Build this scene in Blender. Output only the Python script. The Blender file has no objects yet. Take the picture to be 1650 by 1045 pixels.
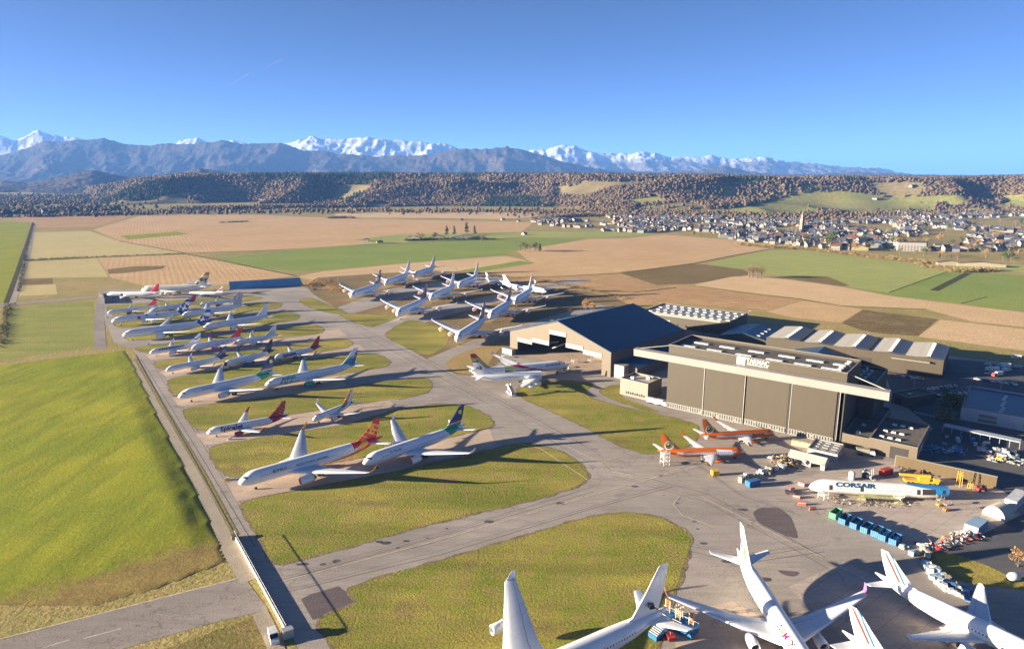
# Aerial view of an aircraft storage airfield below snowy mountains, low morning sun.
import bpy, bmesh, math, random
import numpy as np
from mathutils import Vector, Matrix
R = math.radians
scene = bpy.context.scene
col = scene.collection
# ------------------------------------------------------------------ camera
CAM_H, PITCH, F = 128.0, R(12.3), 1100.0
cam_d = bpy.data.cameras.new('camera'); cam = bpy.data.objects.new('camera', cam_d); col.objects.link(cam)
cam.location = (0, 0, CAM_H); cam.rotation_euler = (R(90) - PITCH, 0, 0)
cam_d.sensor_width = 36.0; cam_d.lens = 24.0; cam_d.clip_start = 1.0; cam_d.clip_end = 200000.0
scene.camera = cam
# ------------------------------------------------------------------ sky, sun, exposure
SUN_EL, SUN_DIR = R(9.6), R(8.0)          # elevation; light travels toward (cos, sin) of SUN_DIR
world = bpy.data.worlds.new('World'); scene.world = world; world.use_nodes = True
wn = world.node_tree.nodes; wl = world.node_tree.links
sky = wn.new('ShaderNodeTexSky'); sky.sky_type = 'NISHITA'; sky.sun_disc = False
sky.sun_elevation = SUN_EL; sky.sun_rotation = R(262); sky.altitude = 400
sky.air_density = 0.16; sky.dust_density = 0.4; sky.ozone_density = 2.6
wl.new(sky.outputs[0], wn['Background'].inputs[0]); wn['Background'].inputs[1].default_value = 0.056
sd = bpy.data.lights.new('sun', 'SUN'); sun = bpy.data.objects.new('sun', sd); col.objects.link(sun)
sd.energy = 5.0; sd.angle = R(0.5); sd.color = (1.0, 0.86, 0.64)
sun.rotation_euler = Vector((math.cos(SUN_DIR) * math.cos(SUN_EL), math.sin(SUN_DIR) * math.cos(SUN_EL), -math.sin(SUN_EL))).to_track_quat('-Z', 'Y').to_euler()
vs = scene.view_settings; vs.view_transform = 'Standard'; vs.look = 'None'; vs.gamma = 1; vs.use_curve_mapping = False
vs.exposure = 2.5
scene.cycles.max_bounces = 5; scene.cycles.diffuse_bounces = 3; scene.cycles.volume_bounces = 0
scene.cycles.sample_clamp_indirect = 3
# ------------------------------------------------------------------ helpers
CP, SP = math.cos(PITCH), math.sin(PITCH)
def G(x, y, z=0.0):
    'world point at height z seen at photo pixel (x, y) of 1650x1045'
    u, v = x - 825.0, y - 522.5
    t = (CAM_H - z) / (F * SP + v * CP)
    return Vector((u * t, (F * CP - v * SP) * t, z))
def GX(x, Y, z=0.0):
    'point at distance Y and height z in photo column x'
    return Vector(((x - 825.0) * (Y * CP + (CAM_H - z) * SP) / F, Y, z))
def px(X, Y, Z):
    d = Y * CP + (CAM_H - Z) * SP
    return 825 + F * X / d, 522.5 + F * ((CAM_H - Z) * CP - Y * SP) / d
def tag(o, label=None, category=None, group=None, kind=None):
    for k, v in (('label', label), ('category', category), ('group', group), ('kind', kind)):
        if v: o[k] = v
    return o
def link(o, parent=None):
    col.objects.link(o)
    if parent: o.parent = parent
    return o
def empty(name, loc=(0, 0, 0), rz=0.0, **kw):
    o = bpy.data.objects.new(name, None); o.location = loc; o.rotation_euler = (0, 0, rz); o.empty_display_size = .5
    return tag(link(o), **kw)
def copy_tree(o, parent=None):
    c = o.copy(); col.objects.link(c); c.parent = parent
    for ch in list(o.children): copy_tree(ch, c)
    return c
class MB:
    'collects shapes and links them as one mesh object'
    def __init__(s): s.v = []; s.f = []; s.m = []
    def add(s, vs_, fs, mi=0):
        o = len(s.v); s.v += [tuple(p) for p in vs_]; s.f += [tuple(i + o for i in f) for f in fs]; s.m += [mi] * len(fs); return s
    def poly(s, pts, mi=0): return s.add(pts, [range(len(pts))], mi)
    def box(s, x0, x1, y0, y1, z0, z1, mi=0):
        p = [(x, y, z) for z in (z0, z1) for x, y in ((x0, y0), (x1, y0), (x1, y1), (x0, y1))]
        return s.add(p, [(3, 2, 1, 0), (4, 5, 6, 7), (0, 1, 5, 4), (1, 2, 6, 5), (2, 3, 7, 6), (3, 0, 4, 7)], mi)
    def rbox(s, c, sx, sy, sz, rz=0, mi=0):
        'box with base centre c, turned by rz'
        ca, sa = math.cos(rz), math.sin(rz); p = []
        for z in (c[2], c[2] + sz):
            for x, y in ((-sx / 2, -sy / 2), (sx / 2, -sy / 2), (sx / 2, sy / 2), (-sx / 2, sy / 2)):
                p.append((c[0] + x * ca - y * sa, c[1] + x * sa + y * ca, z))
        return s.add(p, [(3, 2, 1, 0), (4, 5, 6, 7), (0, 1, 5, 4), (1, 2, 6, 5), (2, 3, 7, 6), (3, 0, 4, 7)], mi)
    def prism(s, pts, z0, z1, mi=0, mi_top=None):
        n = len(pts)
        s.add([(p[0], p[1], z) for z in (z0, z1) for p in pts], [(i, (i + 1) % n, n + (i + 1) % n, n + i) for i in range(n)] + [tuple(range(n - 1, -1, -1))], mi)
        return s.poly([(p[0], p[1], z1) for p in pts], mi if mi_top is None else mi_top)
    def loft(s, rings, mi=0, cap=True):
        n = len(rings[0]); o = [p for r in rings for p in r]; fs = []
        for k in range(len(rings) - 1):
            for i in range(n):
                j = (i + 1) % n; fs.append((k * n + i, k * n + j, (k + 1) * n + j, (k + 1) * n + i))
        if cap: fs += [tuple(range(n - 1, -1, -1)), tuple((len(rings) - 1) * n + i for i in range(n))]
        return s.add(o, fs, mi)
    def tube(s, a, b, r, r2=None, n=6, mi=0, cap=True):
        a, b = Vector(a), Vector(b); d = (b - a).normalized(); q = d.to_track_quat('Z', 'Y'); r2 = r if r2 is None else r2
        ring = lambda c, rr: [c + q @ Vector((rr * math.cos(2 * math.pi * i / n), rr * math.sin(2 * math.pi * i / n), 0)) for i in range(n)]
        return s.loft([ring(a, r), ring(b, r2)], mi, cap)
    def lathe(s, c, axis, prof, n=18, mi=0, cap=False):
        'prof: (distance along axis, radius)'
        c = Vector(c); q = Vector(axis).to_track_quat('Z', 'Y')
        return s.loft([[c + q @ Vector((r * math.cos(2 * math.pi * i / n), r * math.sin(2 * math.pi * i / n), t)) for i in range(n)] for t, r in prof], mi, cap)
    def build(s, name, mats, parent=None, smooth=False, loc=None, **kw):
        me = bpy.data.meshes.new(name); me.from_pydata(s.v, [], s.f)
        for m in (mats if isinstance(mats, (list, tuple)) else [mats]): me.materials.append(m)
        if any(s.m): me.polygons.foreach_set('material_index', s.m)
        me.update()
        bm = bmesh.new(); bm.from_mesh(me); bmesh.ops.recalc_face_normals(bm, faces=bm.faces); bm.to_mesh(me); bm.free()
        if smooth:
            me.polygons.foreach_set('use_smooth', [True] * len(me.polygons))
            if smooth is not True: me.set_sharp_from_angle(angle=R(smooth))
        o = bpy.data.objects.new(name, me)
        if loc is not None: o.location = loc
        return tag(link(o, parent), **kw)
def np_mesh(name, V, Fc, mats, mi=None, smooth=False, **kw):
    me = bpy.data.meshes.new(name); k = Fc.shape[1]
    me.vertices.add(len(V)); me.vertices.foreach_set('co', np.ascontiguousarray(V, np.float32).ravel())
    me.loops.add(Fc.size); me.loops.foreach_set('vertex_index', np.ascontiguousarray(Fc, np.int32).ravel())
    me.polygons.add(len(Fc)); me.polygons.foreach_set('loop_start', np.arange(0, Fc.size, k, dtype=np.int32))
    for m in (mats if isinstance(mats, (list, tuple)) else [mats]): me.materials.append(m)
    if mi is not None: me.polygons.foreach_set('material_index', np.ascontiguousarray(mi, np.int32))
    if smooth: me.polygons.foreach_set('use_smooth', np.ones(len(Fc), bool))
    me.update(calc_edges=True); me.validate()
    return tag(link(bpy.data.objects.new(name, me)), **kw)
def vnoise(x, y, seed=0):
    xi, yi = np.floor(x), np.floor(y); fx, fy = x - xi, y - yi
    fx = fx * fx * fx * (fx * (fx * 6 - 15) + 10); fy = fy * fy * fy * (fy * (fy * 6 - 15) + 10)
    def h(a, b):
        n = (a.astype(np.int64) * 374761393 + b.astype(np.int64) * 668265263 + seed * 982451653) & 0xffffffff
        n = ((n ^ (n >> 13)) * 1274126177) & 0xffffffff
        return ((n ^ (n >> 16)) & 0xffffff) / float(0xffffff)
    return (h(xi, yi) * (1 - fx) + h(xi + 1, yi) * fx) * (1 - fy) + (h(xi, yi + 1) * (1 - fx) + h(xi + 1, yi + 1) * fx) * fy
def fbm(x, y, oct=5, seed=0, ridged=False, gain=.5):
    a, s, w = 1.0, 0.0, 0.0
    for k in range(oct):
        n = vnoise(x * 2 ** k + 17.3 * k, y * 2 ** k - 9.1 * k, seed + k)
        if ridged: n = 1 - np.abs(2 * n - 1)
        s = s + a * n; w += a; a *= gain
    return s / w
def sstep(a, b, x):
    t = np.clip((x - a) / (b - a), 0, 1); return t * t * (3 - 2 * t)
def in_poly(x, y, poly):
    x = np.asarray(x, float); y = np.asarray(y, float); r = np.zeros(x.shape, bool); n = len(poly)
    for i in range(n):
        (x1, y1), (x2, y2) = poly[i], poly[i - 1]
        if y1 != y2: r ^= ((y1 > y) != (y2 > y)) & (x < (x2 - x1) * (y - y1) / (y2 - y1) + x1)
    return r
# ------------------------------------------------------------------ materials
class N:
    'small node-tree writer'
    def __init__(s, name, rough=.7, metal=0.0, spec=.35):
        s.m = bpy.data.materials.new(name); s.m.use_nodes = True; s.t = s.m.node_tree; s.b = s.t.nodes['Principled BSDF']
        s.b.inputs['Roughness'].default_value = rough; s.b.inputs['Metallic'].default_value = metal; s.b.inputs['Specular IOR Level'].default_value = spec
        s.co = s.n('ShaderNodeTexCoord').outputs['Object']
    def n(s, typ, **kw):
        nd = s.t.nodes.new(typ)
        for k, v in kw.items(): setattr(nd, k, v)
        return nd
    def put(s, sock, v):
        if isinstance(v, bpy.types.NodeSocket): s.t.links.new(v, sock)
        elif isinstance(v, (tuple, list)) and len(v) == 3 and sock.type == 'RGBA': sock.default_value = (*v, 1)
        else: sock.default_value = v
    def math(s, op, a, b=0.0, c=0.0, clamp=False):
        nd = s.n('ShaderNodeMath', operation=op, use_clamp=clamp)
        for i, v in enumerate((a, b, c)): s.put(nd.inputs[i], v)
        return nd.outputs[0]
    def dot(s, v, d):
        nd = s.n('ShaderNodeVectorMath', operation='DOT_PRODUCT'); s.put(nd.inputs[0], v); nd.inputs[1].default_value = d; return nd.outputs['Value']
    def noise(s, scale, detail=4, rough=.55, co=None, dist=0.0, stretch=None):
        c = co or s.co
        if stretch:
            mp = s.n('ShaderNodeMapping'); s.put(mp.inputs[0], c); mp.inputs['Scale'].default_value = stretch[:3]
            if len(stretch) > 3: mp.inputs['Rotation'].default_value = (0, 0, stretch[3])
            c = mp.outputs[0]
        nd = s.n('ShaderNodeTexNoise'); s.put(nd.inputs['Vector'], c); nd.inputs['Scale'].default_value = scale
        nd.inputs['Detail'].default_value = detail; nd.inputs['Roughness'].default_value = rough; nd.inputs['Distortion'].default_value = dist
        return nd.outputs[0]
    def ramp(s, v, lo, hi): return s.math('SMOOTHSTEP', v, lo, hi) if False else s._mr(v, lo, hi)
    def _mr(s, v, lo, hi):
        nd = s.n('ShaderNodeMapRange'); s.put(nd.inputs[0], v); nd.inputs[1].default_value = lo; nd.inputs[2].default_value = hi; return nd.outputs[0]
    def mix(s, f, a, b, mode='MIX'):
        nd = s.n('ShaderNodeMix', data_type='RGBA', blend_type=mode); s.put(nd.inputs['Factor'], f); s.put(nd.inputs['A'], a); s.put(nd.inputs['B'], b); return nd.outputs['Result']
    def bump(s, h, dist, strength=1.0):
        nd = s.n('ShaderNodeBump'); s.put(nd.inputs['Height'], h); nd.inputs['Distance'].default_value = dist; nd.inputs['Strength'].default_value = strength
        s.t.links.new(nd.outputs[0], s.b.inputs['Normal'])
    def done(s, c): s.put(s.b.inputs['Base Color'], c); return s.m
def ground_mat(name, cols, big=.012, fine=.35, bump=.5, stripe=None, rough=.9, amt=.5, contrast=1.0, patch=None, streak=None):
    'cols: three colours mixed by large and fine noise; stripe = (angle, period, colour, amount)'
    m = N(name, rough, 0, .1)
    a = m._mr(m.noise(big, 5, .6), .5 - .16 / contrast, .5 + .16 / contrast)
    b = m._mr(m.noise(big * 7, 4, .6), .38, .66)
    f = m.noise(fine, 6, .7)
    c = m.mix(a, cols[0], cols[1]); c = m.mix(m.math('MULTIPLY', b, amt), c, cols[2])
    if patch: c = m.mix(m._mr(m.noise(patch[0], 3, .6), patch[1], patch[1] + .08), c, patch[2])
    if streak: c = m.mix(m.math('MULTIPLY', m._mr(m.noise(.07, 5, .65, stretch=(.14, 1, 1, -streak[0])), .42, .64), streak[2]), c, streak[1])
    h = f
    if stripe:
        ang, per, sc, sa = stripe
        w = m.dot(m.co, (-math.sin(ang) * 2 * math.pi / per, math.cos(ang) * 2 * math.pi / per, 0))
        w = m.math('ADD', w, m.math('MULTIPLY', m.noise(.03, 2), 2.0))
        w = m.math('MULTIPLY_ADD', m.math('SINE', w), .5, .5)
        c = m.mix(m.math('MULTIPLY', w, m.math('MULTIPLY', m._mr(m.noise(.05, 3), .3, .6), sa)), c, sc)
        h = m.math('ADD', f, m.math('MULTIPLY', w, .10))
    c = m.mix(m._mr(f, .32, .7), m.mix(1.0, c, (.62, .62, .62), 'MULTIPLY'), m.mix(1.0, c, (1.25, 1.25, 1.2), 'MULTIPLY'))
    if bump: m.bump(h, bump * 2)
    return m.done(c)
def plain(name, c, rough=.6, metal=0.0, spec=.4, var=.12, scale=.6, bump=0.0, coat=0.0):
    m = N(name, rough, metal, spec)
    f = m.noise(scale, 5, .65)
    k = tuple(max(0, x * (1 - var)) for x in c)
    if coat: m.b.inputs['Coat Weight'].default_value = coat; m.b.inputs['Coat Roughness'].default_value = .12
    if bump: m.bump(f, bump)
    return m.done(m.mix(m._mr(f, .35, .65), k, tuple(min(1, x * (1 + var * .6)) for x in c)))
# ------------------------------------------------------------------ far terrain: hills, mountains
def interp_px(pts): xs, ys = zip(*pts); return lambda x: np.interp(x, xs, ys)
def ridge(name, prof, D, Wf, Wb, mat, nx, ny, spur, warp, seed, rough_amp, pxl=(-140, 1790), floor=-30.0):
    'a mountain chain: PROF (photo columns -> horizon angle) gives the crest; spurs and gullies run down from it'
    c = np.linspace(pxl[0], pxl[1], nx); r = np.linspace(0, 1, ny) ** .9
    C, Rr = np.meshgrid(c, r); Y = D - Wf + Rr * (Wf + Wb)
    az = (C - 825) / (F * CP)
    X = az * D * (1 + (Y / D - 1) * .9)
    crest_y = prof(C); top = (282.5 - crest_y) / F * D / CP / CP + CAM_H
    w1 = (fbm(X / warp, Y / warp, 4, seed) - .5)
    dd = (Y - D) / np.where(Y < D, Wf, Wb)
    s = 1 - np.abs(dd) ** .85
    sp = fbm(X / spur + w1 * 1.4, Y / spur * .55, 6, seed + 9, True)
    sp2 = fbm(X / spur * 3.1, Y / spur * 2.3, 5, seed + 31, True)
    edge = np.clip(np.abs(dd) * 3.2, 0, 1)
    k = s * (1 - edge * (.95 * (1 - sp) ** 1.2 + .26 * (1 - sp2)))
    Z = floor + (top - floor) * np.clip(k, 0, 1) ** 1.12
    Z += rough_amp * (fbm(X / (spur * .16), Y / (spur * .16), 4, seed + 5, True) - .62) * np.clip(s * 2, 0, 1)
    V = np.stack([X, Y, Z], -1).reshape(-1, 3)
    i = np.arange(nx * (ny - 1)).reshape(ny - 1, nx)[:, :-1].ravel()
    Fc = np.stack([i, i + 1, i + nx + 1, i + nx], 1)
    return np_mesh(name, V, Fc, mat, smooth=True, kind='structure')
def mountain_mat(name, snow_z, snow_w, woods):
    m = N(name, .95, 0, .05)
    z = m.dot(m.co, (0, 0, 1)); geo = m.n('ShaderNodeNewGeometry')
    nz = m.dot(geo.outputs['Normal'], (0, 0, 1))
    n1 = m.noise(.0011, 8, .65); n2 = m.noise(.006, 6, .7)
    c = m.mix(m._mr(n1, .4, .6), *woods); c = m.mix(m.math('MULTIPLY', m._mr(n2, .4, .65), .5), c, (.05, .06, .05))
    if snow_z:
        sl = m.math('ADD', z, m.math('MULTIPLY', m.math('SUBTRACT', n1, .5), snow_w * 1.6))
        sl = m.math('ADD', sl, m.math('MULTIPLY', m.math('SUBTRACT', n2, .5), snow_w * .7))
        k = m._mr(sl, snow_z - snow_w * .12, snow_z + snow_w * .25)
        rock = m._mr(m.math('ADD', nz, m.math('MULTIPLY', m.math('SUBTRACT', n2, .5), .8)), .50, .66)
        c = m.mix(m.math('MULTIPLY', k, rock), c, (.44, .46, .50))
    m.bump(n2, 90, .7)
    return m.done(c)
front_prof = interp_px([(-140, 250), (0, 252), (40, 251), (62, 250), (110, 232), (150, 232), (175, 230), (204, 227), (238, 236), (270, 238), (300, 235), (340, 236), (385, 231), (410, 236), (440, 236), (470, 234), (500, 243), (560, 250), (620, 254), (700, 252), (740, 243), (790, 243), (818, 239), (850, 247), (890, 258), (930, 268), (980, 276), (1020, 277), (1100, 276), (1150, 268), (1175, 274), (1210, 279), (1280, 281), (1340, 277), (1400, 279), (1440, 281), (1500, 286), (1790, 288)])
snow_prof = interp_px([(-140, 226), (0, 221), (20, 218), (45, 223), (70, 232), (90, 222), (106, 215), (122, 222), (160, 228), (200, 236), (300, 240), (322, 231), (345, 226), (360, 234), (378, 232), (400, 231), (430, 238), (480, 235), (505, 229), (520, 225), (545, 229), (570, 230), (600, 226), (618, 226), (645, 231), (685, 232), (720, 236), (742, 241), (790, 246), (850, 246), (880, 243), (892, 238), (920, 238), (940, 246), (975, 249), (1005, 250), (1020, 247), (1045, 250), (1065, 255), (1100, 256), (1130, 253), (1160, 259), (1190, 257), (1215, 256), (1245, 262), (1300, 265), (1340, 270), (1390, 272), (1430, 279), (1460, 283), (1550, 284), (1640, 282), (1700, 284), (1790, 286)])
M_front = mountain_mat('bare mountain woodland', 0, 0, ((.035, .035, .025), (.11, .075, .05)))
M_mid = mountain_mat('mountain heath', 820, 260, ((.026, .03, .028), (.10, .07, .052)))
M_snow = mountain_mat('snow and rock', 450, 280, ((.11, .095, .085), (.17, .14, .12)))
ridge('snow_mountains', snow_prof, 17000, 3200, 1800, M_snow, 900, 150, 1300, 1300, 3, 100)
ridge('foothill_mountains', front_prof, 11500, 2500, 1500, M_mid, 900, 150, 1050, 1100, 11, 45)
low_prof = interp_px([(-140, 294), (0, 296), (40, 290), (80, 293), (120, 286), (160, 277), (180, 275), (230, 284), (300, 281), (345, 271), (365, 274), (400, 280), (440, 285), (600, 294), (1790, 300)])
ridge('wooded_foothills', low_prof, 6400, 2100, 1300, M_front, 560, 110, 480, 600, 23, 18, pxl=(-140, 760))
# wooded hills behind the plain
toe_y = interp_px([(-200, 9000), (120, 6000), (165, 3200), (200, 2700), (320, 2450), (500, 2650), (700, 2900), (900, 2800), (1000, 2300), (1100, 2060), (1300, 1950), (1500, 1950), (1650, 1900), (1900, 1900)])
crest_h = interp_px([(-200, 0), (120, 20), (170, 55), (240, 108), (300, 124), (420, 122), (560, 124), (900, 124), (960, 122), (1020, 117), (1100, 122), (1250, 112), (1400, 112), (1550, 110), (1640, 116), (1900, 116)])
def hill_z(X, Y):
    X = np.asarray(X, float); Y = np.asarray(Y, float)
    C = 825 + F * X / (Y * CP + 27)
    t = (Y - toe_y(C)) / 1900.0
    n = fbm(X / 900 + .3, Y / 760, 3, 41, True); n2 = fbm(X / 1500, Y / 1500, 3, 47)
    k = sstep(0, 1, t); mid = np.clip(4 * k * (1 - k), 0, 1)
    z = crest_h(C) * np.clip(k + mid * ((n - .60) * 2.6 + (n2 - .5) * .9), 0, 1.0)
    return z * np.clip((Y - toe_y(C)) / 120.0, 0, 1) * np.clip((8000 - Y) / 2000., 0, 1)
cx_ = np.linspace(-200, 1850, 360); ry = np.concatenate([np.linspace(1850, 5200, 170), np.linspace(5300, 8000, 22)])
Cc, Yy = np.meshgrid(cx_, ry); Xx = (Cc - 825) * (Yy * CP + 27) / F
Zz = hill_z(Xx, Yy); Zz = np.where(Zz < .05, -3.0, Zz + .0)
i = np.arange(len(cx_) * (len(ry) - 1)).reshape(len(ry) - 1, len(cx_))[:, :-1].ravel(); nX = len(cx_)
M_hill = ground_mat('hillside pasture', ((.17, .21, .045), (.24, .23, .07), (.30, .21, .10)), .006, .08, .6)
M_floor = ground_mat('woodland floor of dead leaves', ((.20, .165, .075), (.27, .20, .105), (.17, .16, .06)), .006, .1, .6)
clear_px = [[(1075, 352), (1090, 345), (1200, 333), (1290, 312), (1360, 308), (1420, 316), (1430, 330), (1360, 338), (1250, 352), (1150, 362)], [(1330, 350), (1450, 335), (1560, 335), (1640, 348), (1640, 360), (1500, 360), (1330, 362)], [(1610, 316), (1650, 314), (1650, 330), (1625, 330)], [(1380, 320), (1560, 314), (1560, 330), (1400, 340)], [(1440, 318), (1520, 316), (1530, 330), (1440, 334)], [(380, 336), (600, 334), (600, 346), (380, 346)], [(1010, 322), (1060, 316), (1070, 326), (1020, 330)], [(1120, 318), (1180, 312), (1190, 322), (1130, 326)], [(900, 328), (960, 322), (965, 332), (905, 335)], [(520, 322), (570, 318), (575, 328), (525, 330)]]
hp_x, hp_y = px(Xx, Yy, Zz); hcl = np.zeros(Xx.shape, bool)
for pl in clear_px: hcl |= in_poly(hp_x, hp_y, pl)
hF = np.stack([i, i + 1, i + nX + 1, i + nX], 1); hm = (~hcl.ravel()[hF].any(1)) & (Zz.ravel()[hF].max(1) > 3)
np_mesh('hills', np.stack([Xx, Yy, Zz], -1).reshape(-1, 3), hF, [M_hill, M_floor], hm.astype(np.int32), smooth=True, kind='structure')
# ------------------------------------------------------------------ woodland on the hills (beyond counting)
def blob_variants(n, seed, tall=1.0, spread=.22):
    'low crowns with ragged outline: list of (verts, tris)'
    rng = np.random.RandomState(seed); out = []
    for _ in range(n):
        v = [(0, 0, 1.0 * tall)]
        for z, r, k in ((.66, .36, 5), (.36, .52, 6), (.10, .34, 5)):
            a0 = rng.rand() * 6.28
            for j in range(k):
                a = a0 + j * 2 * math.pi / k; rr = r * (1 + spread * rng.randn()); v.append((rr * math.cos(a), rr * math.sin(a), (z + .13 * rng.randn()) * tall))
        A, B, Cq = list(range(1, 6)), list(range(6, 12)), list(range(12, 17)); f = [(0, A[j], A[(j + 1) % 5]) for j in range(5)]
        def band(P, Q):
            p = q = 0; r = []
            while p < len(P) or q < len(Q):
                if p * len(Q) <= q * len(P) and p < len(P): r.append((P[p % len(P)], Q[q % len(Q)], P[(p + 1) % len(P)])); p += 1
                else: r.append((P[p % len(P)], Q[q % len(Q)], Q[(q + 1) % len(Q)])); q += 1
            return r
        f += band(A, B) + band(B, Cq)
        out.append((np.array(v), np.array(f)))
    return out
def cone_variants(n, seed):
    rng = np.random.RandomState(seed); out = []
    for _ in range(n):
        v = [(0, 0, 1.25)]
        for z, r in ((.8, .17), (.45, .27), (.1, .34)):
            for j in range(6): a = j * math.pi / 3 + rng.rand(); rr = r * (1 + .25 * rng.randn()); v.append((rr * math.cos(a), rr * math.sin(a), z + .05 * rng.randn()))
        f = [(0, 1 + j, 1 + (j + 1) % 6) for j in range(6)]
        for L in (1, 7):
            for j in range(6):
                a, b, c2, d = L + j, L + (j + 1) % 6, L + 6 + j, L + 6 + (j + 1) % 6; f += [(a, c2, b), (b, c2, d)]
        out.append((np.array(v), np.array(f)))
    return out
def scatter_mesh(name, P, S, mats, mi, variants, seed, **kw):
    rng = np.random.RandomState(seed); Vs, Fs, Ms = [], [], []; off = 0; pick = rng.randint(0, len(variants), len(P))
    for k, (v, f) in enumerate(variants):
        idx = np.where(pick == k)[0]
        if not len(idx): continue
        a = rng.rand(len(idx)) * 6.283; ca, sa = np.cos(a), np.sin(a); s = S[idx]
        x = (v[None, :, 0] * ca[:, None] - v[None, :, 1] * sa[:, None]) * s[:, None]; y = (v[None, :, 0] * sa[:, None] + v[None, :, 1] * ca[:, None]) * s[:, None]; z = v[None, :, 2] * s[:, None] * (.85 + .3 * rng.rand(len(idx))[:, None])
        Vs.append((np.stack([x, y, z], -1) + P[idx][:, None, :]).reshape(-1, 3))
        Fs.append((f[None] + (np.arange(len(idx)) * len(v))[:, None, None]).reshape(-1, 3) + off); off += len(idx) * len(v)
        Ms.append(np.repeat(mi[idx], len(f)))
    return np_mesh(name, np.concatenate(Vs), np.concatenate(Fs), mats, np.concatenate(Ms), **kw)
def leaf_mat(name, a, b, scale=.25):
    m = N(name, .9, 0, .1); n = m.noise(scale, 4, .7); m.bump(n, 1.0)
    return m.done(m.mix(m._mr(n, .35, .65), a, b))
M_wood = [leaf_mat('bare brown twigs', (.088, .057, .032), (.140, .094, .055)), leaf_mat('grey bare twigs', (.088, .066, .043), (.130, .096, .062)), leaf_mat('dark conifer needles', (.014, .026, .014), (.032, .046, .022)), leaf_mat('tan winter twigs', (.110, .077, .040), (.155, .110, .06))]
rng = np.random.RandomState(5)
nT = 300000
tc = rng.uniform(-60, 1710, nT); ty = 1900 + (rng.rand(nT) ** 1.25) * 3300; tx = (tc - 825) * (ty * CP + 27) / F
tz = hill_z(tx, ty); pxx, pyy = px(tx, ty, tz)
keep = (tz > 1.0)
den = fbm(tx / 260, ty / 260, 4, 77)
openn = np.zeros(nT, bool)
for pl in clear_px: openn |= in_poly(pxx, pyy, pl)
keep &= ~(openn & (den < .62)); keep &= ~((den < .455) & (tz < 100) & (pxx > 900)); keep &= ~((den < .36) & (tz < 80))
tx, ty, tz, pxx, pyy, den = (a[keep] for a in (tx, ty, tz, pxx, pyy, den))
con = fbm(tx / 420, ty / 420, 3, 90); dark = (con > .66) | ((tz > 98) & (pxx > 400) & (pxx < 1000) & (con > .38)) | ((pxx > 175) & (pxx < 320) & (ty < 3300) & (con > .46))
mi = np.where(dark & (rng.rand(len(tx)) < .88), 2, rng.choice([0, 1, 3, 0], len(tx)))
S = (4.5 + 9.5 * rng.rand(len(tx)) ** 1.6) * np.where(ty > 3300, 1.3, 1.0) * (.8 + .5 * fbm(tx / 90, ty / 90, 3, 12))
Pt = np.stack([tx, ty, tz - 1], -1); co = mi == 2
scatter_mesh('hill_woodland', Pt[~co], S[~co], M_wood, mi[~co], blob_variants(14, 3, 1.0, .38), 8, kind='stuff', label='bare brown winter woodland covering the hills behind the plain', category='woodland')
scatter_mesh('conifer_woodland', Pt[co], S[co] * 1.05, M_wood, mi[co], cone_variants(6, 4), 9, kind='stuff', label='dark conifer woods along the hill crests behind the plain', category='woodland')
# contrail far beyond the mountains
cmat = plain('ice cloud', (.20, .20, .21), 1.0, var=.05)
def contrail():
    for a, b in (((370, 138), (402, 118)), ((428, 109), (456, 95))):
        pa, pb = G(a[0], a[1], 8000.0), G(b[0], b[1], 8000.0)
        MB().tube(pa, pb, 2.5, 5.5, 8).build('contrail', cmat, kind='stuff')
contrail()
# air between the camera and the mountains
hz = bpy.data.materials.new('winter haze'); hz.use_nodes = True; ht = hz.node_tree
for n_ in list(ht.nodes):
    if n_.type == 'BSDF_PRINCIPLED': ht.nodes.remove(n_)
pv = ht.nodes.new('ShaderNodeVolumePrincipled'); pv.inputs['Color'].default_value = (.17, .40, 1.0, 1); pv.inputs['Density'].default_value = 4.0e-5; pv.inputs['Anisotropy'].default_value = 0.0
ht.links.new(pv.outputs[0], ht.nodes['Material Output'].inputs['Volume'])
MB().box(-40000, 40000, -2500, 45000, -90, 1240).build('haze', hz, kind='stuff')
# ------------------------------------------------------------------ ground, fields, tarmac
STUB = R(-32)
M_plain = ground_mat('winter meadow', ((.26, .235, .07), (.38, .29, .11), (.46, .33, .16)), .008, .5, .5)
M_tan = ground_mat('harvested maize field', ((.56, .36, .18), (.64, .43, .225), (.50, .315, .155)), .006, .6, .45, (R(118), 7, (.44, .30, .16), .35))
M_tan2 = ground_mat('pale stubble field', ((.62, .42, .225), (.70, .49, .28), (.56, .375, .195)), .005, .6, .4, (R(20), 9, (.50, .36, .205), .4))
M_till = ground_mat('ploughed brown field', ((.48, .295, .14), (.57, .37, .18), (.40, .24, .115)), .008, .5, .6, (R(-28), 10, (.29, .17, .08), .7))
M_plough = ground_mat('ribbed ploughed field', ((.22, .155, .06), (.30, .21, .09), (.17, .12, .05)), .01, .5, .7, (R(8), 8, (.09, .062, .025), 1.0))
M_olive = ground_mat('dark olive fallow', ((.20, .14, .05), (.25, .17, .07), (.16, .125, .045)), .007, .5, .5)
M_green = ground_mat('frosted green crop', ((.31, .345, .075), (.42, .41, .11), (.32, .36, .15)), .005, .5, .35, (R(25), 24, (.29, .31, .09), .4))
M_lush = ground_mat('lush green crop', ((.20, .275, .05), (.28, .32, .065), (.25, .28, .08)), .008, .5, .4)
M_rows = ground_mat('green and tan crop rows', ((.55, .43, .20), (.62, .47, .25), (.47, .42, .16)), .008, .5, .4, (R(78), 9, (.42, .39, .13), .6))
M_bright = ground_mat('bright meadow grass', ((.25, .28, .022), (.34, .32, .035), (.20, .235, .02)), .02, .9, .6)  # bright yellow-green is the grass's own colour
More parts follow.
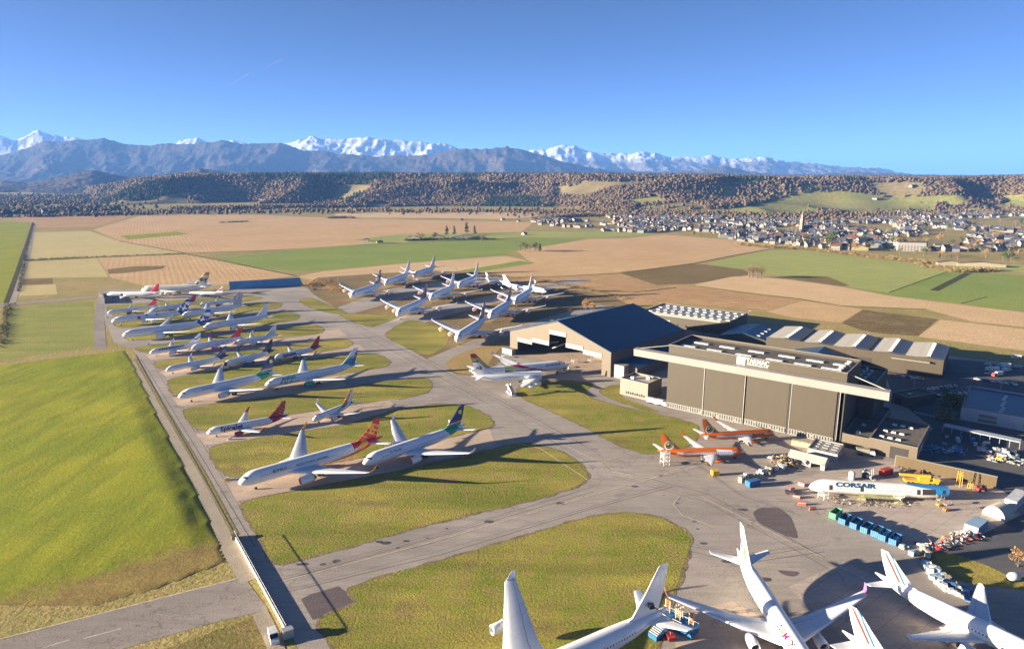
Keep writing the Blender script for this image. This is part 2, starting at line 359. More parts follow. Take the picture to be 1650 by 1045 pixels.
M_isle = ground_mat('dry airfield grass', ((.19, .225, .026), (.37, .315, .065), (.32, .235, .08)), .022, 1.2, .35, amt=.85, contrast=1.7, patch=(.045, .60, (.28, .19, .085)), streak=(R(40), (.125, .145, .02), .55))
M_verge = ground_mat('straw verge', ((.26, .19, .07), (.19, .17, .04), (.30, .22, .10)), .05, .8, .6)
M_dirt = ground_mat('bare earth and dry weeds', ((.21, .14, .075), (.30, .20, .10), (.17, .15, .05)), .03, .6, .7, amt=.7)
M_sand = ground_mat('sandy bank', ((.42, .28, .12), (.36, .25, .10), (.30, .24, .08)), .04, .8, .8)
def asphalt_mat(name, a, b, crack=.022, ang=R(20), joint=None):
    m = N(name, .85, 0, .25)
    big = m._mr(m.noise(.02, 5, .6), .36, .64)
    st = m._mr(m.noise(.05, 5, .65, stretch=(1, 7, 1, -ang)), .42, .62)
    c = m.mix(big, a, b); c = m.mix(m.math('MULTIPLY', st, .30), c, tuple(x * .58 for x in a))
    spot = m._mr(m.noise(.055, 2, .5), .70, .76)
    c = m.mix(m.math('MULTIPLY', spot, .45), c, (.05, .045, .045))
    v = m.n('ShaderNodeTexVoronoi', feature='DISTANCE_TO_EDGE'); v.inputs['Scale'].default_value = crack
    wob = m.n('ShaderNodeVectorMath', operation='ADD'); m.put(wob.inputs[0], m.co)
    nv = m.n('ShaderNodeTexNoise'); m.put(nv.inputs['Vector'], m.co); nv.inputs['Scale'].default_value = .15; nv.inputs['Detail'].default_value = 4
    sc = m.n('ShaderNodeVectorMath', operation='SCALE'); m.put(sc.inputs[0], nv.outputs['Color']); sc.inputs['Scale'].default_value = 22; m.put(wob.inputs[1], sc.outputs[0]); m.put(v.inputs['Vector'], wob.outputs[0])
    ck = m.math('MULTIPLY', m.math('LESS_THAN', v.outputs['Distance'], .30 * crack), m._mr(m.noise(.03, 2), .42, .6))
    c = m.mix(m.math('MULTIPLY', ck, .5 if crack > .05 else .36), c, (.07, .06, .055))
    if joint:
        for k in (0, math.pi / 2):
            w = m.math('FRACT', m.math('DIVIDE', m.dot(m.co, (math.cos(joint[0] + k), math.sin(joint[0] + k), 0)), joint[1]))
            c = m.mix(m.math('MULTIPLY', m.math('LESS_THAN', w, .03), .4), c, (.10, .09, .08))
    f = m.noise(1.6, 5, .7); c = m.mix(m._mr(f, .3, .7), m.mix(1.0, c, (.82, .82, .82), 'MULTIPLY'), m.mix(1.0, c, (1.1, 1.1, 1.1), 'MULTIPLY'))
    m.bump(f, .10); return m.done(c)
M_asph = asphalt_mat('weathered warm asphalt', (.31, .265, .225), (.43, .37, .315))
M_road = asphalt_mat('cracked grey runway asphalt', (.27, .23, .195), (.36, .305, .26), .09, R(24))
M_dark = asphalt_mat('fresh dark asphalt', (.13, .10, .10), (.16, .125, .12))
M_conc = asphalt_mat('pale concrete slabs', (.44, .36, .30), (.52, .43, .36), .03, R(35), (R(37), 7.5))
M_pad = asphalt_mat('sandy parking pad', (.48, .36, .27), (.56, .43, .33), .03, R(43))
M_track = ground_mat('gravel track', ((.38, .32, .25), (.44, .37, .29), (.33, .28, .21)), .03, 2.5, .1)
M_yard = asphalt_mat('dark yard asphalt', (.085, .085, .09), (.13, .125, .125))  # dry asphalt, coloured darker to deepen the shade over the yard
M_line = plain('faded marking paint', (.62, .52, .36), .8, var=.3, scale=.4)
M_white_line = plain('white marking paint', (.55, .50, .44), .8, var=.3, scale=.4)
s_ = 45000.0
MB().poly([(-s_, -2500, 0), (s_, -2500, 0), (s_, 60000, 0), (-s_, 60000, 0)]).build('ground', M_plain, kind='structure')
def smooth_poly(p, it=2):
    for _ in range(it):
        q = []
        for i in range(len(p)): a, b = p[i], p[(i + 1) % len(p)]; w_ = .86 if _ == 0 and it > 1 else .75; q += [a * w_ + b * (1 - w_), a * (1 - w_) + b * w_]
        p = q
    return p
def sheet(name, pts, mat, z, it=0, **kw):
    p = [G(*q) for q in pts]
    if it: p = smooth_poly(p, it)
    mb = MB().poly([(q.x, q.y, z) for q in p]); kw.setdefault('kind', 'structure')
    return mb.build(name, mat, **kw)
def strip(name, pts, w, mat, z, w2=None, **kw):
    p = [G(*q) for q in pts]; L, Rr = [], []
    for i, q in enumerate(p):
        d = (p[min(i + 1, len(p) - 1)] - p[max(i - 1, 0)]); d.z = 0; d.normalize(); n = Vector((-d.y, d.x, 0)); ww = w if w2 is None else w + (w2 - w) * i / (len(p) - 1)
        L.append(q + n * ww / 2); Rr.append(q - n * ww / 2)
    n = len(p); V = [(q.x, q.y, z) for q in L + Rr]
    kw.setdefault('kind', 'structure')
    return MB().add(V, [(i, i + 1, n + i + 1, n + i) for i in range(n - 1)]).build(name, mat, **kw)
fields = [
    (M_tan, [(150, 370), (230, 346), (400, 346), (560, 352), (720, 355), (860, 358), (840, 374), (560, 398), (300, 407), (193, 388)]),
    (M_tan2, [(540, 351), (540, 344), (700, 341), (860, 341), (870, 349), (800, 353), (700, 351)]),
    (M_till, [(20, 352), (60, 345), (220, 347), (150, 366), (60, 366)]),
    (M_green, [(570, 386), (640, 378), (860, 373), (1040, 374), (1050, 378), (950, 383), (820, 383), (690, 388), (600, 391)]),
    (M_lush, [(345, 417), (500, 400), (603, 392), (821, 384), (948, 384), (833, 403), (815, 411), (670, 422), (500, 437), (430, 433)]),
    (M_olive, [(380, 426), (500, 417), (610, 411), (700, 412), (640, 421), (520, 431), (440, 434)]),
    (M_tan2, [(478, 446), (520, 437), (670, 423), (815, 412), (850, 420), (735, 437), (700, 443), (600, 449), (510, 452)]),
    (M_lush, [(735, 437), (838, 420), (862, 424), (770, 438)]),
    (M_tan, [(850, 419), (833, 404), (950, 385), (1010, 384), (1070, 378), (1150, 384), (1250, 395), (1240, 402), (1180, 412), (1100, 427), (1000, 439), (880, 446), (760, 446), (770, 438), (862, 424)]),
    (M_till, [(742, 447), (880, 447), (1000, 441), (1059, 460), (1090, 457), (1000, 468), (930, 470), (840, 458)]),
    (M_olive, [(1000, 440), (1118, 425), (1136, 426), (1205, 435), (1205, 443), (1118, 457), (1059, 459)]),
    (M_green, [(1137, 425), (1236, 403), (1300, 404), (1378, 414), (1473, 424), (1528, 437), (1433, 471), (1362, 461), (1276, 447), (1205, 434)]),
    (M_lush, [(1362, 462), (1433, 471.5), (1528, 438), (1650, 443), (1720, 450), (1720, 508), (1591, 496), (1548, 489), (1425, 475)]),
    (M_olive, [(1236, 446), (1335, 446), (1370, 460), (1356, 461), (1276, 450)]),
    (M_tan2, [(1118, 459), (1177, 446), (1205, 444), (1276, 451), (1355, 462), (1430, 476), (1548, 491), (1720, 512), (1720, 534), (1567, 518), (1492, 498), (1355, 492), (1291, 481), (1205, 471), (1126, 461)]),
    (M_till, [(940, 476), (1090, 458), (1130, 463), (1205, 473), (1291, 483), (1236, 501), (1177, 496), (1095, 489), (1010, 492)]),
    (M_tan, [(1236, 502), (1293, 484), (1390, 498), (1355, 520), (1276, 511)]),
    (M_plough, [(1390, 499), (1512, 514), (1479, 541), (1418, 537), (1386, 531), (1356, 520)]),
    (M_tan2, [(1516, 515), (1720, 538), (1720, 574), (1479, 542)]),
    (M_bright, [(-60, 358), (49, 358), (34, 406), (13, 486), (-60, 490)]),
    (M_rows, [(54, 374), (145, 372), (193, 389), (296, 407), (45, 418)]),
    (M_rows, [(40, 422), (156, 416), (175, 446), (34, 448)]),
    (M_tan, [(157, 416), (300, 410), (338, 418), (473, 444), (360, 459), (240, 462), (178, 447)]),
    (M_bright, [(193, 380), (284, 373), (305, 377), (207, 386)]),
    (M_olive, [(172, 434), (215, 429), (268, 428), (262, 433), (200, 440), (175, 441)]),
    (M_rows, [(31, 460), (90, 458), (92, 474), (27, 477)]),
    (M_olive, [(33, 450), (85, 448), (85, 457), (32, 459)]),
    (M_green, [(1480, 430), (1650, 426), (1720, 430), (1720, 440), (1560, 437)]),
]
for k, (m, pts) in enumerate(fields): sheet('field', pts, m, .02 + .012 * (k % 5))
# dark ditches and hedge lines between the fields
M_ditch = ground_mat('dark ditch weeds', ((.05, .045, .02), (.10, .08, .035), (.07, .07, .02)), .08, .8, .8)
for pts, w in (([(1000, 439), (1060, 432), (1120, 424), (1180, 412), (1242, 401)], 5), ([(44, 420), (120, 416), (200, 412), (300, 408.5)], 6), ([(300, 408), (400, 405), (600, 394), (830, 383.5), (1000, 382)], 3), ([(193, 388), (250, 399), (300, 408)], 3), ([(300, 409), (350, 418), (480, 445)], 3), ([(1126, 461), (1205, 472), (1291, 482), (1355, 492.5), (1492, 498)], 2.5), ([(1433, 471), (1480, 454), (1528, 437)], 2), ([(10, 488), (27, 440), (42, 395), (53, 358)], 5), ([(745, 446), (880, 446), (1000, 440)], 3), ([(940, 466), (1020, 471), (1090, 463)], 3.5), ([(840, 458), (930, 470), (1000, 468)], 3), ([(1548, 489), (1591, 478)], 2), ([(1505, 468), (1560, 440)], 9)):
    strip('ditch', pts, w, M_ditch, .085)
strip('farm_track', [(20, 489), (37, 440), (47, 405), (56, 358)], 6, M_track, .075)
strip('farm_track', [(-60, 500), (0, 492), (60, 486), (155, 478)], 17, M_road, .075, 12)
strip('farm_track', [(480, 447), (700, 425), (815, 413)], 3, M_track, .085)
# old runway at the lower left
sheet('runway', [(-40, 1042), (380, 930.5), (392, 927), (432, 981), (330, 1006), (60, 1085), (-40, 1100)], M_road, .05)
for a, b in (((70, 1043), (112, 1030)), ((135, 1028), (195, 1012))): strip('runway_marking', [a, b], .42, M_white_line, .07)
strip('runway_edge_line', [(-30, 1036.5), (380, 932)], .5, M_line, .07)
# tarmac: perimeter strip, stands, taxiways, aprons in one sheet
sheet('taxiway', [(158, 470), (162, 500), (184, 552), (215, 562), (387, 872), (425, 938), (500, 1080), (1760, 1080), (1760, 600), (1560, 577), (1300, 540), (1200, 530), (1050, 522), (1010, 545), (985, 562), (822, 569), (778, 606), (735, 603), (690, 580), (620, 539), (545, 498), (505, 474), (492, 460), (368, 467), (175, 466)], M_asph, .05)
sheet('stand_ground', [(492, 460), (512, 447), (600, 441), (700, 436), (800, 441), (900, 462), (990, 478), (1015, 492), (1000, 505), (930, 520), (822, 569), (778, 606), (735, 603), (690, 580), (620, 539), (545, 498), (505, 474)], M_dirt, .062)
for p in ([(593, 530), (626, 541), (700, 514), (850, 475), (955, 452), (925, 449), (820, 470), (680, 498)], [(688, 578), (722, 596), (790, 552), (900, 520), (990, 495), (960, 490), (850, 520), (760, 548)], [(540, 497), (566, 506), (690, 470), (820, 452), (800, 446), (690, 455), (590, 478)]): sheet('taxiway_spur', p, M_asph, .075)
# concrete stands under each row
for p in ([(365, 778), (381, 807), (640, 757), (800, 717), (788, 690), (600, 735)], [(315, 699), (330, 717), (430, 702), (560, 682), (641, 657), (627, 644), (470, 668)], [(277, 640), (289, 655), (440, 637), (560, 622), (545, 605), (400, 626)], [(258, 598), (266, 607), (400, 588), (590, 566), (580, 555), (420, 575)], [(234, 571), (243, 580), (400, 563), (560, 541), (545, 530), (390, 548)]): sheet('parking_pad', p, M_pad, .07)
isles = [
    [(382, 808), (480, 790), (640, 760), (740, 738), (800, 721), (850, 712), (905, 727), (940, 752), (948, 768), (935, 782), (870, 803), (700, 842), (560, 881), (470, 905), (448, 909), (434, 898), (424, 876)],
    [(331, 719), (430, 704), (560, 684), (642, 659), (700, 651), (750, 652), (786, 668), (797, 684), (784, 690), (600, 734), (365, 775)],
    [(289, 657), (440, 639), (560, 624), (620, 613), (690, 609), (697, 622), (690, 632), (642, 644), (627, 643), (470, 667), (316, 697)],
    [(267, 609), (400, 590), (560, 571), (606, 569), (630, 582), (622, 591), (580, 598), (440, 620), (400, 625), (279, 639)],
    [(244, 582), (400, 565), (500, 551), (556, 545), (570, 553), (560, 560), (520, 566), (420, 574), (260, 597)],
    [(212, 560), (330, 545), (440, 530), (508, 522), (524, 531), (515, 538), (440, 546), (390, 547), (236, 570)],
    [(196, 536), (330, 518), (460, 502), (484, 507), (478, 516), (420, 524), (300, 540), (206, 550)],
    [(180, 515), (300, 500), (420, 486), (456, 488), (450, 497), (330, 512), (190, 530)],
    [(171, 492), (260, 486), (400, 476), (425, 480), (400, 485), (300, 497), (178, 510)],
    [(832, 627), (860, 617), (901, 612), (960, 617), (943, 630), (950, 641), (1002, 655), (1081, 672), (1127, 685), (1124, 706), (1106, 720), (1081, 729), (1037, 731), (1002, 720), (924, 678), (838, 640)],
    [(966, 630), (984, 621), (1000, 619), (1000, 640), (1062, 662), (1050, 664), (985, 643)],
    [(505, 998), (581, 971), (556, 946), (700, 906), (850, 862), (950, 831), (1010, 825), (1060, 832), (1098, 850), (1115, 866), (1106, 900), (1092, 942), (1062, 1010), (1058, 1075), (560, 1075)],
    [(480, 484), (498, 478), (545, 497), (560, 505), (540, 506), (500, 496)],
    [(538, 504), (634, 508), (640, 512), (595, 529)],
    [(614, 540), (660, 513), (722, 530), (722, 553), (690, 576)],
]
M_border = ground_mat('worn turf border', ((.16, .12, .07), (.30, .23, .12), (.20, .17, .06)), .12, .8, .3)
def grow(p, d):
    c = sum(p, Vector((0, 0, 0))) / len(p); out = []
    for i, q in enumerate(p):
        t = (p[(i + 1) % len(p)] - p[i - 1]).normalized(); n = Vector((t.y, -t.x, 0)); n = n if n.dot(q - c) > 0 else -n; out.append(q + n * d * rndb.uniform(.3, 1.7))
    return out
rndb = random.Random(3)
for p in isles:
    q = smooth_poly([G(*k) for k in p], 2); w = []
    for i in range(len(q)):
        a, b = q[i], q[(i + 1) % len(q)]; n_ = max(1, int((b - a).length / 2.5)); w += [a.lerp(b, j / n_) for j in range(n_)]
    MB().poly([(k.x, k.y, .088) for k in grow(w, .9)]).build('turf_border', M_border, kind='structure'); MB().poly([(k.x, k.y, .098) for k in grow(w, -.25)]).build('grass_island', M_isle, kind='structure')
sheet('sandy_bank', [(716, 586), (735, 572), (771, 560), (822, 540), (830, 545), (800, 566), (776, 604), (735, 601)], M_sand, .1, 2)
sheet('asphalt_patch', [(485, 965), (500, 957), (545, 944), (580, 970), (504, 998)], M_dark, .08)
sheet('asphalt_patch', [(1212, 826), (1225, 817), (1255, 817), (1275, 832), (1288, 868), (1262, 862), (1222, 842)], M_dark, .066, 2)
sheet('concrete_apron', [(1250, 783), (1312, 764), (1402, 744), (1446, 742), (1605, 790), (1660, 800), (1640, 830), (1560, 872), (1500, 890), (1440, 872), (1350, 830)], M_conc, .066)
sheet('concrete_apron', [(1270, 945), (1360, 904), (1475, 960), (1600, 1040), (1560, 1080), (1420, 1080), (1330, 1000)], M_conc, .066)
sheet('concrete_apron', [(1085, 990), (1180, 968), (1260, 1010), (1240, 1080), (1090, 1080)], M_pad, .066)
sheet('wet_patch', [(1250, 918), (1272, 919), (1290, 921), (1282, 929), (1265, 927)], M_dark, .069, 1)
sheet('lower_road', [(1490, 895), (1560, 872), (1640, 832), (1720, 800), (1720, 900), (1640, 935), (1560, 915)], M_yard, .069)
sheet('yard', [(1432, 572), (1560, 580), (1760, 602), (1760, 830), (1640, 805), (1606, 785), (1450, 738), (1504, 690), (1440, 640), (1425, 600)], M_yard, .066)  # darker sheet: part of the hangar's shade is put into its colour
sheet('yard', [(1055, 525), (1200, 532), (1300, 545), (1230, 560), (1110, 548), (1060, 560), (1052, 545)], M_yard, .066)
sheet('rough_grass', [(1475, 890), (1520, 888), (1580, 905), (1640, 935), (1720, 910), (1720, 960), (1600, 945), (1540, 935), (1490, 912)], M_isle, .08, 1)
sheet('rough_grass', [(255, 1050), (390, 1000), (424, 986), (452, 1045), (470, 1090), (230, 1090)], M_verge, .08)
strip('dirt_lane', [(216, 583), (262, 668), (320, 775), (378, 895), (402, 935)], 4.5, M_track, .06, 6)
strip('dirt_lane', [(418, 985), (440, 1030), (455, 1075)], 4.5, M_track, .09)
strip('straw_verge', [(219, 578), (266, 660), (330, 768), (380, 862)], 2.4, M_verge, .1)
strip('dirt_lane', [(163, 478), (160, 520), (162, 562)], 8, M_road, .06)
sheet('rough_meadow', [(20, 497), (150, 486), (153, 558), (0, 580), (-40, 585), (2, 560)], ground_mat('olive meadow', ((.27, .29, .06), (.36, .335, .09), (.30, .26, .08)), .02, .9, .4, streak=(R(75), (.20, .23, .05), .6)), .04)
for pts in ([(455, 936), (700, 872), (945, 800), (1060, 768)], [(1060, 768), (1130, 740), (1160, 726)], [(1130, 800), (1230, 850), (1330, 900), (1420, 945)], [(1095, 800), (1085, 812), (1100, 830), (1150, 848)], [(1180, 735), (1050, 770), (985, 760), (970, 745), (1000, 735)], [(560, 530), (690, 600), (800, 660), (900, 712), (1020, 770)], [(800, 706), (870, 722), (950, 775)]):
    strip('taxi_line', pts, .38, M_line, .112)
M_tar = plain('dark crack sealant', (.10, .08, .075), .7, var=.4, scale=.2); M_skid = plain('faint tyre rubber', (.20, .16, .14), .8, var=.4, scale=.1)
rr = random.Random(17)
for base in ([(455, 945), (700, 884), (945, 812), (1075, 775)], [(470, 925), (700, 862), (945, 788)], [(560, 525), (690, 594), (800, 652), (930, 722)], [(590, 525), (720, 600), (850, 672), (960, 735)], [(1000, 760), (1150, 800), (1300, 880), (1420, 950)], [(1120, 745), (1200, 800), (1290, 830)], [(1110, 880), (1200, 900), (1330, 880)], [(240, 580), (330, 725), (425, 885)]):
    for k in range(3):
        d = rr.uniform(-14, 14); e = rr.uniform(-9, 9); strip('tar_seam', [(x + d, y + e + rr.uniform(-1.5, 1.5)) for x, y in base], rr.uniform(.18, .34), M_tar if k else M_skid, .056 + .0006 * k)
for k in range(34):
    x, y = rr.choice([(rr.uniform(960, 1260), rr.uniform(735, 960)), (rr.uniform(480, 950), None), (rr.uniform(600, 820), None)]); y = y or (905 - (x - 480) * .27 if x < 960 else 780); y += rr.uniform(-16, 22); p_ = G(x, y); s = rr.uniform(.3, 1.8)
    MB().poly([(p_.x + s * (1 + .4 * rr.random()) * math.cos(a), p_.y + .6 * s * (1 + .4 * rr.random()) * math.sin(a), .0585) for a in (i * .7 for i in range(9))]).build('oil_stain', M_tar, kind='structure')
# raised green meadow with a bank down to the lane
def dist_line(X, Y, pts):
    d = np.full(X.shape, 1e9)
    for a, b in zip(pts[:-1], pts[1:]):
        ax, ay, bx, by = a.x, a.y, b.x, b.y; L2 = (bx - ax) ** 2 + (by - ay) ** 2
        t = np.clip(((X - ax) * (bx - ax) + (Y - ay) * (by - ay)) / L2, 0, 1); d = np.minimum(d, np.hypot(X - ax - t * (bx - ax), Y - ay - t * (by - ay)))
    return d
toe = [G(*p) for p in ((203, 565), (216, 585), (255, 665), (312, 775), (352, 862), (366, 905))]
frt = [G(*p) for p in ((366, 908), (250, 950), (100, 990), (-60, 1035))]; bak = [G(*p) for p in ((203, 564), (120, 574), (0, 588), (-70, 598))]
ring = [(p.x, p.y) for p in toe + frt[1:] + bak[::-1]]
gx, gy = np.meshgrid(np.arange(-420, -80, 1.6), np.arange(185, 520, 2.2)); ins = in_poly(gx, gy, ring)
Hh = np.interp(gy, [210, 260, 330, 480], [1.5, 1.4, .9, .3])
hz_ = Hh * sstep(0, 12, dist_line(gx, gy, toe) + 2.2 * (fbm(gx / 9, gy / 9, 3, 8) - .5)) * sstep(0, 45, dist_line(gx, gy, frt)) * sstep(0, 4, dist_line(gx, gy, bak)) + .14 * (fbm(gx / 14, gy / 30, 4, 61) - .5) * sstep(0, 12, dist_line(gx, gy, toe))
hz_ = np.where(ins, hz_ + .12, -.6)
ny_, nx_ = gx.shape; i = np.arange(nx_ * (ny_ - 1)).reshape(ny_ - 1, nx_)[:, :-1].ravel()
Fm = np.stack([i, i + 1, i + nx_ + 1, i + nx_], 1); Fm = Fm[ins.ravel()[Fm].any(1)]
def meadow_mat():
    m = N('raised meadow grass', .9, 0, .1); z = m.dot(m.co, (0, 0, 1))
    a = m._mr(m.noise(.018, 5, .6), .36, .62); b = m._mr(m.noise(.13, 5, .65, stretch=(1, .16, 1, R(-22))), .42, .66); f = m.noise(.7, 7, .78)
    c = m.mix(a, (.225, .262, .02), (.345, .325, .03)); c = m.mix(m.math('MULTIPLY', b, .75), c, (.165, .195, .018))
    at = m.n('ShaderNodeAttribute', attribute_name='dry'); k = m._mr(m.math('ADD', at.outputs['Fac'], m.math('MULTIPLY', m.math('SUBTRACT', m.noise(.06, 6, .7), .5), .9)), .38, .66)
    c = m.mix(k, c, m.mix(m._mr(m.noise(.12, 5, .7), .35, .65), (.32, .235, .075), (.22, .155, .055)))
    c = m.mix(m._mr(f, .3, .7), m.mix(1.0, c, (.74, .74, .74), 'MULTIPLY'), m.mix(1.0, c, (1.2, 1.2, 1.15), 'MULTIPLY'))
    m.bump(f, .55); return m.done(c)
rm_ = np_mesh('raised_meadow', np.stack([gx, gy, hz_], -1).reshape(-1, 3), Fm, meadow_mat(), smooth=True, kind='structure')
dry = np.clip(1 - dist_line(gx, gy, frt) / np.interp(gx, [-330, -180, -100], [30, 30, 46]), 0, 1) + .5 * np.clip(1 - dist_line(gx, gy, bak) / 18, 0, 1)
at_ = rm_.data.attributes.new('dry', 'FLOAT', 'POINT'); at_.data.foreach_set('value', dry.ravel().astype(np.float32))
# ------------------------------------------------------------------ hangars and workshops
def ribbed(name, c, per=.9, amt=.08, rough=.55):
    m = N(name, rough, .0, .35); sp = m.n('ShaderNodeSeparateXYZ'); m.put(sp.inputs[0], m.co)
    w = m.math('FRACT', m.math('DIVIDE', m.math('ADD', sp.outputs[0], sp.outputs[1]), per)); k = m.math('LESS_THAN', w, .14)
    h = m.math('FRACT', m.math('DIVIDE', sp.outputs[2], 6.1)); k2 = m.math('LESS_THAN', h, .025)
    n1 = m._mr(m.noise(.25, 5, .6, stretch=(1, 1, .2)), .38, .66)
    cc = m.mix(m.math('MULTIPLY', n1, .22), c, tuple(x * .72 for x in c)); cc = m.mix(m.math('MULTIPLY', m.math('MAXIMUM', k, k2), amt), cc, tuple(x * .45 for x in c))
    m.bump(w, .02); return m.done(cc)
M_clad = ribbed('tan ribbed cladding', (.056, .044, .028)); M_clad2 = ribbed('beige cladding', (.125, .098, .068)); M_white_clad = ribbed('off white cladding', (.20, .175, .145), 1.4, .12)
M_grey_clad = ribbed('grey blue cladding', (.34, .36, .40), 1.6, .12); M_beam = plain('white canopy panel', (.22, .205, .19), .5, var=.06, scale=.1)
M_roofd = ground_mat('dark gravel roof', ((.13, .115, .10), (.19, .165, .14), (.10, .09, .08)), .08, 1.5, .06); M_roofp = ribbed('pale metal roof', (.44, .40, .32), 2.0, .2); M_roofg = ribbed('grey metal roof', (.23, .22, .21), 2.0, .25)
M_roofb = ribbed('deep blue metal roof', (.022, .058, .105), 1.2, .25, .4); M_sky = plain('white skylight plastic', (.50, .50, .48), .35, var=.05); M_trim = plain('pale roof trim', (.18, .16, .13), .5)
M_glass = plain('dark window glass', (.03, .035, .045), .15, var=.1)
M_void = plain('dark interior', (.035, .03, .028), .9); M_whitep = plain('white painted panel', (.26, .25, .235), .5, var=.06); M_bluep = plain('blue painted panel', (.05, .20, .42), .5, var=.12, scale=.2)
M_plant = plain('grey plant metal', (.45, .44, .42), .5, .3)
def frame_root(name, A, B, label, category='building', **kw):
    d = B - A; return empty(name, (A.x, A.y, .05), math.atan2(d.y, d.x), label=label, category=category, **kw), d.length
def flat_block(root, x0, x1, y0, y1, z, wall, roof, par=.9, name='wall', roofname='roof'):
    t = .4; m = MB()
    for a in ((x0, x1, y0, y0 + t), (x0, x1, y1 - t, y1), (x0, x0 + t, y0 + t, y1 - t), (x1 - t, x1, y0 + t, y1 - t)): m.box(a[0], a[1], a[2], a[3], 0, z)
    m.build(name, wall, root)
    c = MB()
    for a in ((x0 - .1, x1 + .1, y0 - .1, y0 + t + .1), (x0 - .1, x1 + .1, y1 - t - .1, y1 + .1), (x0 - .1, x0 + t + .1, y0 + t + .1, y1 - t - .1), (x1 - t - .1, x1 + .1, y0 + t + .1, y1 - t - .1)): c.box(a[0], a[1], a[2], a[3], z, z + .22)
    c.build('parapet_cap', M_trim, root)
    return MB().poly([(x0 + t, y0 + t, z - par), (x1 - t, y0 + t, z - par), (x1 - t, y1 - t, z - par), (x0 + t, y1 - t, z - par)]).build(roofname, roof, root)
def skylight(roof, x, y, z, sx, sy, h=.55): return MB().add([(x - sx / 2, y - sy / 2, z), (x + sx / 2, y - sy / 2, z), (x + sx / 2, y + sy / 2, z), (x - sx / 2, y + sy / 2, z), (x - sx / 2 + .2, y - sy / 2 + .2, z + h), (x + sx / 2 - .2, y - sy / 2 + .2, z + h), (x + sx / 2 - .2, y + sy / 2 - .2, z + h), (x - sx / 2 + .2, y + sy / 2 - .2, z + h)], [(0, 1, 5, 4), (1, 2, 6, 5), (2, 3, 7, 6), (3, 0, 4, 7), (4, 5, 6, 7)]).build('skylight', M_sky, roof)
def flat_text(root, txt, x0, z0, size, mat, y=-.06, width=None, bold=.03, name='lettering', sx=1):
    cu = bpy.data.curves.new('t', 'FONT'); cu.body = txt; cu.offset = bold; ob = bpy.data.objects.new('t', cu); col.objects.link(ob); bpy.context.view_layer.update()
    me = bpy.data.meshes.new_from_object(ob.evaluated_get(bpy.context.evaluated_depsgraph_get())); bpy.data.objects.remove(ob)
    xs = [v.co.x for v in me.vertices]; k = size if width is None else width / (max(xs) - min(xs))
    V = [(x0 + (v.co.x - min(xs)) * k, y, z0 + v.co.y * size) for v in me.vertices]; Fs = [tuple(p.vertices) for p in me.polygons]; bpy.data.meshes.remove(me)
    return MB().add(V, Fs).build(name, mat, root)
# --- the big hangar with the canopy
A, B = Vector((87.3, 368, 0)), Vector((159.3, 311.6, 0))
big, W_ = frame_root('big_hangar', A, B, 'huge tan hangar with white canopy beam and a white sign above four tall doors', 'hangar'); Z = 36.2
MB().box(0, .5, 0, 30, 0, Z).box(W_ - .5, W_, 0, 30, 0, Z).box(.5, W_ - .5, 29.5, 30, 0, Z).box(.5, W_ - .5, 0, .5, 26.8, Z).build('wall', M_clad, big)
MB().box(-.15, W_ + .15, -.15, .65, Z, Z + .3).box(-.15, W_ + .15, 29.35, 30.15, Z, Z + .3).box(-.15, .65, .65, 29.35, Z, Z + .3).box(W_ - .65, W_ + .15, .65, 29.35, Z, Z + .3).build('parapet_cap', M_trim, big)
rf = MB().poly([(.5, .5, Z - 1.4), (W_ - .5, .5, Z - 1.4), (W_ - .5, 29.5, Z - 1.4), (.5, 29.5, Z - 1.4)]).build('roof', M_roofd, big)
for v in (8, 19):
    for u in (10, 25, 41, 57, 71, 84): skylight(rf, u + (1 if v > 10 else -2), v, Z - 1.4, 8.5, 2.6)
for k in range(7): MB().box(W_ - 6 + .2 * k, W_ - 4 + .2 * k, 5 + 3.2 * k, 6.6 + 3.2 * k, Z - 1.4, Z + .2 + .3 * (k % 3)).build('roof_unit', M_plant, rf)
def slots():
    m = N('white door base with dark slots', .6); sp = m.n('ShaderNodeSeparateXYZ'); m.put(sp.inputs[0], m.co); x, z = sp.outputs[0], sp.outputs[2]
    k = m.math('MULTIPLY', m.math('LESS_THAN', m.math('FRACT', m.math('DIVIDE', x, 1.3)), .5), m.math('MULTIPLY', m.math('GREATER_THAN', z, .5), m.math('LESS_THAN', z, 2.7)))
    k = m.math('MULTIPLY', k, m.math('GREATER_THAN', m.noise(.35, 3, .6), .40))
    return m.done(m.mix(k, (.19, .178, .16), (.02, .03, .035)))
M_slots = slots()
edges = [0.3, .2356 * W_, .477 * W_, .73 * W_, .975 * W_]
for i in range(4):
    x0, x1 = edges[i] + (.5 if i else 0), edges[i + 1] - .5 - (.6 if i >= 2 else 0); y = -.1 - .35 * (i % 2)
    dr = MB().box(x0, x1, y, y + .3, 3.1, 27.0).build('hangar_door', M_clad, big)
    MB().box(x0, x1, y - .05, y + .3, 0, 3.1).build('door_base', M_slots, dr)
    if i < 2: MB().box(edges[i + 1] - .18, edges[i + 1] + .18, -.75, .2, 0, 27).build('guide_rail', M_whitep, big)
    else: MB().box(edges[i + 1] - 1.0, edges[i + 1] + .1, .0, .45, 0, 26.9).build('door_gap', M_void, big); MB().box(edges[i + 1] + .15, edges[i + 1] + .42, -.6, .2, 0, 27).build('guide_rail', M_whitep, big)
MB().add([(x, y, z) for x in (-19.5, 110.5) for y, z in ((-.9, 27.0), (-4.0, 27.6), (-4.4, 31.6), (-.9, 32.0))], [(0, 1, 2, 3), (7, 6, 5, 4), (0, 4, 5, 1), (1, 5, 6, 2), (2, 6, 7, 3), (3, 7, 4, 0)]).build('canopy_beam', M_beam, big)
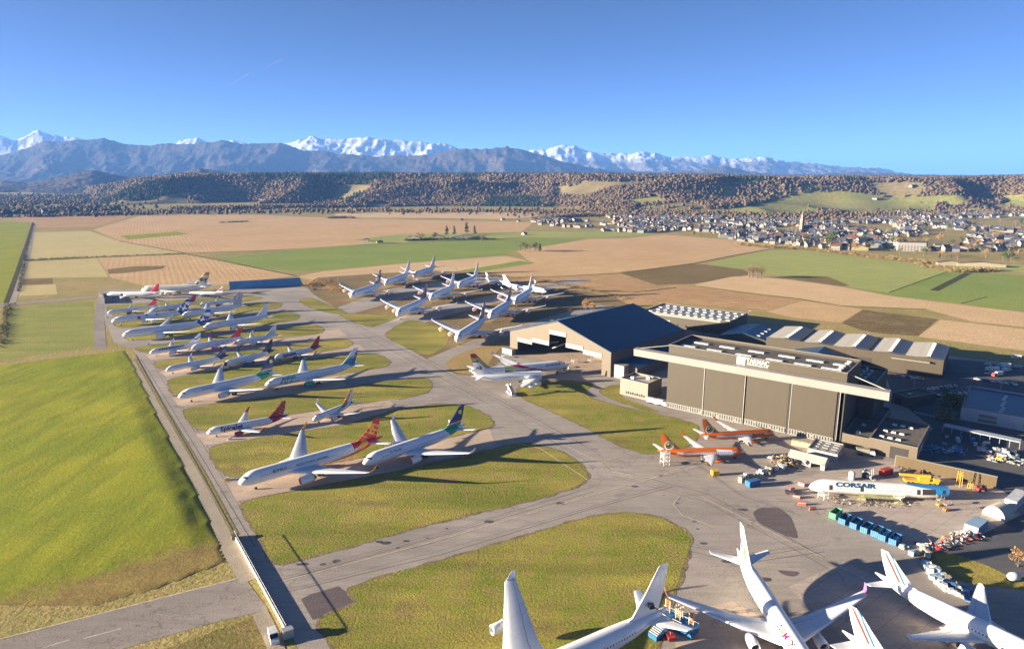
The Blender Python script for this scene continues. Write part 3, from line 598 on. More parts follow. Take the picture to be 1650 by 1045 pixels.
for s_, x in ((-1, 0), (1, W_)): MB().tube((x - s_ * .5, 4, Z - 1), (x + s_ * 17, -1.2, 31.8), .25).build('canopy_stay', M_whitep, big)
M_sign = plain('white sign letter', (.70, .69, .66), .5); flat_text(big, 'TARMAC', 43.2, 33.3, 3.5, M_sign, width=11.6, bold=.008, y=-.08); flat_text(big, 'AEROSAVE', 43.4, 32.25, 1.0, M_sign, width=11.0, bold=.0, y=-.08, name='lettering')
MB().box(38.3, 42.6, -.12, -.04, 32.0, 36.0).build('sign_logo', M_sign, big); fl = MB()
for k in range(3):
    c, s_ = math.cos(k * 2.094 + .5), math.sin(k * 2.094 + .5); fl.tube((40.45 + 1.0 * c, -.16, 34 + 1.0 * s_), (40.45 + 1.5 * c - .5 * s_, -.16, 34 + 1.5 * s_ + .5 * c), .3, .25, 8)
fl.lathe((40.45, -.13, 34), (0, -1, 0), [(0, .55), (.05, .5), (.05, .01)], 14).build('sign_mark', M_plant, big)
bk = flat_block(big, 2, 99, 30.3, 62, 25.5, M_clad, M_roofd, 1.2)
for k in range(6): MB().lathe((93 - (k % 2) * 3, 36 + 4 * k, 24.3), (0, 0, 1), [(0, .5), (1.4, .5), (1.5, .8), (1.9, .8), (2.0, .01)], 10).build('roof_vent', M_sky, bk)
# --- annex at its right foot
an = empty('annex_building', (big.location.x, big.location.y, .05), big.rotation_euler.z, label='low beige annex with dark roofs and open door beside the huge tan hangar', category='building')
r1 = flat_block(an, 92.2, 104, -1, 54, 6.6, M_clad2, M_roofd, .8); r2_ = flat_block(an, 104.1, 124, -1.5, 36, 7.4, M_clad2, M_roofd, .8)
for u, v in ((108, 6), (111.5, 6), (115, 6), (108, 15), (111.5, 15), (115, 15), (110, 27), (113.5, 27), (117, 27)): skylight(r2_, u, v, 6.6, 2.2, 1.6, .7)
for v in (8, 20, 32): skylight(r1, 97.5, v, 5.8, 2, 2, .6)
MB().box(113, 120.5, -1.62, -1.45, 0, 5.6).build('open_door', M_void, an); MB().box(124.02, 124.1, 2, 16, 2.2, 5.2).build('wall_panel', M_sky, an)
# --- gabled hangar with the stepped door opening
A, B = Vector((-1.4, 489, 0)), Vector((63.9, 426.2, 0)); gab, W_ = frame_root('gabled_hangar', A, B, 'beige gabled hangar with deep blue roof and stepped open doorway', 'hangar'); E, AP, D = 16.2, 30.0, 91.0
op = [(7.5, 0), (7.5, 10), (22, 10), (22, 12), (38, 12), (38, 20.5), (53, 20.5), (53, 13.5), (68, 13.5), (68, 11.5), (83.4, 11.5), (83.4, 0)]
fw = MB(); top = lambda u: E + (AP - E) * (1 - abs(u - W_ / 2) / (W_ / 2))
cuts = sorted(set([0, W_ / 2, W_] + [p[0] for p in op])); lo = lambda u: 0 if u < 7.5 or u > 83.4 else (10 if u < 22 else 12 if u < 38 else 20.5 if u < 53 else 13.5 if u < 68 else 11.5)
for a, b in zip(cuts[:-1], cuts[1:]):
    l = lo((a + b) / 2)
    fw.add([(a, 0, l), (b, 0, l), (b, 0, top(b)), (a, 0, top(a)), (a, .6, l), (b, .6, l), (b, .6, top(b)), (a, .6, top(a))], [(0, 1, 2, 3), (7, 6, 5, 4), (0, 4, 5, 1)])
for u, l, h in ((7.5, 0, 10), (22, 10, 12), (38, 12, 20.5), (53, 13.5, 20.5), (68, 11.5, 13.5), (83.4, 0, 11.5)): fw.add([(u, 0, l), (u, .6, l), (u, .6, h), (u, 0, h)], [(0, 1, 2, 3)])
fw.build('front_wall', M_clad2, gab)
MB().box(.0, .5, .6, D, 0, E).box(W_ - .5, W_, .6, D, 0, E).add([(0.5, D, 0), (W_ - .5, D, 0), (W_ - .5, D, E), (W_ / 2, D, AP), (.5, D, E)], [(0, 1, 2, 3, 4)]).build('wall', M_clad2, gab)
for x0, x1 in ((-.6, W_ / 2), (W_ + .6, W_ / 2)):
    MB().add([(x0, -.4, E + .1), (x1, -.4, AP + .3), (x1, D + .4, AP + .3), (x0, D + .4, E + .1), (x0, -.4, E + .5), (x1, -.4, AP + .8), (x1, D + .4, AP + .8), (x0, D + .4, E + .5)], [(3, 2, 1, 0), (4, 5, 6, 7), (0, 1, 5, 4), (2, 3, 7, 6), (3, 0, 4, 7)]).build('roof', M_roofb, gab)
for a, b, l in ((7.5, 22, 10), (22.1, 38, 12), (38.1, 53, 20.5), (53.1, 68, 13.5), (68.1, 83.4, 11.5)): MB().box(a, b, -.35, -.05, l, l + 3.0).build('door_lintel', M_whitep, gab)
for x0, z0, x1, z1 in ((10, 3, 30, 8), (24, 2, 37, 8), (55, 9, 66, 6)): MB().tube((x0, 20, z0 + 2), (x1, 20, z1 + 2), .5).build('inside_brace', M_whitep, gab)
MB().box(54, 82, 30, 30.3, 0, 12).build('inside_partition', M_clad2, gab)
MB().poly([(.6, .7, .02), (W_ - .6, .7, .02), (W_ - .6, D - .1, .02), (.6, D - .1, .02)]).build('hall_floor', M_pad, gab)
MB().box(-3.5, 6.5, -5, -1, 0, 4.2).build('entrance_box', M_whitep, gab)
lt = empty('lean_to_shed', gab.location, gab.rotation_euler.z, label='dark-roofed lean-to shed with white end along the gabled hangar side', category='building')
MB().add([(W_ + .1, 8, 0), (W_ + 15, 8, 0), (W_ + 15, 78, 0), (W_ + .1, 78, 0), (W_ + .1, 8, 9.2), (W_ + 15, 8, 7.2), (W_ + 15, 78, 7.2), (W_ + .1, 78, 9.2)], [(0, 1, 5, 4), (2, 3, 7, 6), (1, 2, 6, 5)]).build('wall', M_clad2, lt)
MB().add([(W_ + .1, 7.5, 9.4), (W_ + 15.6, 7.5, 7.3), (W_ + 15.6, 78.5, 7.3), (W_ + .1, 78.5, 9.4)], [(0, 1, 2, 3)]).build('roof', M_roofb, lt)
MB().box(W_ + .2, W_ + 9, 2, 7.9, 0, 8.6).build('end_room', M_whitep, lt)
# --- small cube building between the hangars
cu_, W_ = frame_root('plant_building', Vector((64.7, 391.3, 0)), Vector((78.8, 378.8, 0)), 'small cream cube building on the grass left of the huge tan hangar')
r_ = flat_block(cu_, 0, W_, 0, 16, 10, M_white_clad, M_roofp, .8)
for u, v in ((4, 5), (11, 11)): MB().box(u, u + 2.2, v, v + 2, 9.2, 10.6).build('roof_unit', M_plant, r_)
vent = MB()
for k in range(9): vent.box(4 + k * 1.5, 4.9 + k * 1.5, -.12, -.02, 1.4, 2.6 + .4 * (k % 2))
vent.build('vent_grille', M_void, cu_)
# --- back building with rows of skylights
bb, W_ = frame_root('skylight_hall', Vector((115.5, 591, 0)), Vector((178.2, 545, 0)), 'long tan hall with many small roof skylights behind the gabled hangar')
r_ = flat_block(bb, 0, W_, 0, 44, 11.5, M_clad, M_roofg, .5); MB().box(.5, W_ - 8, -.25, -.04, 9.4, 11.2).build('fascia', M_beam, bb)
for i in range(11):
    for j in range(4): skylight(r_, 5 + i * 6.9 + (j % 2) * 2.5, 6 + j * 10.5, 11.0, 3.4, 3.0, .5)
MB().box(22, 26, -.2, -.03, 0, 6).build('hall_door', M_whitep, bb)
for k in range(6): MB().box(32 + k * 7.5, 33.4 + k * 7.5, -.15, -.03, 2.2, 3.6).build('window', M_glass, bb)
# --- large warehouse with folded roof
wh, W_ = frame_root('folded_roof_warehouse', Vector((187, 488.2, 0)), Vector((277, 422.7, 0)), 'large warehouse with five pale folded roof bays and skylight rows'); Dp = 50
MB().box(0, W_, 0, .5, 0, 12.2).box(0, W_, Dp - .5, Dp, 0, 11).box(0, .5, .5, Dp - .5, 0, 11.2).box(W_ - .5, W_, .5, Dp - .5, 0, 11.2).build('wall', M_clad, wh)
nb = 5; bw = W_ / nb
for k in range(nb):
    x0 = k * bw; xr = x0 + bw * .58
    MB().add([(x0 + .02, .6, 11.3), (xr, .6, 12.9), (xr, Dp, 12.9), (x0 + .02, Dp, 11.3)], [(0, 1, 2, 3)]).build('roof_slope', M_roofp, wh)  # sun-facing slope painted paler, sunlight put into the roof colour
    b_ = MB().add([(xr, .6, 12.9), (x0 + bw - .02, .6, 11.3), (x0 + bw - .02, Dp, 11.3), (xr, Dp, 12.9)], [(0, 1, 2, 3)]).build('roof_slope', M_roofg, wh)  # slope turned from the sun painted greyer, its shade in the colour
    MB().add([(x0 + .02, .55, 11.2), (x0 + bw - .02, .55, 11.2), (xr, .55, 12.9)], [(0, 1, 2)]).add([(x0 + .02, Dp + .02, 11.2), (x0 + bw - .02, Dp + .02, 11.2), (xr, Dp + .02, 12.9)], [(0, 1, 2)]).build('roof_gable', M_clad, wh)
    for j in range(9): skylight(b_, xr + .4, 5 + j * 5, 12.6, 2.2, 1.3, .8)
    if k in (0, 2): MB().box(x0 + bw - 1.0, x0 + bw + 1.0, 2, Dp - 2, 11.2, 12.2).build('roof_gutter', M_void, wh)
MB().box(60, 70, -.15, -.02, 0, 7).build('loading_door', M_void, wh); MB().box(82, 104, -3, -.02, 9.6, 10.4).build('loading_canopy', M_trim, wh)
gs = empty('gabled_workshop', wh.location, wh.rotation_euler.z, label='blue-roofed gabled workshop adjoining the folded-roof warehouse', category='building')
for x0, x1, y0, y1, e, a in ((-36, -.5, 6, 48, 7.5, 11), (22, 58, -20, -.5, 6.5, 10.5)):
    xm = (x0 + x1) / 2
    MB().add([(x0, y0, 0), (x1, y0, 0), (x1, y0, e), (xm, y0, a), (x0, y0, e), (x0, y1, 0), (x1, y1, 0), (x1, y1, e), (xm, y1, a), (x0, y1, e)], [(0, 1, 2, 3, 4), (9, 8, 7, 6, 5), (1, 6, 7, 2), (5, 0, 4, 9)]).build('wall', M_clad, gs)
    for xe in (x0 - .5, x1 + .5):
        rr_ = MB().add([(xe, y0 - .6, e - .1), (xm, y0 - .6, a + .1), (xm, y1 + .6, a + .1), (xe, y1 + .6, e - .1), (xe, y0 - .6, e + .15), (xm, y0 - .6, a + .4), (xm, y1 + .6, a + .4), (xe, y1 + .6, e + .15)], [(3, 2, 1, 0), (4, 5, 6, 7), (0, 1, 5, 4), (2, 3, 7, 6), (3, 0, 4, 7)]).build('roof', M_roofb, gs)
        if xe > xm and y1 > 0:
            for j in range(4): skylight(rr_, (xm + xe) / 2, y0 + 6 + 9 * j, (e + a) / 2 + .1, 3, 2, .5)
# --- grey building at the right
gb, W_ = frame_root('grey_office_building', Vector((240.4, 347.4, 0)), Vector((287, 311, 0)), 'blue-grey flat building with dark roof and one diagonal skylight row'); r_ = flat_block(gb, 0, W_, 0, 48, 7.2, M_grey_clad, M_roofb, .7)
for j in range(9): skylight(r_, 17 + (j % 3) * .4, 5 + j * 4.2, 6.5, 1.8, 1.5, .4)
MB().box(8, 16, -.12, -.02, 1.0, 2.6).box(8, 16, -.12, -.02, 3.4, 5.0).build('window_strip', M_trim, gb); MB().box(22, 22.4, -.3, -.02, 0, 7.1).build('downpipe', M_plant, gb)
lb, W_ = frame_root('store_building', G(1436, 648), G(1462, 657), 'small dark flat-roofed store between the huge hangar and the shaded car park'); r_ = flat_block(lb, 0, W_, 0, 22, 6, M_clad2, M_roofd, .7)
for u in (4, 9): skylight(r_, u, 9, 5.3, 1.8, 1.4, .4)
MB().box(2, 6, -.12, -.02, 0, 4).build('store_door', M_void, lb)
# --- workshop hut with panel roof, white tent
hut, W_ = frame_root('workshop_hut', Vector((138.2, 299.2, 0)), Vector((148.5, 291.6, 0)), 'low dark hut with chequered roof panels beside the white tent'); r_ = flat_block(hut, 0, W_, 0, 15, 3.7, M_plant, M_roofg, .25)
for i in range(3):
    for j in range(4): skylight(r_, 2.3 + i * 4, 2.4 + j * 3.4, 3.45, 2.6, 1.5, .12)
tn, W_ = frame_root('white_tent', Vector((126.1, 292.5, 0)), Vector((138.6, 282.2, 0)), 'white fabric storage tent with open bays near the orange jets', 'tent'); M_fab = plain('white tent fabric', (.32, .31, .29), .8, var=.04)
MB().add([(x, y, z) for x in (0, W_) for y, z in ((0, 2.9), (3.6, 4.9), (7.2, 2.9))], [(0, 3, 4, 1), (1, 4, 5, 2)]).build('roof', M_fab, tn)
MB().box(0, W_, 7.1, 7.2, 0, 2.9).add([(W_, 0, 0), (W_, 7.2, 0), (W_, 7.2, 2.9), (W_, 3.6, 4.9), (W_, 0, 2.9)], [(0, 1, 2, 3, 4)]).box(6.5, 10.2, -.05, .05, 0, 2.9).box(14.6, W_, -.05, .05, 0, 2.9).box(0, W_, -.05, .05, 2.3, 2.9).build('wall', M_fab, tn)
for x in (0, 3.3, 6.6, 10.2, 14.5): MB().tube((x, 0, 0), (x, 0, 2.9), .12).build('post', M_plant, tn)
# --- walls and blast screens
def wall(A, B, h, t, mat, label, name='screen_wall', cap=None, cat='wall'):
    r_, W = frame_root(name, A, B, label, cat); MB().box(0, W, 0, t, 0, h).build('panel', mat, r_)
    MB().box(-.1, W + .1, -.1, t + .1, h, h + .25).build('cap', cap or M_trim, r_)
    n = max(2, int(W / 6))
    for k in range(n + 1): MB().box(W * k / n - .15, W * k / n + .15, t, t + .5, 0, h).build('post', M_plant, r_)
    return r_
wall(Vector((172.5, 287.1, 0)), Vector((202.4, 264.6, 0)), 5.2, .4, ribbed('golden tan sheet', (.105, .074, .038), 2.2), 'long golden tan screen wall behind the stripped white hull')
bf, W_ = frame_root('blast_screen', Vector((-324, 774, 0)), Vector((-250, 808, 0)), 'long blue sloping blast screen at the far end of the taxiway', 'wall')
MB().add([(0, 0, 0), (W_, 0, 0), (W_ - 3, 2.2, 9), (0, 2.2, 9), (0, .5, 0), (W_, .5, 0), (W_ - 3, 2.7, 9), (0, 2.7, 9)], [(0, 1, 2, 3), (7, 6, 5, 4), (1, 5, 6, 2), (4, 0, 3, 7), (3, 2, 6, 7)]).build('panel', plain('shade-blue blast panel', (.10, .27, .46), .55, var=.15, scale=.1), bf)  # the blue of the panel's shaded face is painted into its colour
for k in range(10): MB().tube((2 + k * 8, 6, 0), (2 + k * 8, 2.8, 8.4), .2).build('strut', M_plant, bf)
p_, q_ = G(164, 473), G(170, 489); wall(q_, p_, 4.2, .25, M_white_clad, 'short white screen panel at the far bend of the lane')
# ------------------------------------------------------------------ aircraft
def paint(name, base, layers=(), L=0.0, rough=.34, coat=.3, grime=.10):
    'painted skin; layers = [(conditions, colour)]; x is metres from the nose'
    m = N(name, rough, 0, .4); m.b.inputs['Coat Weight'].default_value = coat; m.b.inputs['Coat Roughness'].default_value = .2
    sp = m.n('ShaderNodeSeparateXYZ'); m.put(sp.inputs[0], m.co); x = m.math('ADD', sp.outputs[0], L / 2); y, z = sp.outputs[1], sp.outputs[2]
    n1 = m.noise(.7, 5, .65, stretch=(.35, 1, 1.5)); g = m._mr(n1, .45, .75)
    c = base
    for conds, lc in layers:
        k = None
        for q in conds:
            t = q[0]
            if t == 'l': v = m.math('ADD', m.math('ADD', m.math('MULTIPLY', x, q[1]), m.math('MULTIPLY', z, q[2])), q[3])
            elif t == 'q': v = m.math('MULTIPLY', m.math('SUBTRACT', z, m.math('ADD', m.math('MULTIPLY', m.math('MULTIPLY', m.math('SUBTRACT', x, q[2]), m.math('SUBTRACT', x, q[2])), q[3]), m.math('MULTIPLY_ADD', m.math('SUBTRACT', x, q[2]), q[4], q[5]))), q[1])
            elif t == 'c': v = m.math('SUBTRACT', q[3] ** 2, m.math('ADD', m.math('POWER', m.math('ABSOLUTE', m.math('SUBTRACT', x, q[1])), 2), m.math('POWER', m.math('ABSOLUTE', m.math('SUBTRACT', z, q[2])), 2)))
            elif t == 'w': v = m.math('SUBTRACT', m.noise(q[1], 2, .5, stretch=q[3] if len(q) > 3 else None), q[2])
            elif t == 's': v = m.math('SUBTRACT', q[4], m.math('FRACT', m.math('DIVIDE', m.math('ADD', m.math('MULTIPLY', x, q[1]), m.math('MULTIPLY', z, q[2])), q[3])))
            v = m.math('GREATER_THAN', v, 0.0); k = v if k is None else m.math('MULTIPLY', k, v)
        c = m.mix(k, c, lc)
    c = m.mix(m.math('MULTIPLY', g, grime), c, (.22, .20, .17))
    return m.done(c)
WHT = (.74, .745, .75)
M_skin = paint('white aircraft paint', WHT)
M_wing = paint('pale grey wing paint', (.66, .67, .69), grime=.16, rough=.4)
M_lead = paint('bare metal leading edge', (.74, .74, .75), rough=.3)
M_belly = paint('pale grey belly paint', (.62, .63, .65))
M_cream = paint('cream aircraft paint', (.76, .70, .58))
M_tyre = plain('rubber tyre', (.03, .03, .032), .85); M_strut = plain('grey gear leg', (.42, .43, .45), .45, .3)
M_winb = plain('cabin window glass', (.10, .12, .16), .3)
M_winband = paint('cabin window row', WHT, [([('s', 1, 0, .9, .38)], (.10, .12, .16))])
M_fan = plain('dark fan blades', (.05, .05, .055), .4, .4); M_exh = plain('burnt exhaust metal', (.26, .24, .22), .45, .6)
M_cover = plain('red engine cover cloth', (.50, .06, .05), .8); M_covo = plain('orange pink engine cover', (.70, .24, .16), .8)
M_door = plain('grey door outline', (.40, .42, .46), .6); M_flap = plain('grey flap gap', (.30, .31, .34), .6)
def col_paint(name, c): return paint(name, c, rough=.35)
M_navy = col_paint('navy paint', (.012, .022, .10)); M_red = col_paint('red paint', (.55, .02, .025)); M_maroon = col_paint('maroon paint', (.26, .015, .045)); M_orange = col_paint('orange paint', (.80, .17, .015))
M_teal = col_paint('teal paint', (.01, .27, .25)); M_black = col_paint('black paint', (.02, .02, .025)); M_pink = col_paint('pink paint', (.75, .12, .36)); M_gold = col_paint('golden paint', (.80, .42, .03)); M_blue = col_paint('blue paint', (.02, .12, .42)); M_purple = col_paint('purple paint', (.14, .025, .12)); M_lgreen = col_paint('leaf green paint', (.22, .52, .06))
def types():
    wide = dict(ry=2.82, rz=2.82, zc=5.3, Ln=7.2, Lt=21, H=17.3, b=29.3, c0=11.2, yk=9.4, ck=7.6, ct=2.5, swp=32, dih=6, eng=[(9.4, 1.5, 5.8)], wl='up', wh=2.0, fin=(12.4, 9.2, 4.0, 3.3), hs=(9.4, 5.8, 2.1, 9.7, 34, 1.0, 6), wr=.68, bog=2, my=5.3)
    T = {}
    T['twin wide'] = dict(wide, L=63.7, sw=20.6, ms=31.5)
    T['short twin wide'] = dict(wide, L=58.8, sw=18.4, ms=29)
    T['four wide'] = dict(wide, L=63.7, sw=20.6, ms=31.5, eng=[(9.4, 1.2, 4.6), (19.0, 1.2, 4.6)])
    T['long four'] = dict(wide, L=75.3, sw=27.0, ms=39, b=31, eng=[(9.4, 1.4, 5.4), (19.5, 1.4, 5.4)])
    T['stub wide'] = dict(wide, L=46.7, sw=14.6, ms=23.5, H=15.8, b=20.9, c0=9.6, yk=7.8, ck=6.3, ct=2.1, swp=29, fin=(11.4, 8.2, 3.8, 3.0), hs=(8.2, 5.2, 2.0, 8.1, 33, 1.0, 6), eng=[(7.9, 1.35, 4.9)], wl='fence', wh=.9)
    T['tall four'] = dict(T['long four'], H=20.3, c0=14.0, ck=10.2, ct=3.5)
    T['new wide'] = dict(wide, L=66.8, ry=2.98, rz=3.04, zc=5.6, H=17.1, b=31.4, c0=12.4, yk=10.2, ck=8.4, ct=1.9, swp=35, sw=20.8, ms=33, eng=[(10.4, 1.75, 6.6)], wl='curve', wh=3.2)
    T['new wide long'] = dict(T['new wide'], L=73.8, sw=25, ms=37.5)
    T['double deck'] = dict(L=72.7, ry=3.57, rz=4.2, zc=6.9, Ln=8.2, Lt=26, H=24.1, b=39.4, c0=17.6, yk=14.0, ck=10.6, ct=3.6, swp=36, dih=6.5, sw=19.4, ms=36, eng=[(14.6, 1.75, 5.8), (25.6, 1.75, 5.8)], wl='fence', wh=1.3, fin=(18.5, 13.6, 6.0, 5.2), hs=(13.5, 9.6, 3.6, 15.2, 37, 1.6, 7), wr=.72, bog=3, my=6.2)
    T['narrow'] = dict(L=39.5, ry=1.88, rz=2.0, zc=3.35, Ln=4.6, Lt=13.6, H=12.5, b=16.9, c0=7.4, yk=5.3, ck=5.0, ct=1.7, swp=28, dih=6, sw=13.0, ms=20.3, eng=[(4.9, 1.02, 3.9)], wl='blend', wh=2.4, fin=(9.6, 7.0, 3.0, 2.0), hs=(5.6, 3.8, 1.4, 7.1, 34, .7, 7), wr=.52, bog=1, my=2.9)
    T['narrow short'] = dict(T['narrow'], L=33.4, sw=10.6, ms=17.0)
    T['narrow bus'] = dict(T['narrow'], L=37.6, ry=1.98, rz=2.05, zc=3.6, H=11.9, sw=12.2, ms=18.6, eng=[(5.7, 1.08, 4.2)])
    T['narrow long'] = dict(T['narrow bus'], L=44.5, sw=15.4, ms=22.6)
    return T
TYPES = types()
AF = ((0, 0), (.02, .25), (.1, .52), (.3, .62), (.6, .42), (1, .03), (1, -.03), (.6, -.3), (.3, -.42), (.1, -.36), (.02, -.2))
def section(le, chord, thick, up): up = Vector(up); return [Vector(le) + Vector((f * chord, 0, 0)) + up * (t * thick * chord) for f, t in AF]
def fus_at(T, s):
    L, Ln, Lt = T['L'], T['Ln'], T['Lt']; k, dz = 1.0, 0.0
    if s < Ln:
        t = max(s / Ln, 0); k = (1 - (1 - t) ** 2.1) ** .60 if t > 0 else 0.0; dz = -.30 * T['rz'] * (1 - t) ** 1.8
    elif s > L - Lt:
        t = (s - (L - Lt)) / Lt; k = 1 - .93 * t ** 1.75; dz = (1 - k) * T['rz'] * .78
    return T['ry'] * max(k, .015), T['rz'] * max(k, .015), T['zc'] + dz
def wing_le(T, y):
    x = T['sw'] + max(y - T['ry'], 0) * math.tan(R(T['swp'])); return x
def wing_z(T, y): return T['zc'] - .50 * T['rz'] + max(y - T['ry'], 0) * math.tan(R(T['dih'])) + .9 * (max(y - T['ry'], 0) / T['b']) ** 2 * (T['b'] / 30)
def wing_chord(T, y):
    if y <= T['yk']: return T['c0'] + (T['ck'] - T['c0']) * max(y - T['ry'], 0) / (T['yk'] - T['ry'])
    return T['ck'] + (T['ct'] - T['ck']) * (y - T['yk']) / (T['b'] - T['yk'])
TXT = {}
def text_shape(txt, bold=.0, shear=0.0):
    k = (txt, bold, shear)
    if k in TXT: return TXT[k]
    cu = bpy.data.curves.new('t', 'FONT'); cu.body = txt; cu.size = 1.0; cu.offset = bold; cu.shear = shear; cu.resolution_u = 3
    ob = bpy.data.objects.new('t', cu); col.objects.link(ob); bpy.context.view_layer.update()
    me = bpy.data.meshes.new_from_object(ob.evaluated_get(bpy.context.evaluated_depsgraph_get())); bpy.data.objects.remove(ob); bpy.data.curves.remove(cu)
    bm = bmesh.new(); bm.from_mesh(me); bmesh.ops.triangulate(bm, faces=bm.faces)
    for i in range(-2, 11): bmesh.ops.bisect_plane(bm, geom=bm.verts[:] + bm.edges[:] + bm.faces[:], plane_co=(0, i * .12, 0), plane_no=(0, 1, 0))
    bm.verts.index_update(); V = [tuple(v.co[:2]) for v in bm.verts]; Fs = [tuple(v.index for v in f.verts) for f in bm.faces]; bm.free(); bpy.data.meshes.remove(me)
    x0 = min(v[0] for v in V); x1 = max(v[0] for v in V); V = [(v[0] - x0, v[1]) for v in V]
    TXT[k] = (V, Fs, x1 - x0); return TXT[k]
def hull_text(root, T, txt, s0, phi, size, mat, side=-1, width=None, bold=.0, shear=0.0, name='lettering'):
    'lettering laid on the curved hull; s0 = distance from the nose of its first letter'
    V, Fs, w = text_shape(txt, bold, shear); kx = size if width is None else width / w; P = []
    for x, y in V:
        s = s0 + (x * kx if side < 0 else -x * kx); ry, rz, zc = fus_at(T, s); a = R(phi) + y * size / rz
        P.append((s - T['L'] / 2, side * (ry + .05) * math.cos(a), zc + (rz + .05) * math.sin(a)))
    return MB().add(P, Fs).build(name, mat, root)
def fin_text(root, T, txt, s0, z0, size, mat, side=-1, name='fin_emblem', rot=0.0, bold=.02):
    V, Fs, w = text_shape(txt, bold, 0); c, s_ = math.cos(R(rot)), math.sin(R(rot))
    P = [(s0 + (x * c - y * s_) * size * (1 if side < 0 else -1) - T['L'] / 2, side * (.62 if T['L'] > 45 else .4), z0 + (x * s_ + y * c) * size) for x, y in V]
    return MB().add(P, Fs).build(name, mat, root)
def airliner(ty, label, body=None, fin=None, eng=None, cover='fan', winglet=None, wing=None, detail=1, parts='all', category='aircraft', group=None, name='airliner', tailplane=None, cut=0.0):
    T = TYPES[ty]; L = T['L']; h = L / 2
    body = body or M_skin; fin = fin or body; eng = eng or M_skin; wing = wing or M_wing; winglet = winglet or M_skin; tailplane = tailplane or M_skin
    root = empty(name, label=label, category=category, group=group)
    # hull
    S = sorted(set([T['Ln'] * t for t in (0, .004, .015, .04, .08, .14, .22, .32, .45, .6, .78, 1)] + [T['Ln'] + (L - T['Ln'] - T['Lt']) * t / 8 for t in range(1, 9)] + [L - T['Lt'] * (1 - t / 12) for t in range(1, 13)]))
    if cut: S = [cut] + [s for s in S if s > cut + .5]
    rings = []
    for s in S:
        ry, rz, zc = fus_at(T, s); rings.append([(s - h, ry * math.cos(a), zc + rz * math.sin(a)) for a in (2 * math.pi * i / 28 for i in range(28))])
    MB().loft(rings).build('fuselage', body, root, smooth=True if not cut else 50)
    if cut:
        ry, rz, zc = fus_at(T, cut); MB().poly([(cut - h - .03, ry * .95 * math.cos(a), zc + rz * .95 * math.sin(a)) for a in (2 * math.pi * i / 28 for i in range(28))]).build('open_hull_end', M_fan, root)
    # belly fairing
    fr = []
    for t in np.linspace(0, 1, 9):
        k = math.sin(math.pi * min(max(t * .96 + .02, 0), 1)) ** .5; s = T['sw'] - .12 * T['c0'] + t * T['c0'] * 1.42
        fr.append([(s - h, T['ry'] * 1.06 * k * math.cos(a), T['zc'] - T['rz'] * .62 + T['rz'] * .52 * k * math.sin(a)) for a in (2 * math.pi * i / 16 for i in range(16))])
    MB().loft(fr).build('belly_fairing', M_belly, root, smooth=True)
    # wings
    b, dih = T['b'], R(T['dih'])
    for sd_ in (-1, 1):
        ys = [T['ry'] * .55, T['ry'], (T['ry'] + T['yk']) / 2, T['yk'], T['yk'] + (b - T['yk']) * .33, T['yk'] + (b - T['yk']) * .66, b]
        secs = [section((wing_le(T, y) - h, sd_ * y, wing_z(T, y)), wing_chord(T, y), .13 - .04 * min(y / b, 1), (0, 0, 1)) for y in ys]
        w = MB().loft(secs).build('wing', wing, root, smooth=35)
        # leading edge, flap lines and flap fairings
        le = MB()
        for i in range(1, len(ys) - 1):
            a, c = secs[i], secs[i + 1]
            e = Vector((-.03, 0, .02)); le.add([a[10] + e, a[0] + e, a[1] + e, a[2] + e, c[10] + e, c[0] + e, c[1] + e, c[2] + e], [(0, 1, 5, 4), (1, 2, 6, 5), (2, 3, 7, 6)])
        le.build('leading_edge', M_lead, w, smooth=True)
        fl = MB()
        for f, u0, u1 in ((.70, 1, 4), (.72, 4, 6)):
            for i in range(u0, u1):
                q = []
                for k in (i, i + 1):
                    p0, p1 = secs[k][4], secs[k][5]; t = (f - .6) / .4
                    for dt in (0, .05): q.append(p0.lerp(p1, t + dt) + Vector((0, 0, .03)))
                fl.add(q, [(0, 1, 3, 2)])
        fl.build('flap_gap', M_flap, w)
        for y in (T['yk'] * .72, T['yk'] + (b - T['yk']) * .22, T['yk'] + (b - T['yk']) * .48):
            c = wing_chord(T, y); x0 = wing_le(T, y) + c * .5 - h; z = wing_z(T, y) - .035 * c; k = c * .075
            MB().loft([[(x0 + c * .62 * t, sd_ * y + k * .6 * r * math.cos(a), z - k * .5 + k * r * math.sin(a)) for a in (2 * math.pi * i / 8 for i in range(8))] for t, r in ((0, .15), (.2, .8), (.5, 1), (.8, .6), (1, .1))]).build('flap_fairing', wing, w, smooth=True)
        # winglet
        y, c, wh = b, T['ct'], T['wh']; x = wing_le(T, b) - h; z = wing_z(T, b); wm = MB(); tn = math.tan(R(T['swp'] + 8))
        if T['wl'] == 'up': wm.loft([section((x, sd_ * y, z), c, .09, (0, 0, 1)), section((x + .9, sd_ * (y + .45), z + .35), c * .8, .09, (0, -.6 * sd_, .8)), section((x + 1.1 + wh * .8, sd_ * (y + .95), z + wh), c * .38, .08, (0, -sd_, .1))])
        elif T['wl'] == 'blend': wm.loft([section((x, sd_ * y, z), c, .09, (0, 0, 1)), section((x + .5, sd_ * (y + .35), z + .3), c * .85, .09, (0, -.7 * sd_, .7)), section((x + .7 + wh * .75, sd_ * (y + .85), z + wh), c * .4, .08, (0, -sd_, .2))])
        elif T['wl'] == 'curve': wm.loft([section((x, sd_ * y, z), c, .09, (0, 0, 1)), section((x + .9, sd_ * (y + .8), z + .3), c * .9, .09, (0, -.3 * sd_, .9)), section((x + 2.2, sd_ * (y + 1.5), z + 1.2), c * .7, .08, (0, -.75 * sd_, .6)), section((x + 4.0, sd_ * (y + 1.9), z + wh), c * .3, .08, (0, -.95 * sd_, .3))])
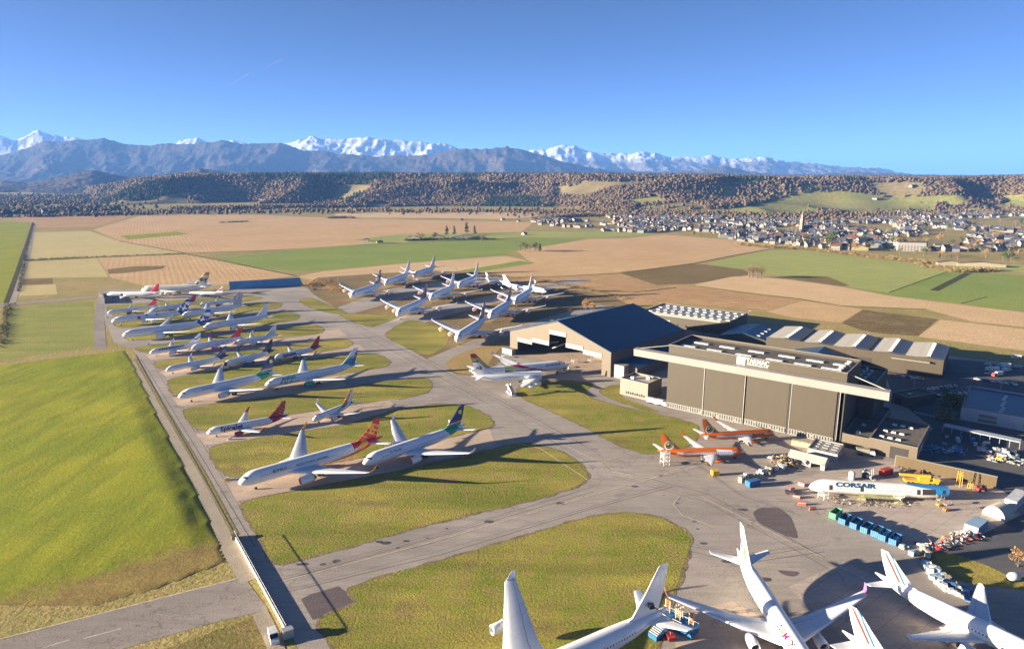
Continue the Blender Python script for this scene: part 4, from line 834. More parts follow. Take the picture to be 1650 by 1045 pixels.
        else: wm.loft([section((x + .2, sd_ * (y + .05), z - wh * .7), c * .4, .06, (0, 1, 0)), section((x, sd_ * (y + .05), z), c * .9, .06, (0, 1, 0)), section((x + wh, sd_ * (y + .05), z + wh), c * .4, .06, (0, 1, 0))])
        wm.build('winglet', winglet, w, smooth=35)
        # tailplane
        s0, c0, c1, sb, sw_, dz, dh = T['hs']
        hs = [section((L - s0 + (y - .3) * math.tan(R(sw_)) - h, sd_ * y, T['zc'] + dz + y * math.tan(R(dh))), c0 + (c1 - c0) * y / sb, .10, (0, 0, 1)) for y in (.3, sb * .5, sb)]
        MB().loft(hs).build('tailplane', tailplane, root, smooth=35)
        # engines
        if parts != 'no engines':
            for y, r, ln in T['eng']:
                x = wing_le(T, y) - ln * .68 - h; z = wing_z(T, y) - r * 1.28
                e = MB().lathe((x, sd_ * y, z), (1, 0, 0), [(ln * t, r * q) for t, q in ((.22, .76), (.05, .76), (.0, .82), (.02, .92), (.1, .99), (.3, 1.03), (.55, .98), (.78, .84), (.88, .74))], 22).build('engine', eng, root, smooth=40)
                if cover == 'fan': MB().lathe((x, sd_ * y, z), (1, 0, 0), [(ln * .2, r * .76), (ln * .2, r * .25), (ln * .1, .02)], 22).build('fan', M_fan, e, smooth=40)
                else: MB().lathe((x, sd_ * y, z), (1, 0, 0), [(.06, r * .86), (-.04, r * .8), (-.1, r * .4), (-.12, .02)], 22).build('intake_cover', cover, e, smooth=40)
                MB().lathe((x, sd_ * y, z), (1, 0, 0), [(ln * .84, r * .70), (ln * .98, r * .52), (ln * 1.06, r * .42), (ln * 1.0, r * .3), (ln * 1.16, .03)], 18).build('exhaust', M_exh, e, smooth=40)
                pz = wing_z(T, y); MB().loft([[(x + ln * f - .2, sd_ * y - .22, z0), (x + ln * f + .2, sd_ * y - .22, z1), (x + ln * f + .2, sd_ * y + .22, z1), (x + ln * f - .2, sd_ * y + .22, z0)] for f, z0, z1 in ((.22, z + r * .9, z + r * 1.06), (.6, z + r * .8, pz + .25), (1.0, z + r * .75, pz + .1), (1.35, pz - .35, pz - .1))]).build('pylon', wing, root)
        # main gear
        if parts != 'no gear':
            mz = wing_z(T, T['my']); wr = T['wr']; gx_ = T['ms'] - h
            g = MB().tube((gx_, sd_ * T['my'], mz), (gx_, sd_ * T['my'] * .98, wr), .22 * wr / .6).tube((gx_ - (T['bog'] - 1) * wr * 1.1, sd_ * T['my'] * .98, wr), (gx_ + (T['bog'] - 1) * wr * 1.1 + .05, sd_ * T['my'] * .98, wr), .16).build('landing_gear', M_strut, root)
            for k in range(T['bog']):
                xx = gx_ + (k - (T['bog'] - 1) / 2) * wr * 2.25
                for dy in (-.55, .55):
                    MB().lathe((xx, sd_ * T['my'] * .98 + dy * wr * 1.4 - .2, wr), (0, 1, 0), [(0, .02), (0, wr * .7), (.06, wr), (.34, wr), (.4, wr * .7), (.4, .02)], 12).build('wheel', M_tyre, g, smooth=40)
    # fin
    lr, cr, lt, ct = T['fin']; top = T['zc'] + T['rz']
    fz = [(L - lr - cr * .35, cr * 1.3, top - .6), (L - lr, cr, top + .35), (L - lr + (lr - lt) * .5 + .2, (cr + ct) * .5, (top + T['H']) / 2), (L - lt, ct, T['H'] - .15), (L - lt + .35, ct * .85, T['H'])]
    MB().loft([section((s - h, 0, z), c, .10 if i < 4 else .04, (0, 1, 0)) for i, (s, c, z) in enumerate(fz)]).build('tail_fin', fin, root, smooth=35)
    if parts != 'no gear' and not cut:
        wr = T['wr'] * .8; ngx = T['Ln'] * .95 - h
        g = MB().tube((ngx, 0, T['zc'] - T['rz'] * .8), (ngx, 0, wr), .13).tube((ngx, -.5 * wr * 1.3, wr), (ngx, .5 * wr * 1.3, wr), .1).build('nose_gear', M_strut, root)
        for dy in (-1, 1): MB().lathe((ngx, dy * wr * .55 - .15, wr), (0, 1, 0), [(0, .02), (0, wr * .7), (.05, wr), (.25, wr), (.3, wr * .7), (.3, .02)], 12).build('wheel', M_tyre, g, smooth=40)
    # cockpit glass and cabin windows
    for sgn in ((-1, 1) if not cut else ()):
        ck = MB()
        for k in range(4):
            q = []
            for kk, tt in ((k, 0), (k + .86, 0), (k + .86, 1), (k, 1)):
                s = T['Ln'] * (.20 + .055 * kk + .07 * tt); ry, rz, zc = fus_at(T, s); a = R(74 - 12.5 * kk + (0 if tt == 0 else 6)); a = R(72 - 12 * kk) if tt == 0 else R(80 - 10.5 * kk)
                q.append((s - h, sgn * (ry + .035) * math.cos(a), zc + (rz + .035) * math.sin(a)))
            ck.poly(q)
        ck.build('cockpit_window', M_glass, root)
    if detail:
        for sgn in (-1, 1):
            for ph in ((8, 40) if ty == 'double deck' else (13,)):
                wb = MB(); P = []; s = max(T['Ln'] * 1.1, cut + .5); e = L - T['Lt'] * .62; n_ = 40
                for i in range(n_ + 1):
                    for dz in (-.23, .23):
                        si = s + (e - s) * i / n_; ry, rz, zc = fus_at(T, si); a = R(ph) + dz / rz; P.append((si - h, sgn * (ry + .03) * math.cos(a), zc + (rz + .03) * math.sin(a)))
                wb.add(P, [(2 * i, 2 * i + 1, 2 * i + 3, 2 * i + 2) for i in range(n_)]).build('window_band', M_winband, root)
            for d in ((.13, .30, .78) if not cut else (.78,)):
                db = MB(); s = d * L
                for ds0, ds1, a0, a1 in ((-.5, -.42, -18, 30), (.42, .5, -18, 30), (-.42, .42, -18, -16.5), (-.42, .42, 28.5, 30)):
                    q = []
                    for ds, a in ((ds0, a0), (ds1, a0), (ds1, a1), (ds0, a1)):
                        ry, rz, zc = fus_at(T, s + ds); q.append((s + ds - h, sgn * (ry + .04) * math.cos(R(a)), zc + (rz + .04) * math.sin(R(a))))
                    db.poly(q)
                db.build('door', M_door, root)
    return root, T
def park(root, T, p1, s1, z1, p2, s2, z2, k=None):
    'stand the aircraft so that two of its points (metres from nose, height) meet the ground where the photograph shows them'
    a, b = G(p1[0], p1[1], z1), G(p2[0], p2[1], z2); d = Vector((b.x - a.x, b.y - a.y)); rz = math.atan2(d.y, d.x); kk = d.length / (s2 - s1)
    k = kk if k is None else k
    mid = (a.xy + b.xy) / 2; o = mid + Vector((math.cos(rz), math.sin(rz))) * (T['L'] / 2 - (s1 + s2) / 2) * k
    root.location = (o.x, o.y, .10); root.rotation_euler = (0, 0, rz); root.scale = (k, k, k)
    return kk
def nose_fin(root, T, nose, fin):
    k0 = T['H']; r = park(root, T, nose, 0, T['zc'] - .3 * T['rz'], fin, T['L'] - T['fin'][2] + T['fin'][3] * .6, T['H'] * .985)
    kk = min(max(r, .90), 1.1)
    if abs(kk - r) > 1e-3: park(root, T, nose, 0, T['zc'] - .3 * T['rz'], fin, T['L'] - T['fin'][2] + T['fin'][3] * .6, T['H'] * .985, kk)
    return r

def park2(root, T, p1, l1, p2, l2, k=1.0):
    'l1, l2: (metres from nose, metres to starboard, height) of the points seen at p1, p2'
    a, b = G(p1[0], p1[1], l1[2]), G(p2[0], p2[1], l2[2]); d = b - a; rz = math.atan2(d.y, d.x) - math.atan2(l2[1] - l1[1], l2[0] - l1[0])
    kk = d.xy.length / math.hypot(l2[0] - l1[0], l2[1] - l1[1]); k = k or kk
    m = (a + b) / 2; lx, ly = (l1[0] + l2[0]) / 2 - T['L'] / 2, (l1[1] + l2[1]) / 2; c, s_ = math.cos(rz), math.sin(rz)
    root.location = (m.x - (lx * c - ly * s_) * k, m.y - (lx * s_ + ly * c) * k, .1); root.rotation_euler = (0, 0, rz); root.scale = (k,) * 3
    return kk, math.degrees(rz)
def fin_top(T): return (T['L'] - T['fin'][2] + T['fin'][3] * .6, 0, T['H'])
def tip(T, side): return (wing_le(T, T['b']) + T['ct'] * .6, side * (T['b'] + .6), wing_z(T, T['b']) + .3)
def park_nose(root, T, nose, rz):
    p = G(nose[0], nose[1], T['zc'] - .3 * T['rz']); root.location = (p.x + math.cos(rz) * T['L'] / 2, p.y + math.sin(rz) * T['L'] / 2, .1); root.rotation_euler = (0, 0, rz); root.scale = (1, 1, 1)
# ------------------------------------------------------------------ the parked aircraft
FINW = lambda L, *layers: paint('fin livery', WHT, layers, L)
def blank(c, name='fin paint'): return paint(name, c)
# nearest stand: red and gold tail
L = 66.8
hk = [([('q', -1, 40, .0035, .10, 3.6), ('l', 1, 0, -27)], (.16, .03, .03)), ([('q', -1, 48, .012, .16, 4.6), ('l', 1, 0, -44)], (.62, .03, .02)), ([('q', 1, 52, .06, .3, 6.2), ('l', 1, 0, -50.5)], (.62, .03, .02)), ([('q', 1, 55, .07, .2, 5.4), ('q', -1, 52, .06, .3, 6.6), ('l', 1, 0, -53)], (.85, .40, .03)), ([('l', 1, .25, -60.2)], (.62, .025, .02))]
fk = [([('c', 61.4, 11.6, 1.35)], (.85, .42, .02)), ([('c', 61.6, 11.7, .75)], (.62, .03, .02)), ([('c', 61.3, 14.0, 1.5), ('w', .5, .42)], (.85, .42, .02)), ([('s', .6, 1, 2.6, .22), ('l', 0, 1, -9.5), ('l', 0, -1, 15.6)], (.85, .42, .02))]
r, T = airliner('new wide', 'large white jet with red and gold tail and gilded winglets on the nearest stand', paint('white hull with red swoosh', WHT, hk, L), paint('red fin with gold swirls', (.62, .03, .02), fk, L), cover=M_cover, winglet=M_gold, detail=2)
print('k', nose_fin(r, T, (384, 779), (609, 675)))
hull_text(r, T, 'HONG KONG AIRLINES', 23.5, 15, 1.15, M_black, width=14.5, bold=.012); hull_text(r, T, '\u9999\u6e2f\u822a\u7a7a', 13.2, 16, 1.2, M_black, width=6.2, bold=.01)
def namibia(label, ty, nose, fin, cover):
    L = TYPES[ty]['L']
    fn = [([('l', 0, -1, 10.3)], (.62, .02, .06)), ([('l', 0, -1, 9.75)], WHT), ([('l', 0, -1, 9.4)], (.02, .30, .16)), ([('c', L - 3.6, 14.2, 1.05)], (.85, .72, .05))]
    r, T = airliner(ty, label, paint('white hull with green tail band', WHT, [([('l', 1, .9, -(L - 6.9))], (.02, .30, .16)), ([('l', 1, .3, -(L - 3.4))], WHT)], L), paint('blue fin with yellow sun', (.012, .035, .16), fn, L), cover=cover, winglet=M_skin, detail=2)
    print('k', nose_fin(r, T, nose, fin)); hull_text(r, T, 'Air Namibia', 12.2, 22, 1.35, M_blue, bold=.01); return r
namibia('white jet with blue sun-marked tail and red engine covers, behind the red-tailed jet', 'short twin wide', (585, 747), (745, 654), M_cover)
namibia('white jet with blue sun-marked tail nosed up to the perimeter lane', 'short twin wide', (287, 640), (440, 575), M_cover)
M_wpl = col_paint('dark plum paint', (.035, .008, .04))
def spice(label, nose, fin):
    L = TYPES['narrow']['L']
    fn = [([('w', 1.1, .60)], (.62, .10, .04)), ([('c', L - 2.6, 8.3, .25)], (.85, .5, .05)), ([('s', .5, .8, 1.4, .25), ('l', 1, -.9, -(L - 12.2)), ('w', 1.4, .46)], (.78, .26, .04))]
    r, T = airliner('narrow', label, paint('white hull with maroon tail', WHT, [([('l', 1, .75, -(L - 6.2))], (.26, .015, .045)), ([('q', -1, L - 15, .018, .02, 2.0), ('l', 1, 0, -(L - 15))], (.26, .015, .045))], L), paint('maroon fin with dots', (.26, .015, .045), fn, L), eng=M_maroon, winglet=M_maroon, detail=2)
    print('k', nose_fin(r, T, nose, fin)); hull_text(r, T, 'SpiceJet', 6.0, -16, 3.3, M_wpl, bold=.035, shear=.1); return r
spice('white jet with maroon dotted tail parked on its own sandy strip', (333, 698), (458, 647))
spice('smaller-looking maroon-tailed white jet behind the blue-tailed rows', (442, 577), (514, 541))
L = 33.4
r, T = airliner('narrow short', 'small white jet with green tail stripes and orange-topped fin', paint('white hull with green stripes', WHT, [([('q', 1, 17, .02, .06, 2.8), ('q', -1, 17, .02, .10, 4.0), ('l', 1, 0, -17)], (.02, .27, .20)), ([('q', 1, 20, .02, .06, 1.6), ('q', -1, 20, .02, .06, 2.4), ('l', 1, 0, -21)], (.02, .27, .20))], L), paint('white fin with orange and green', WHT, [([('l', -1, .62, L - 8.6 - 1.2)], (.80, .22, .05)), ([('l', 1, -.5, -(L - 4.4))], (.04, .32, .2))], L), detail=1)
print('k', nose_fin(r, T, (504, 677), (567, 625)))
L = 63.7
ev = [([('l', 1, .35, -(L - 1.6))], (.10, .06, .30)), ([('c', L - 4.5, 12.6, 1.75)], WHT), ([('c', L - 4.5, 12.6, 1.25)], (.01, .30, .28)), ([('c', L - 4.4, 12.6, .7)], WHT), ([('l', -.6, 1, .6 * (L - 9.3) - 10.2)], (.70, .80, .80))]
r, T = airliner('twin wide', 'white jet with teal and purple tail and one teal engine', paint('white hull with blue tail band', WHT, [([('l', 1, .5, -(L - 4.6))], (.20, .27, .60)), ([('l', 1, .2, -(L - 2.6))], WHT)], L), paint('teal fin with ring', (.01, .30, .28), ev, L), eng=M_teal, winglet=M_teal, detail=1)
print('k', nose_fin(r, T, (427, 621), (574, 561)))
hull_text(r, T, 'evelop!', 9.6, 16, 3.0, M_teal, bold=.03)
MB().add([], []); mbt = MB()
for s0, ph, rr in ((9.2, -8, .75), (12.0, -14, 1.0), (15.2, -10, .5)):
    q = []
    for i in range(14):
        s = s0 + rr * math.cos(i * 6.283 / 14); ry, rz_, zc = fus_at(T, s); a = R(ph) + rr * math.sin(i * 6.283 / 14) / rz_; q.append((s - T['L'] / 2, -(ry + .05) * math.cos(a), zc + (rz_ + .05) * math.sin(a)))
    mbt.poly(q)
mbt.build('nose_emblem', M_black, r)
L = 44.5
r, T = airliner('narrow long', 'white jet with deep blue tail and a red engine cover beside the lane', paint('white hull with blue tail', WHT, [([('l', 1, .7, -(L - 5.2))], (.012, .03, .14))], L), paint('blue fin with red swirl', (.012, .03, .14), [([('c', L - 2.9, 8.2, 1.0), ('w', .9, .48)], (.60, .10, .08)), ([('s', .8, 1, 2.4, .18), ('l', 0, 1, -8.6)], (.10, .26, .55))], L), cover=M_cover, winglet=M_skin)
print('k', nose_fin(r, T, (267, 597), (364, 557)))
L = 39.5
r, T = airliner('narrow', 'white jet with black nose and midnight blue tail', paint('white hull with black nose', WHT, [([('l', -1, 0, 1.7)], (.015, .015, .02)), ([('l', 1, .7, -(L - 3.4))], (.015, .02, .06))], L), paint('midnight fin', (.012, .018, .055), [([('l', 1, -.6, -(L - 4.0)), ('s', .3, 1, 2.2, .3)], (.10, .13, .25))], L), eng=M_blue, winglet=M_navy)
print('k', nose_fin(r, T, (360, 588), (438, 548)))
r, T = airliner('narrow bus', 'white jet with black title and small dark tail emblem', paint('white hull', WHT), paint('white fin with dark emblem', WHT, [([('q', 1, 34, .2, .4, 7.6), ('q', -1, 34, .2, .4, 8.4)], (.02, .03, .06))], 37.6), eng=M_skin)
print('k', nose_fin(r, T, (241, 569), (322, 537)))
hull_text(r, T, 'FREEBIRD', 6.0, 14, 2.0, M_black, width=17, bold=.03, shear=.15)
r, T = airliner('narrow bus', 'white jet with plain red fin and pink engines, mid-row', M_skin, paint('red fin', (.58, .02, .025), [([('l', 0, 1, -11.4)], (.7, .5, .5))], 37.6), eng=M_pink, winglet=M_red)
print('k', nose_fin(r, T, (305, 563), (391, 529)))
r, T = airliner('narrow short', 'white jet with pale striped fin base, right of the red fin', M_skin, paint('white fin with grey stripes', WHT, [([('s', .7, 1, 1.6, .28), ('l', 0, -1, 8.2)], (.12, .2, .28))], 33.4))
print('k', nose_fin(r, T, (378, 554), (444, 524)))
bl = lambda L: paint('white fin with blue letters', WHT, [([('w', .32, .47, (1, 1, .8))], (.012, .05, .26)), ([('l', 0, 1, -15.2)], (.012, .05, .26))], L)
hb = lambda L: paint('white hull with blue tail foot', WHT, [([('l', 1, .9, -(L - 5.5))], (.012, .05, .26))], L)
r, T = airliner('new wide', 'white jet with blue graphic tail and pointed curved wing tips', hb(66.8), bl(66.8), winglet=M_skin)
print('k', nose_fin(r, T, (197, 541), (337, 500)))
r, T = airliner('short twin wide', 'plain white jet with bare white fin and striped red engine intake', M_skin, M_skin, cover=M_cover)
print('k', nose_fin(r, T, (327, 529), (431.5, 490)))
r, T = airliner('four wide', 'four-engined white jet with blue graphic tail and dark hull dots', hb(63.7), bl(63.7))
print('k', nose_fin(r, T, (179.5, 518), (304, 483)))
for s0 in (26, 34): hull_text(r, T, '\u25cf', s0, 20, 2.0, M_black, name='hull_emblem')
hull_text(r, T, '\u25a0', 19.5, -14, 3.2, M_red, name='hull_emblem')
zb = lambda L: paint('black and white patterned fin', WHT, [([('s', -.8, 1, 1.5, .42)], (.03, .025, .05)), ([('w', .6, .60)], (.35, .04, .06))], L)
r, T = airliner('narrow long', 'white jet with zebra-patterned fin, the farther of its pair', paint('white hull', WHT), zb(44.5), eng=M_maroon)
print('k', nose_fin(r, T, (321, 492), (387, 470)))
r, T = airliner('short twin wide', 'white jet with zebra-patterned fin, the nearer of its pair', paint('white hull', WHT), zb(58.8))
print('k', nose_fin(r, T, (293, 509), (389.5, 474)))
rf = paint('red fin', (.58, .02, .025), [([('l', 0, 1, -11.3)], (.7, .6, .6))])
r, T = airliner('narrow long', 'white jet with bright red fin at the row end by the bent lane', M_skin, rf, eng=M_purple, winglet=M_skin)
print('k', nose_fin(r, T, (173, 504.5), (252, 480.5)))
r, T = airliner('narrow long', 'white jet with darker red fin half hidden behind a blue tail', M_skin, paint('deep red fin', (.42, .02, .03)), eng=M_maroon)
print('k', nose_fin(r, T, (241, 502), (315, 476)))
ef = [([('l', 0, 1, -20.5)], (.55, .30, .08)), ([('w', .22, .53), ('l', 0, 1, -10)], (.10, .08, .06)), ([('w', .3, .60)], (.50, .33, .12))]
r, T = airliner('double deck', 'cream double-deck jet with brown patterned fin at the far end', M_cream, paint('cream fin with brown pattern', (.74, .68, .56), ef, 72.7), eng=M_cream, wing=M_cream)
print('k', nose_fin(r, T, (228, 468), (335, 439)))
r, T = airliner('twin wide', 'white jet peeping out behind the cream double-deck jet', paint('white hull with dark patch', WHT, [([('c', 19, 5.2, 1.6)], (.05, .05, .07))], 63.7), paint('red fin', (.5, .03, .03)))
print('k', nose_fin(r, T, (177, 474), (250, 455)))
r, T = airliner('narrow long', 'small white jet with red and navy fin beside the blue wall', paint('warm white hull', (.78, .74, .68)), paint('white fin with red and blue', WHT, [([('q', 1, 40, .1, .3, 7.0), ('q', -1, 40, .1, .3, 8.6)], (.45, .02, .03)), ([('q', 1, 40, .1, .3, 9.2), ('q', -1, 40, .1, .3, 10.0)], (.03, .05, .2))], 44.5))
print('k', nose_fin(r, T, (304, 472.5), (359, 460)))
# nine double-deck jets with covered engines
stripe = lambda c1, c2, nm: paint(nm, WHT, [([('s', 1, -.42, 2.3, .55), ('l', 1, -.42, -57.5)], c1), ([('s', 1, -.42, 4.6, .2), ('l', 1, -.42, -60.5)], c2)], 72.7)
blu = stripe((.02, .035, .16), (.45, .03, .05), 'striped navy fin'); lil = stripe((.30, .28, .45), (.5, .2, .25), 'faded lilac striped fin')
drk = paint('dark fin', (.05, .03, .09), [([('w', .35, .55)], (.16, .08, .12))]); brn = paint('brown patterned fin', (.55, .50, .44), [([('w', .3, .48)], (.07, .06, .06))])
deck = [((565, 478), (611, 438), brn, 'double-deck jet with brown patterned fin, front of its group by the mound'), ((620, 458), (659.5, 424), blu, 'double-deck jet with navy striped fin between the brown-finned one and the farthest'), ((666.5, 445), (701.5, 410), blu, 'farthest double-deck jet with navy striped fin beside the fields'), ((639.5, 507.5), (682, 458), drk, 'double-deck jet with dark purple fin nosed to the main taxiway'), ((693, 482), (731, 441), lil, 'double-deck jet with lilac striped fin, middle of the group'), ((738.5, 462), (770.5, 426), lil, 'double-deck jet with lilac striped fin and one uncovered engine'), ((735.5, 548), (782, 484), brn, 'nearest double-deck jet with dark mottled fin, left of the gabled hangar'), ((789, 511.5), (823.5, 477), drk, 'double-deck jet with short-looking dark fin, behind the nearest one'), ((829, 488), (859, 442), lil, 'double-deck jet with lilac striped fin nearest the ploughed fields')]
r0 = None
for i, (n_, f_, fm, lb) in enumerate(deck):
    if r0 is None: r0, T = airliner('double deck', lb, M_skin, fm, cover=M_covo, winglet=M_skin, group='double-deck jets in storage'); r = r0
    else:
        r = copy_tree(r0); r['label'] = lb
        for ch in r.children:
            if ch.name.startswith('tail_fin'): ch.data = ch.data.copy(); ch.data.materials[0] = fm
            if ch.name.startswith('engine'):
                for g_ in ch.children:
                    if g_.name.startswith('intake'): g_.data = g_.data.copy(); g_.data.materials[0] = M_cover if i % 3 else M_covo
    k_ = nose_fin(r, T, n_, f_); print('deck', i, k_, math.degrees(r.rotation_euler.z)); park_nose(r, T, n_, R(74))
r, T = airliner('twin wide', 'white jet in shade with a yellow-lit tail beyond the double-deck jets', M_skin, M_skin, detail=0)
park(r, T, (868, 468), 0, 4.5, (826, 459), 60, 7, 1.0)
r, T = airliner('narrow long', 'white jet in shade lying behind a lilac-striped double-deck jet', M_skin, M_skin, detail=0)
park(r, T, (818, 458), 0, 3, (782, 449), 42, 4, 1.0)
# two jets in front of the gabled hangar
L = 63.7
r, T = airliner('four wide', 'white four-engined jet with monogram fin topped in black and its nose cut away', paint('white hull', WHT), paint('white fin with black top', WHT, [([('l', 0, 1, -15.9)], (.02, .02, .02)), ([('l', 0, 1, -16.9)], (.65, .55, .2))], L), cut=19.5)
park(r, T, (866, 598), 20, 8, (771, 580), L - 3, 17.2, 1.0)
fin_text(r, T, 'AB', L - 3.0, 11.2, 3.0, M_black, 1)
L = 63.7
mg = [([('q', -1, 18, .0, .28, 4.2), ('q', 1, 18, .0, .28, 2.6), ('l', 1, 0, -14)], (.45, .01, .06)), ([('q', -1, 18, .0, .28, 2.4), ('l', 1, 0, -19), ('q', 1, 18, 0, .28, -.2)], (.55, .56, .22)), ([('q', -1, 18, .0, .28, -.3), ('l', 1, 0, -19)], (.02, .10, .06)), ([('l', 1, 0, -42)], (.80, .80, .80))]
r, T = airliner('four wide', 'white jet with crimson and olive hull sweeps, nose toward the gabled hangar', paint('white hull with crimson and olive sweeps', WHT, mg, L), paint('olive fin with red top', (.30, .27, .10), [([('l', 0, 1, -14.8)], (.35, .02, .01))], L))
print('P2', park(r, T, (914, 589), 0, 4.6, (766, 574), L - 4, 16.5, None))
hull_text(r, T, 'AIR BELGIUM', 15.6, 14, 1.7, M_blue, 1, bold=.02)
# two orange jets before the big hangar
M_org2 = col_paint('deep orange paint', (.56, .12, .004))
def mango(label, nose, fin, panel, jack):
    L = 39.5
    ly = [([('l', -1, 0, 2.2), ('q', 1, 2, 0, 0, 3.4)], WHT), ([('q', 1, 20, 0, 0, 3.05), ('q', -1, 20, 0, .012, 3.42), ('l', -1, 0, 31.5), ('l', 1, 0, -11)], WHT)]
    if panel: ly.append(([('q', -1, 9, 0, .05, 4.75), ('q', 1, 9, 0, 0, 1.9), ('l', 1, -.35, -4.9), ('l', -1, .5, 11.0)], (.74, .74, .78)))
    fn = [([('c', L - 5.0, 7.0, 2.0), ('l', 0, 1, -5.1)], WHT), ([('c', L - 5.0, 7.1, 1.62)], (.02, .02, .02)), ([('c', L - 5.1, 7.2, 1.28)], (.22, .30, .01)), ([('c', L - 4.9, 7.0, .82)], (.02, .02, .02)), ([('c', L - 4.6, 7.5, .3)], WHT)]
    r, T = airliner('narrow', label, paint('orange hull with white stripe', (.56, .12, .004), ly, L), paint('orange fin with eye emblem', (.56, .12, .004), fn, L), eng=M_org2, winglet=M_org2, wing=M_wing)
    print('k', nose_fin(r, T, nose, fin))
    V, Fs, w = text_shape('\u25cf'); return r, T
mango('orange jet with pale grey panel behind its cockpit, tail on a white work stand', (1200, 729), (1067, 701), True, True)
r, T = mango('orange jet parked close along the big hangar doors', (1248, 698), (1134, 676), False, False)
hull_text(r, T, 'MANGO', 12.6, -10, 1.6, M_black, 1, bold=.03)
# jets cut by the lower edge
L = 63.7
M_wpur = col_paint('violet letter paint', (.07, .005, .06)); M_wgrn = col_paint('green letter paint', (.06, .20, .005)); M_wpnk = col_paint('magenta letter paint', (.26, .006, .09))
wf = [([('l', 1, -.9, -(L - 7.2 - 7.2)), ('l', -1, .9, L - 5.0 - 7.2), ('l', 0, 1, -9.8), ('l', 0, -1, 13.8)], (.42, .01, .15)), ([('l', 1, -.9, -(L - 10.8 - 7.2)), ('l', -1, .6, L - 7.7 - 4.8), ('l', 0, 1, -8.2), ('l', 0, -1, 12.6)], (.10, .34, .005))]
r, T = airliner('twin wide', 'white jet with pink and green tail marks and one pink winglet', paint('white hull', WHT), paint('white fin with pink and green', WHT, wf, L), winglet=M_pink, detail=2)
park(r, T, (1272, 1010), 26, 8.1, (1189, 836), L - 2.2, 17.2, 1.0)
for k, (ch_, m_, s_) in enumerate((('W', M_wpur, 25.2), ('A', M_wgrn, 22.7), ('M', M_wpnk, 20.7), ('O', M_wpur, 18.3), ('S', M_wpur, 16.3))): hull_text(r, T, ch_, s_, 24, 2.8, m_, 1, bold=.01)
tri = lambda L: paint('white fin with tricolour stripes', (.80, .78, .73), [([('l', 1, -.72, -(L - 8.4 - 6.9)), ('l', -1, .72, (L - 8.4 - 6.0)), ('l', 0, 1, -8.0)], (.003, .075, .13)), ([('l', 1, -.72, -(L - 8.4 - 5.4)), ('l', -1, .72, (L - 8.4 - 4.4)), ('l', 0, 1, -8.0)], (.36, .012, .008))], L)
whull = paint('warm white hull with fine lines', (.78, .76, .72), [([('q', 1, 0, 0, 0, 6.45), ('q', -1, 0, 0, 0, 6.55)], (.25, .05, .08)), ([('q', 1, 0, 0, 0, 5.55), ('q', -1, 0, 0, 0, 5.62)], (.03, .05, .12))], 46.7)
r, T = airliner('stub wide', 'white jet with red and blue fin stripes and a roundel, beside the stored crates', whull, tri(46.7), detail=2)
print('fr', park2(r, T, (1425, 887), fin_top(T), (1582, 942), tip(T, -1)))
hull_text(r, T, 'R\u00c9PUBLIQUE FRAN\u00c7AISE', 22, 24, 1.0, M_belly, 1, bold=.01)
for rr, m_ in ((.75, M_red), (.55, M_skin), (.32, M_blue)):
    q = []
    for i in range(16):
        s = 35.5 + rr * math.cos(i * 6.283 / 16); ry, rz_, zc = fus_at(T, s); a = R(14) + rr * math.sin(i * 6.283 / 16) / rz_; o_ = .05 + .01 * (1 - rr) * 3; q.append((s - T['L'] / 2, (ry + o_) * math.cos(a), zc + (rz_ + o_) * math.sin(a)))
    MB().poly(q).build('roundel', m_, r)
r2 = copy_tree(r); r2['label'] = 'white jet showing mainly its red and blue striped fin at the photo edge'
d_ = G(1373, 977, T['H']) - G(1425, 887, T['H']); r2.location = r.location + Vector((d_.x, d_.y, 0))
r, T = airliner('tall four', 'all-white jet with tall blank fin beside the blue work stands', M_skin, M_skin, detail=1)
k_ = 1.1; rz_ = R(31.5); tl = tip(T, 1); p_ = G(822, 931, tl[2] * k_); lx, ly = (tl[0] - T['L'] / 2) * k_, tl[1] * k_; c_, s_ = math.cos(rz_), math.sin(rz_)
r.location = (p_.x - (lx * c_ - ly * s_), p_.y - (lx * s_ + ly * c_), .1); r.rotation_euler = (0, 0, rz_); r.scale = (k_,) * 3

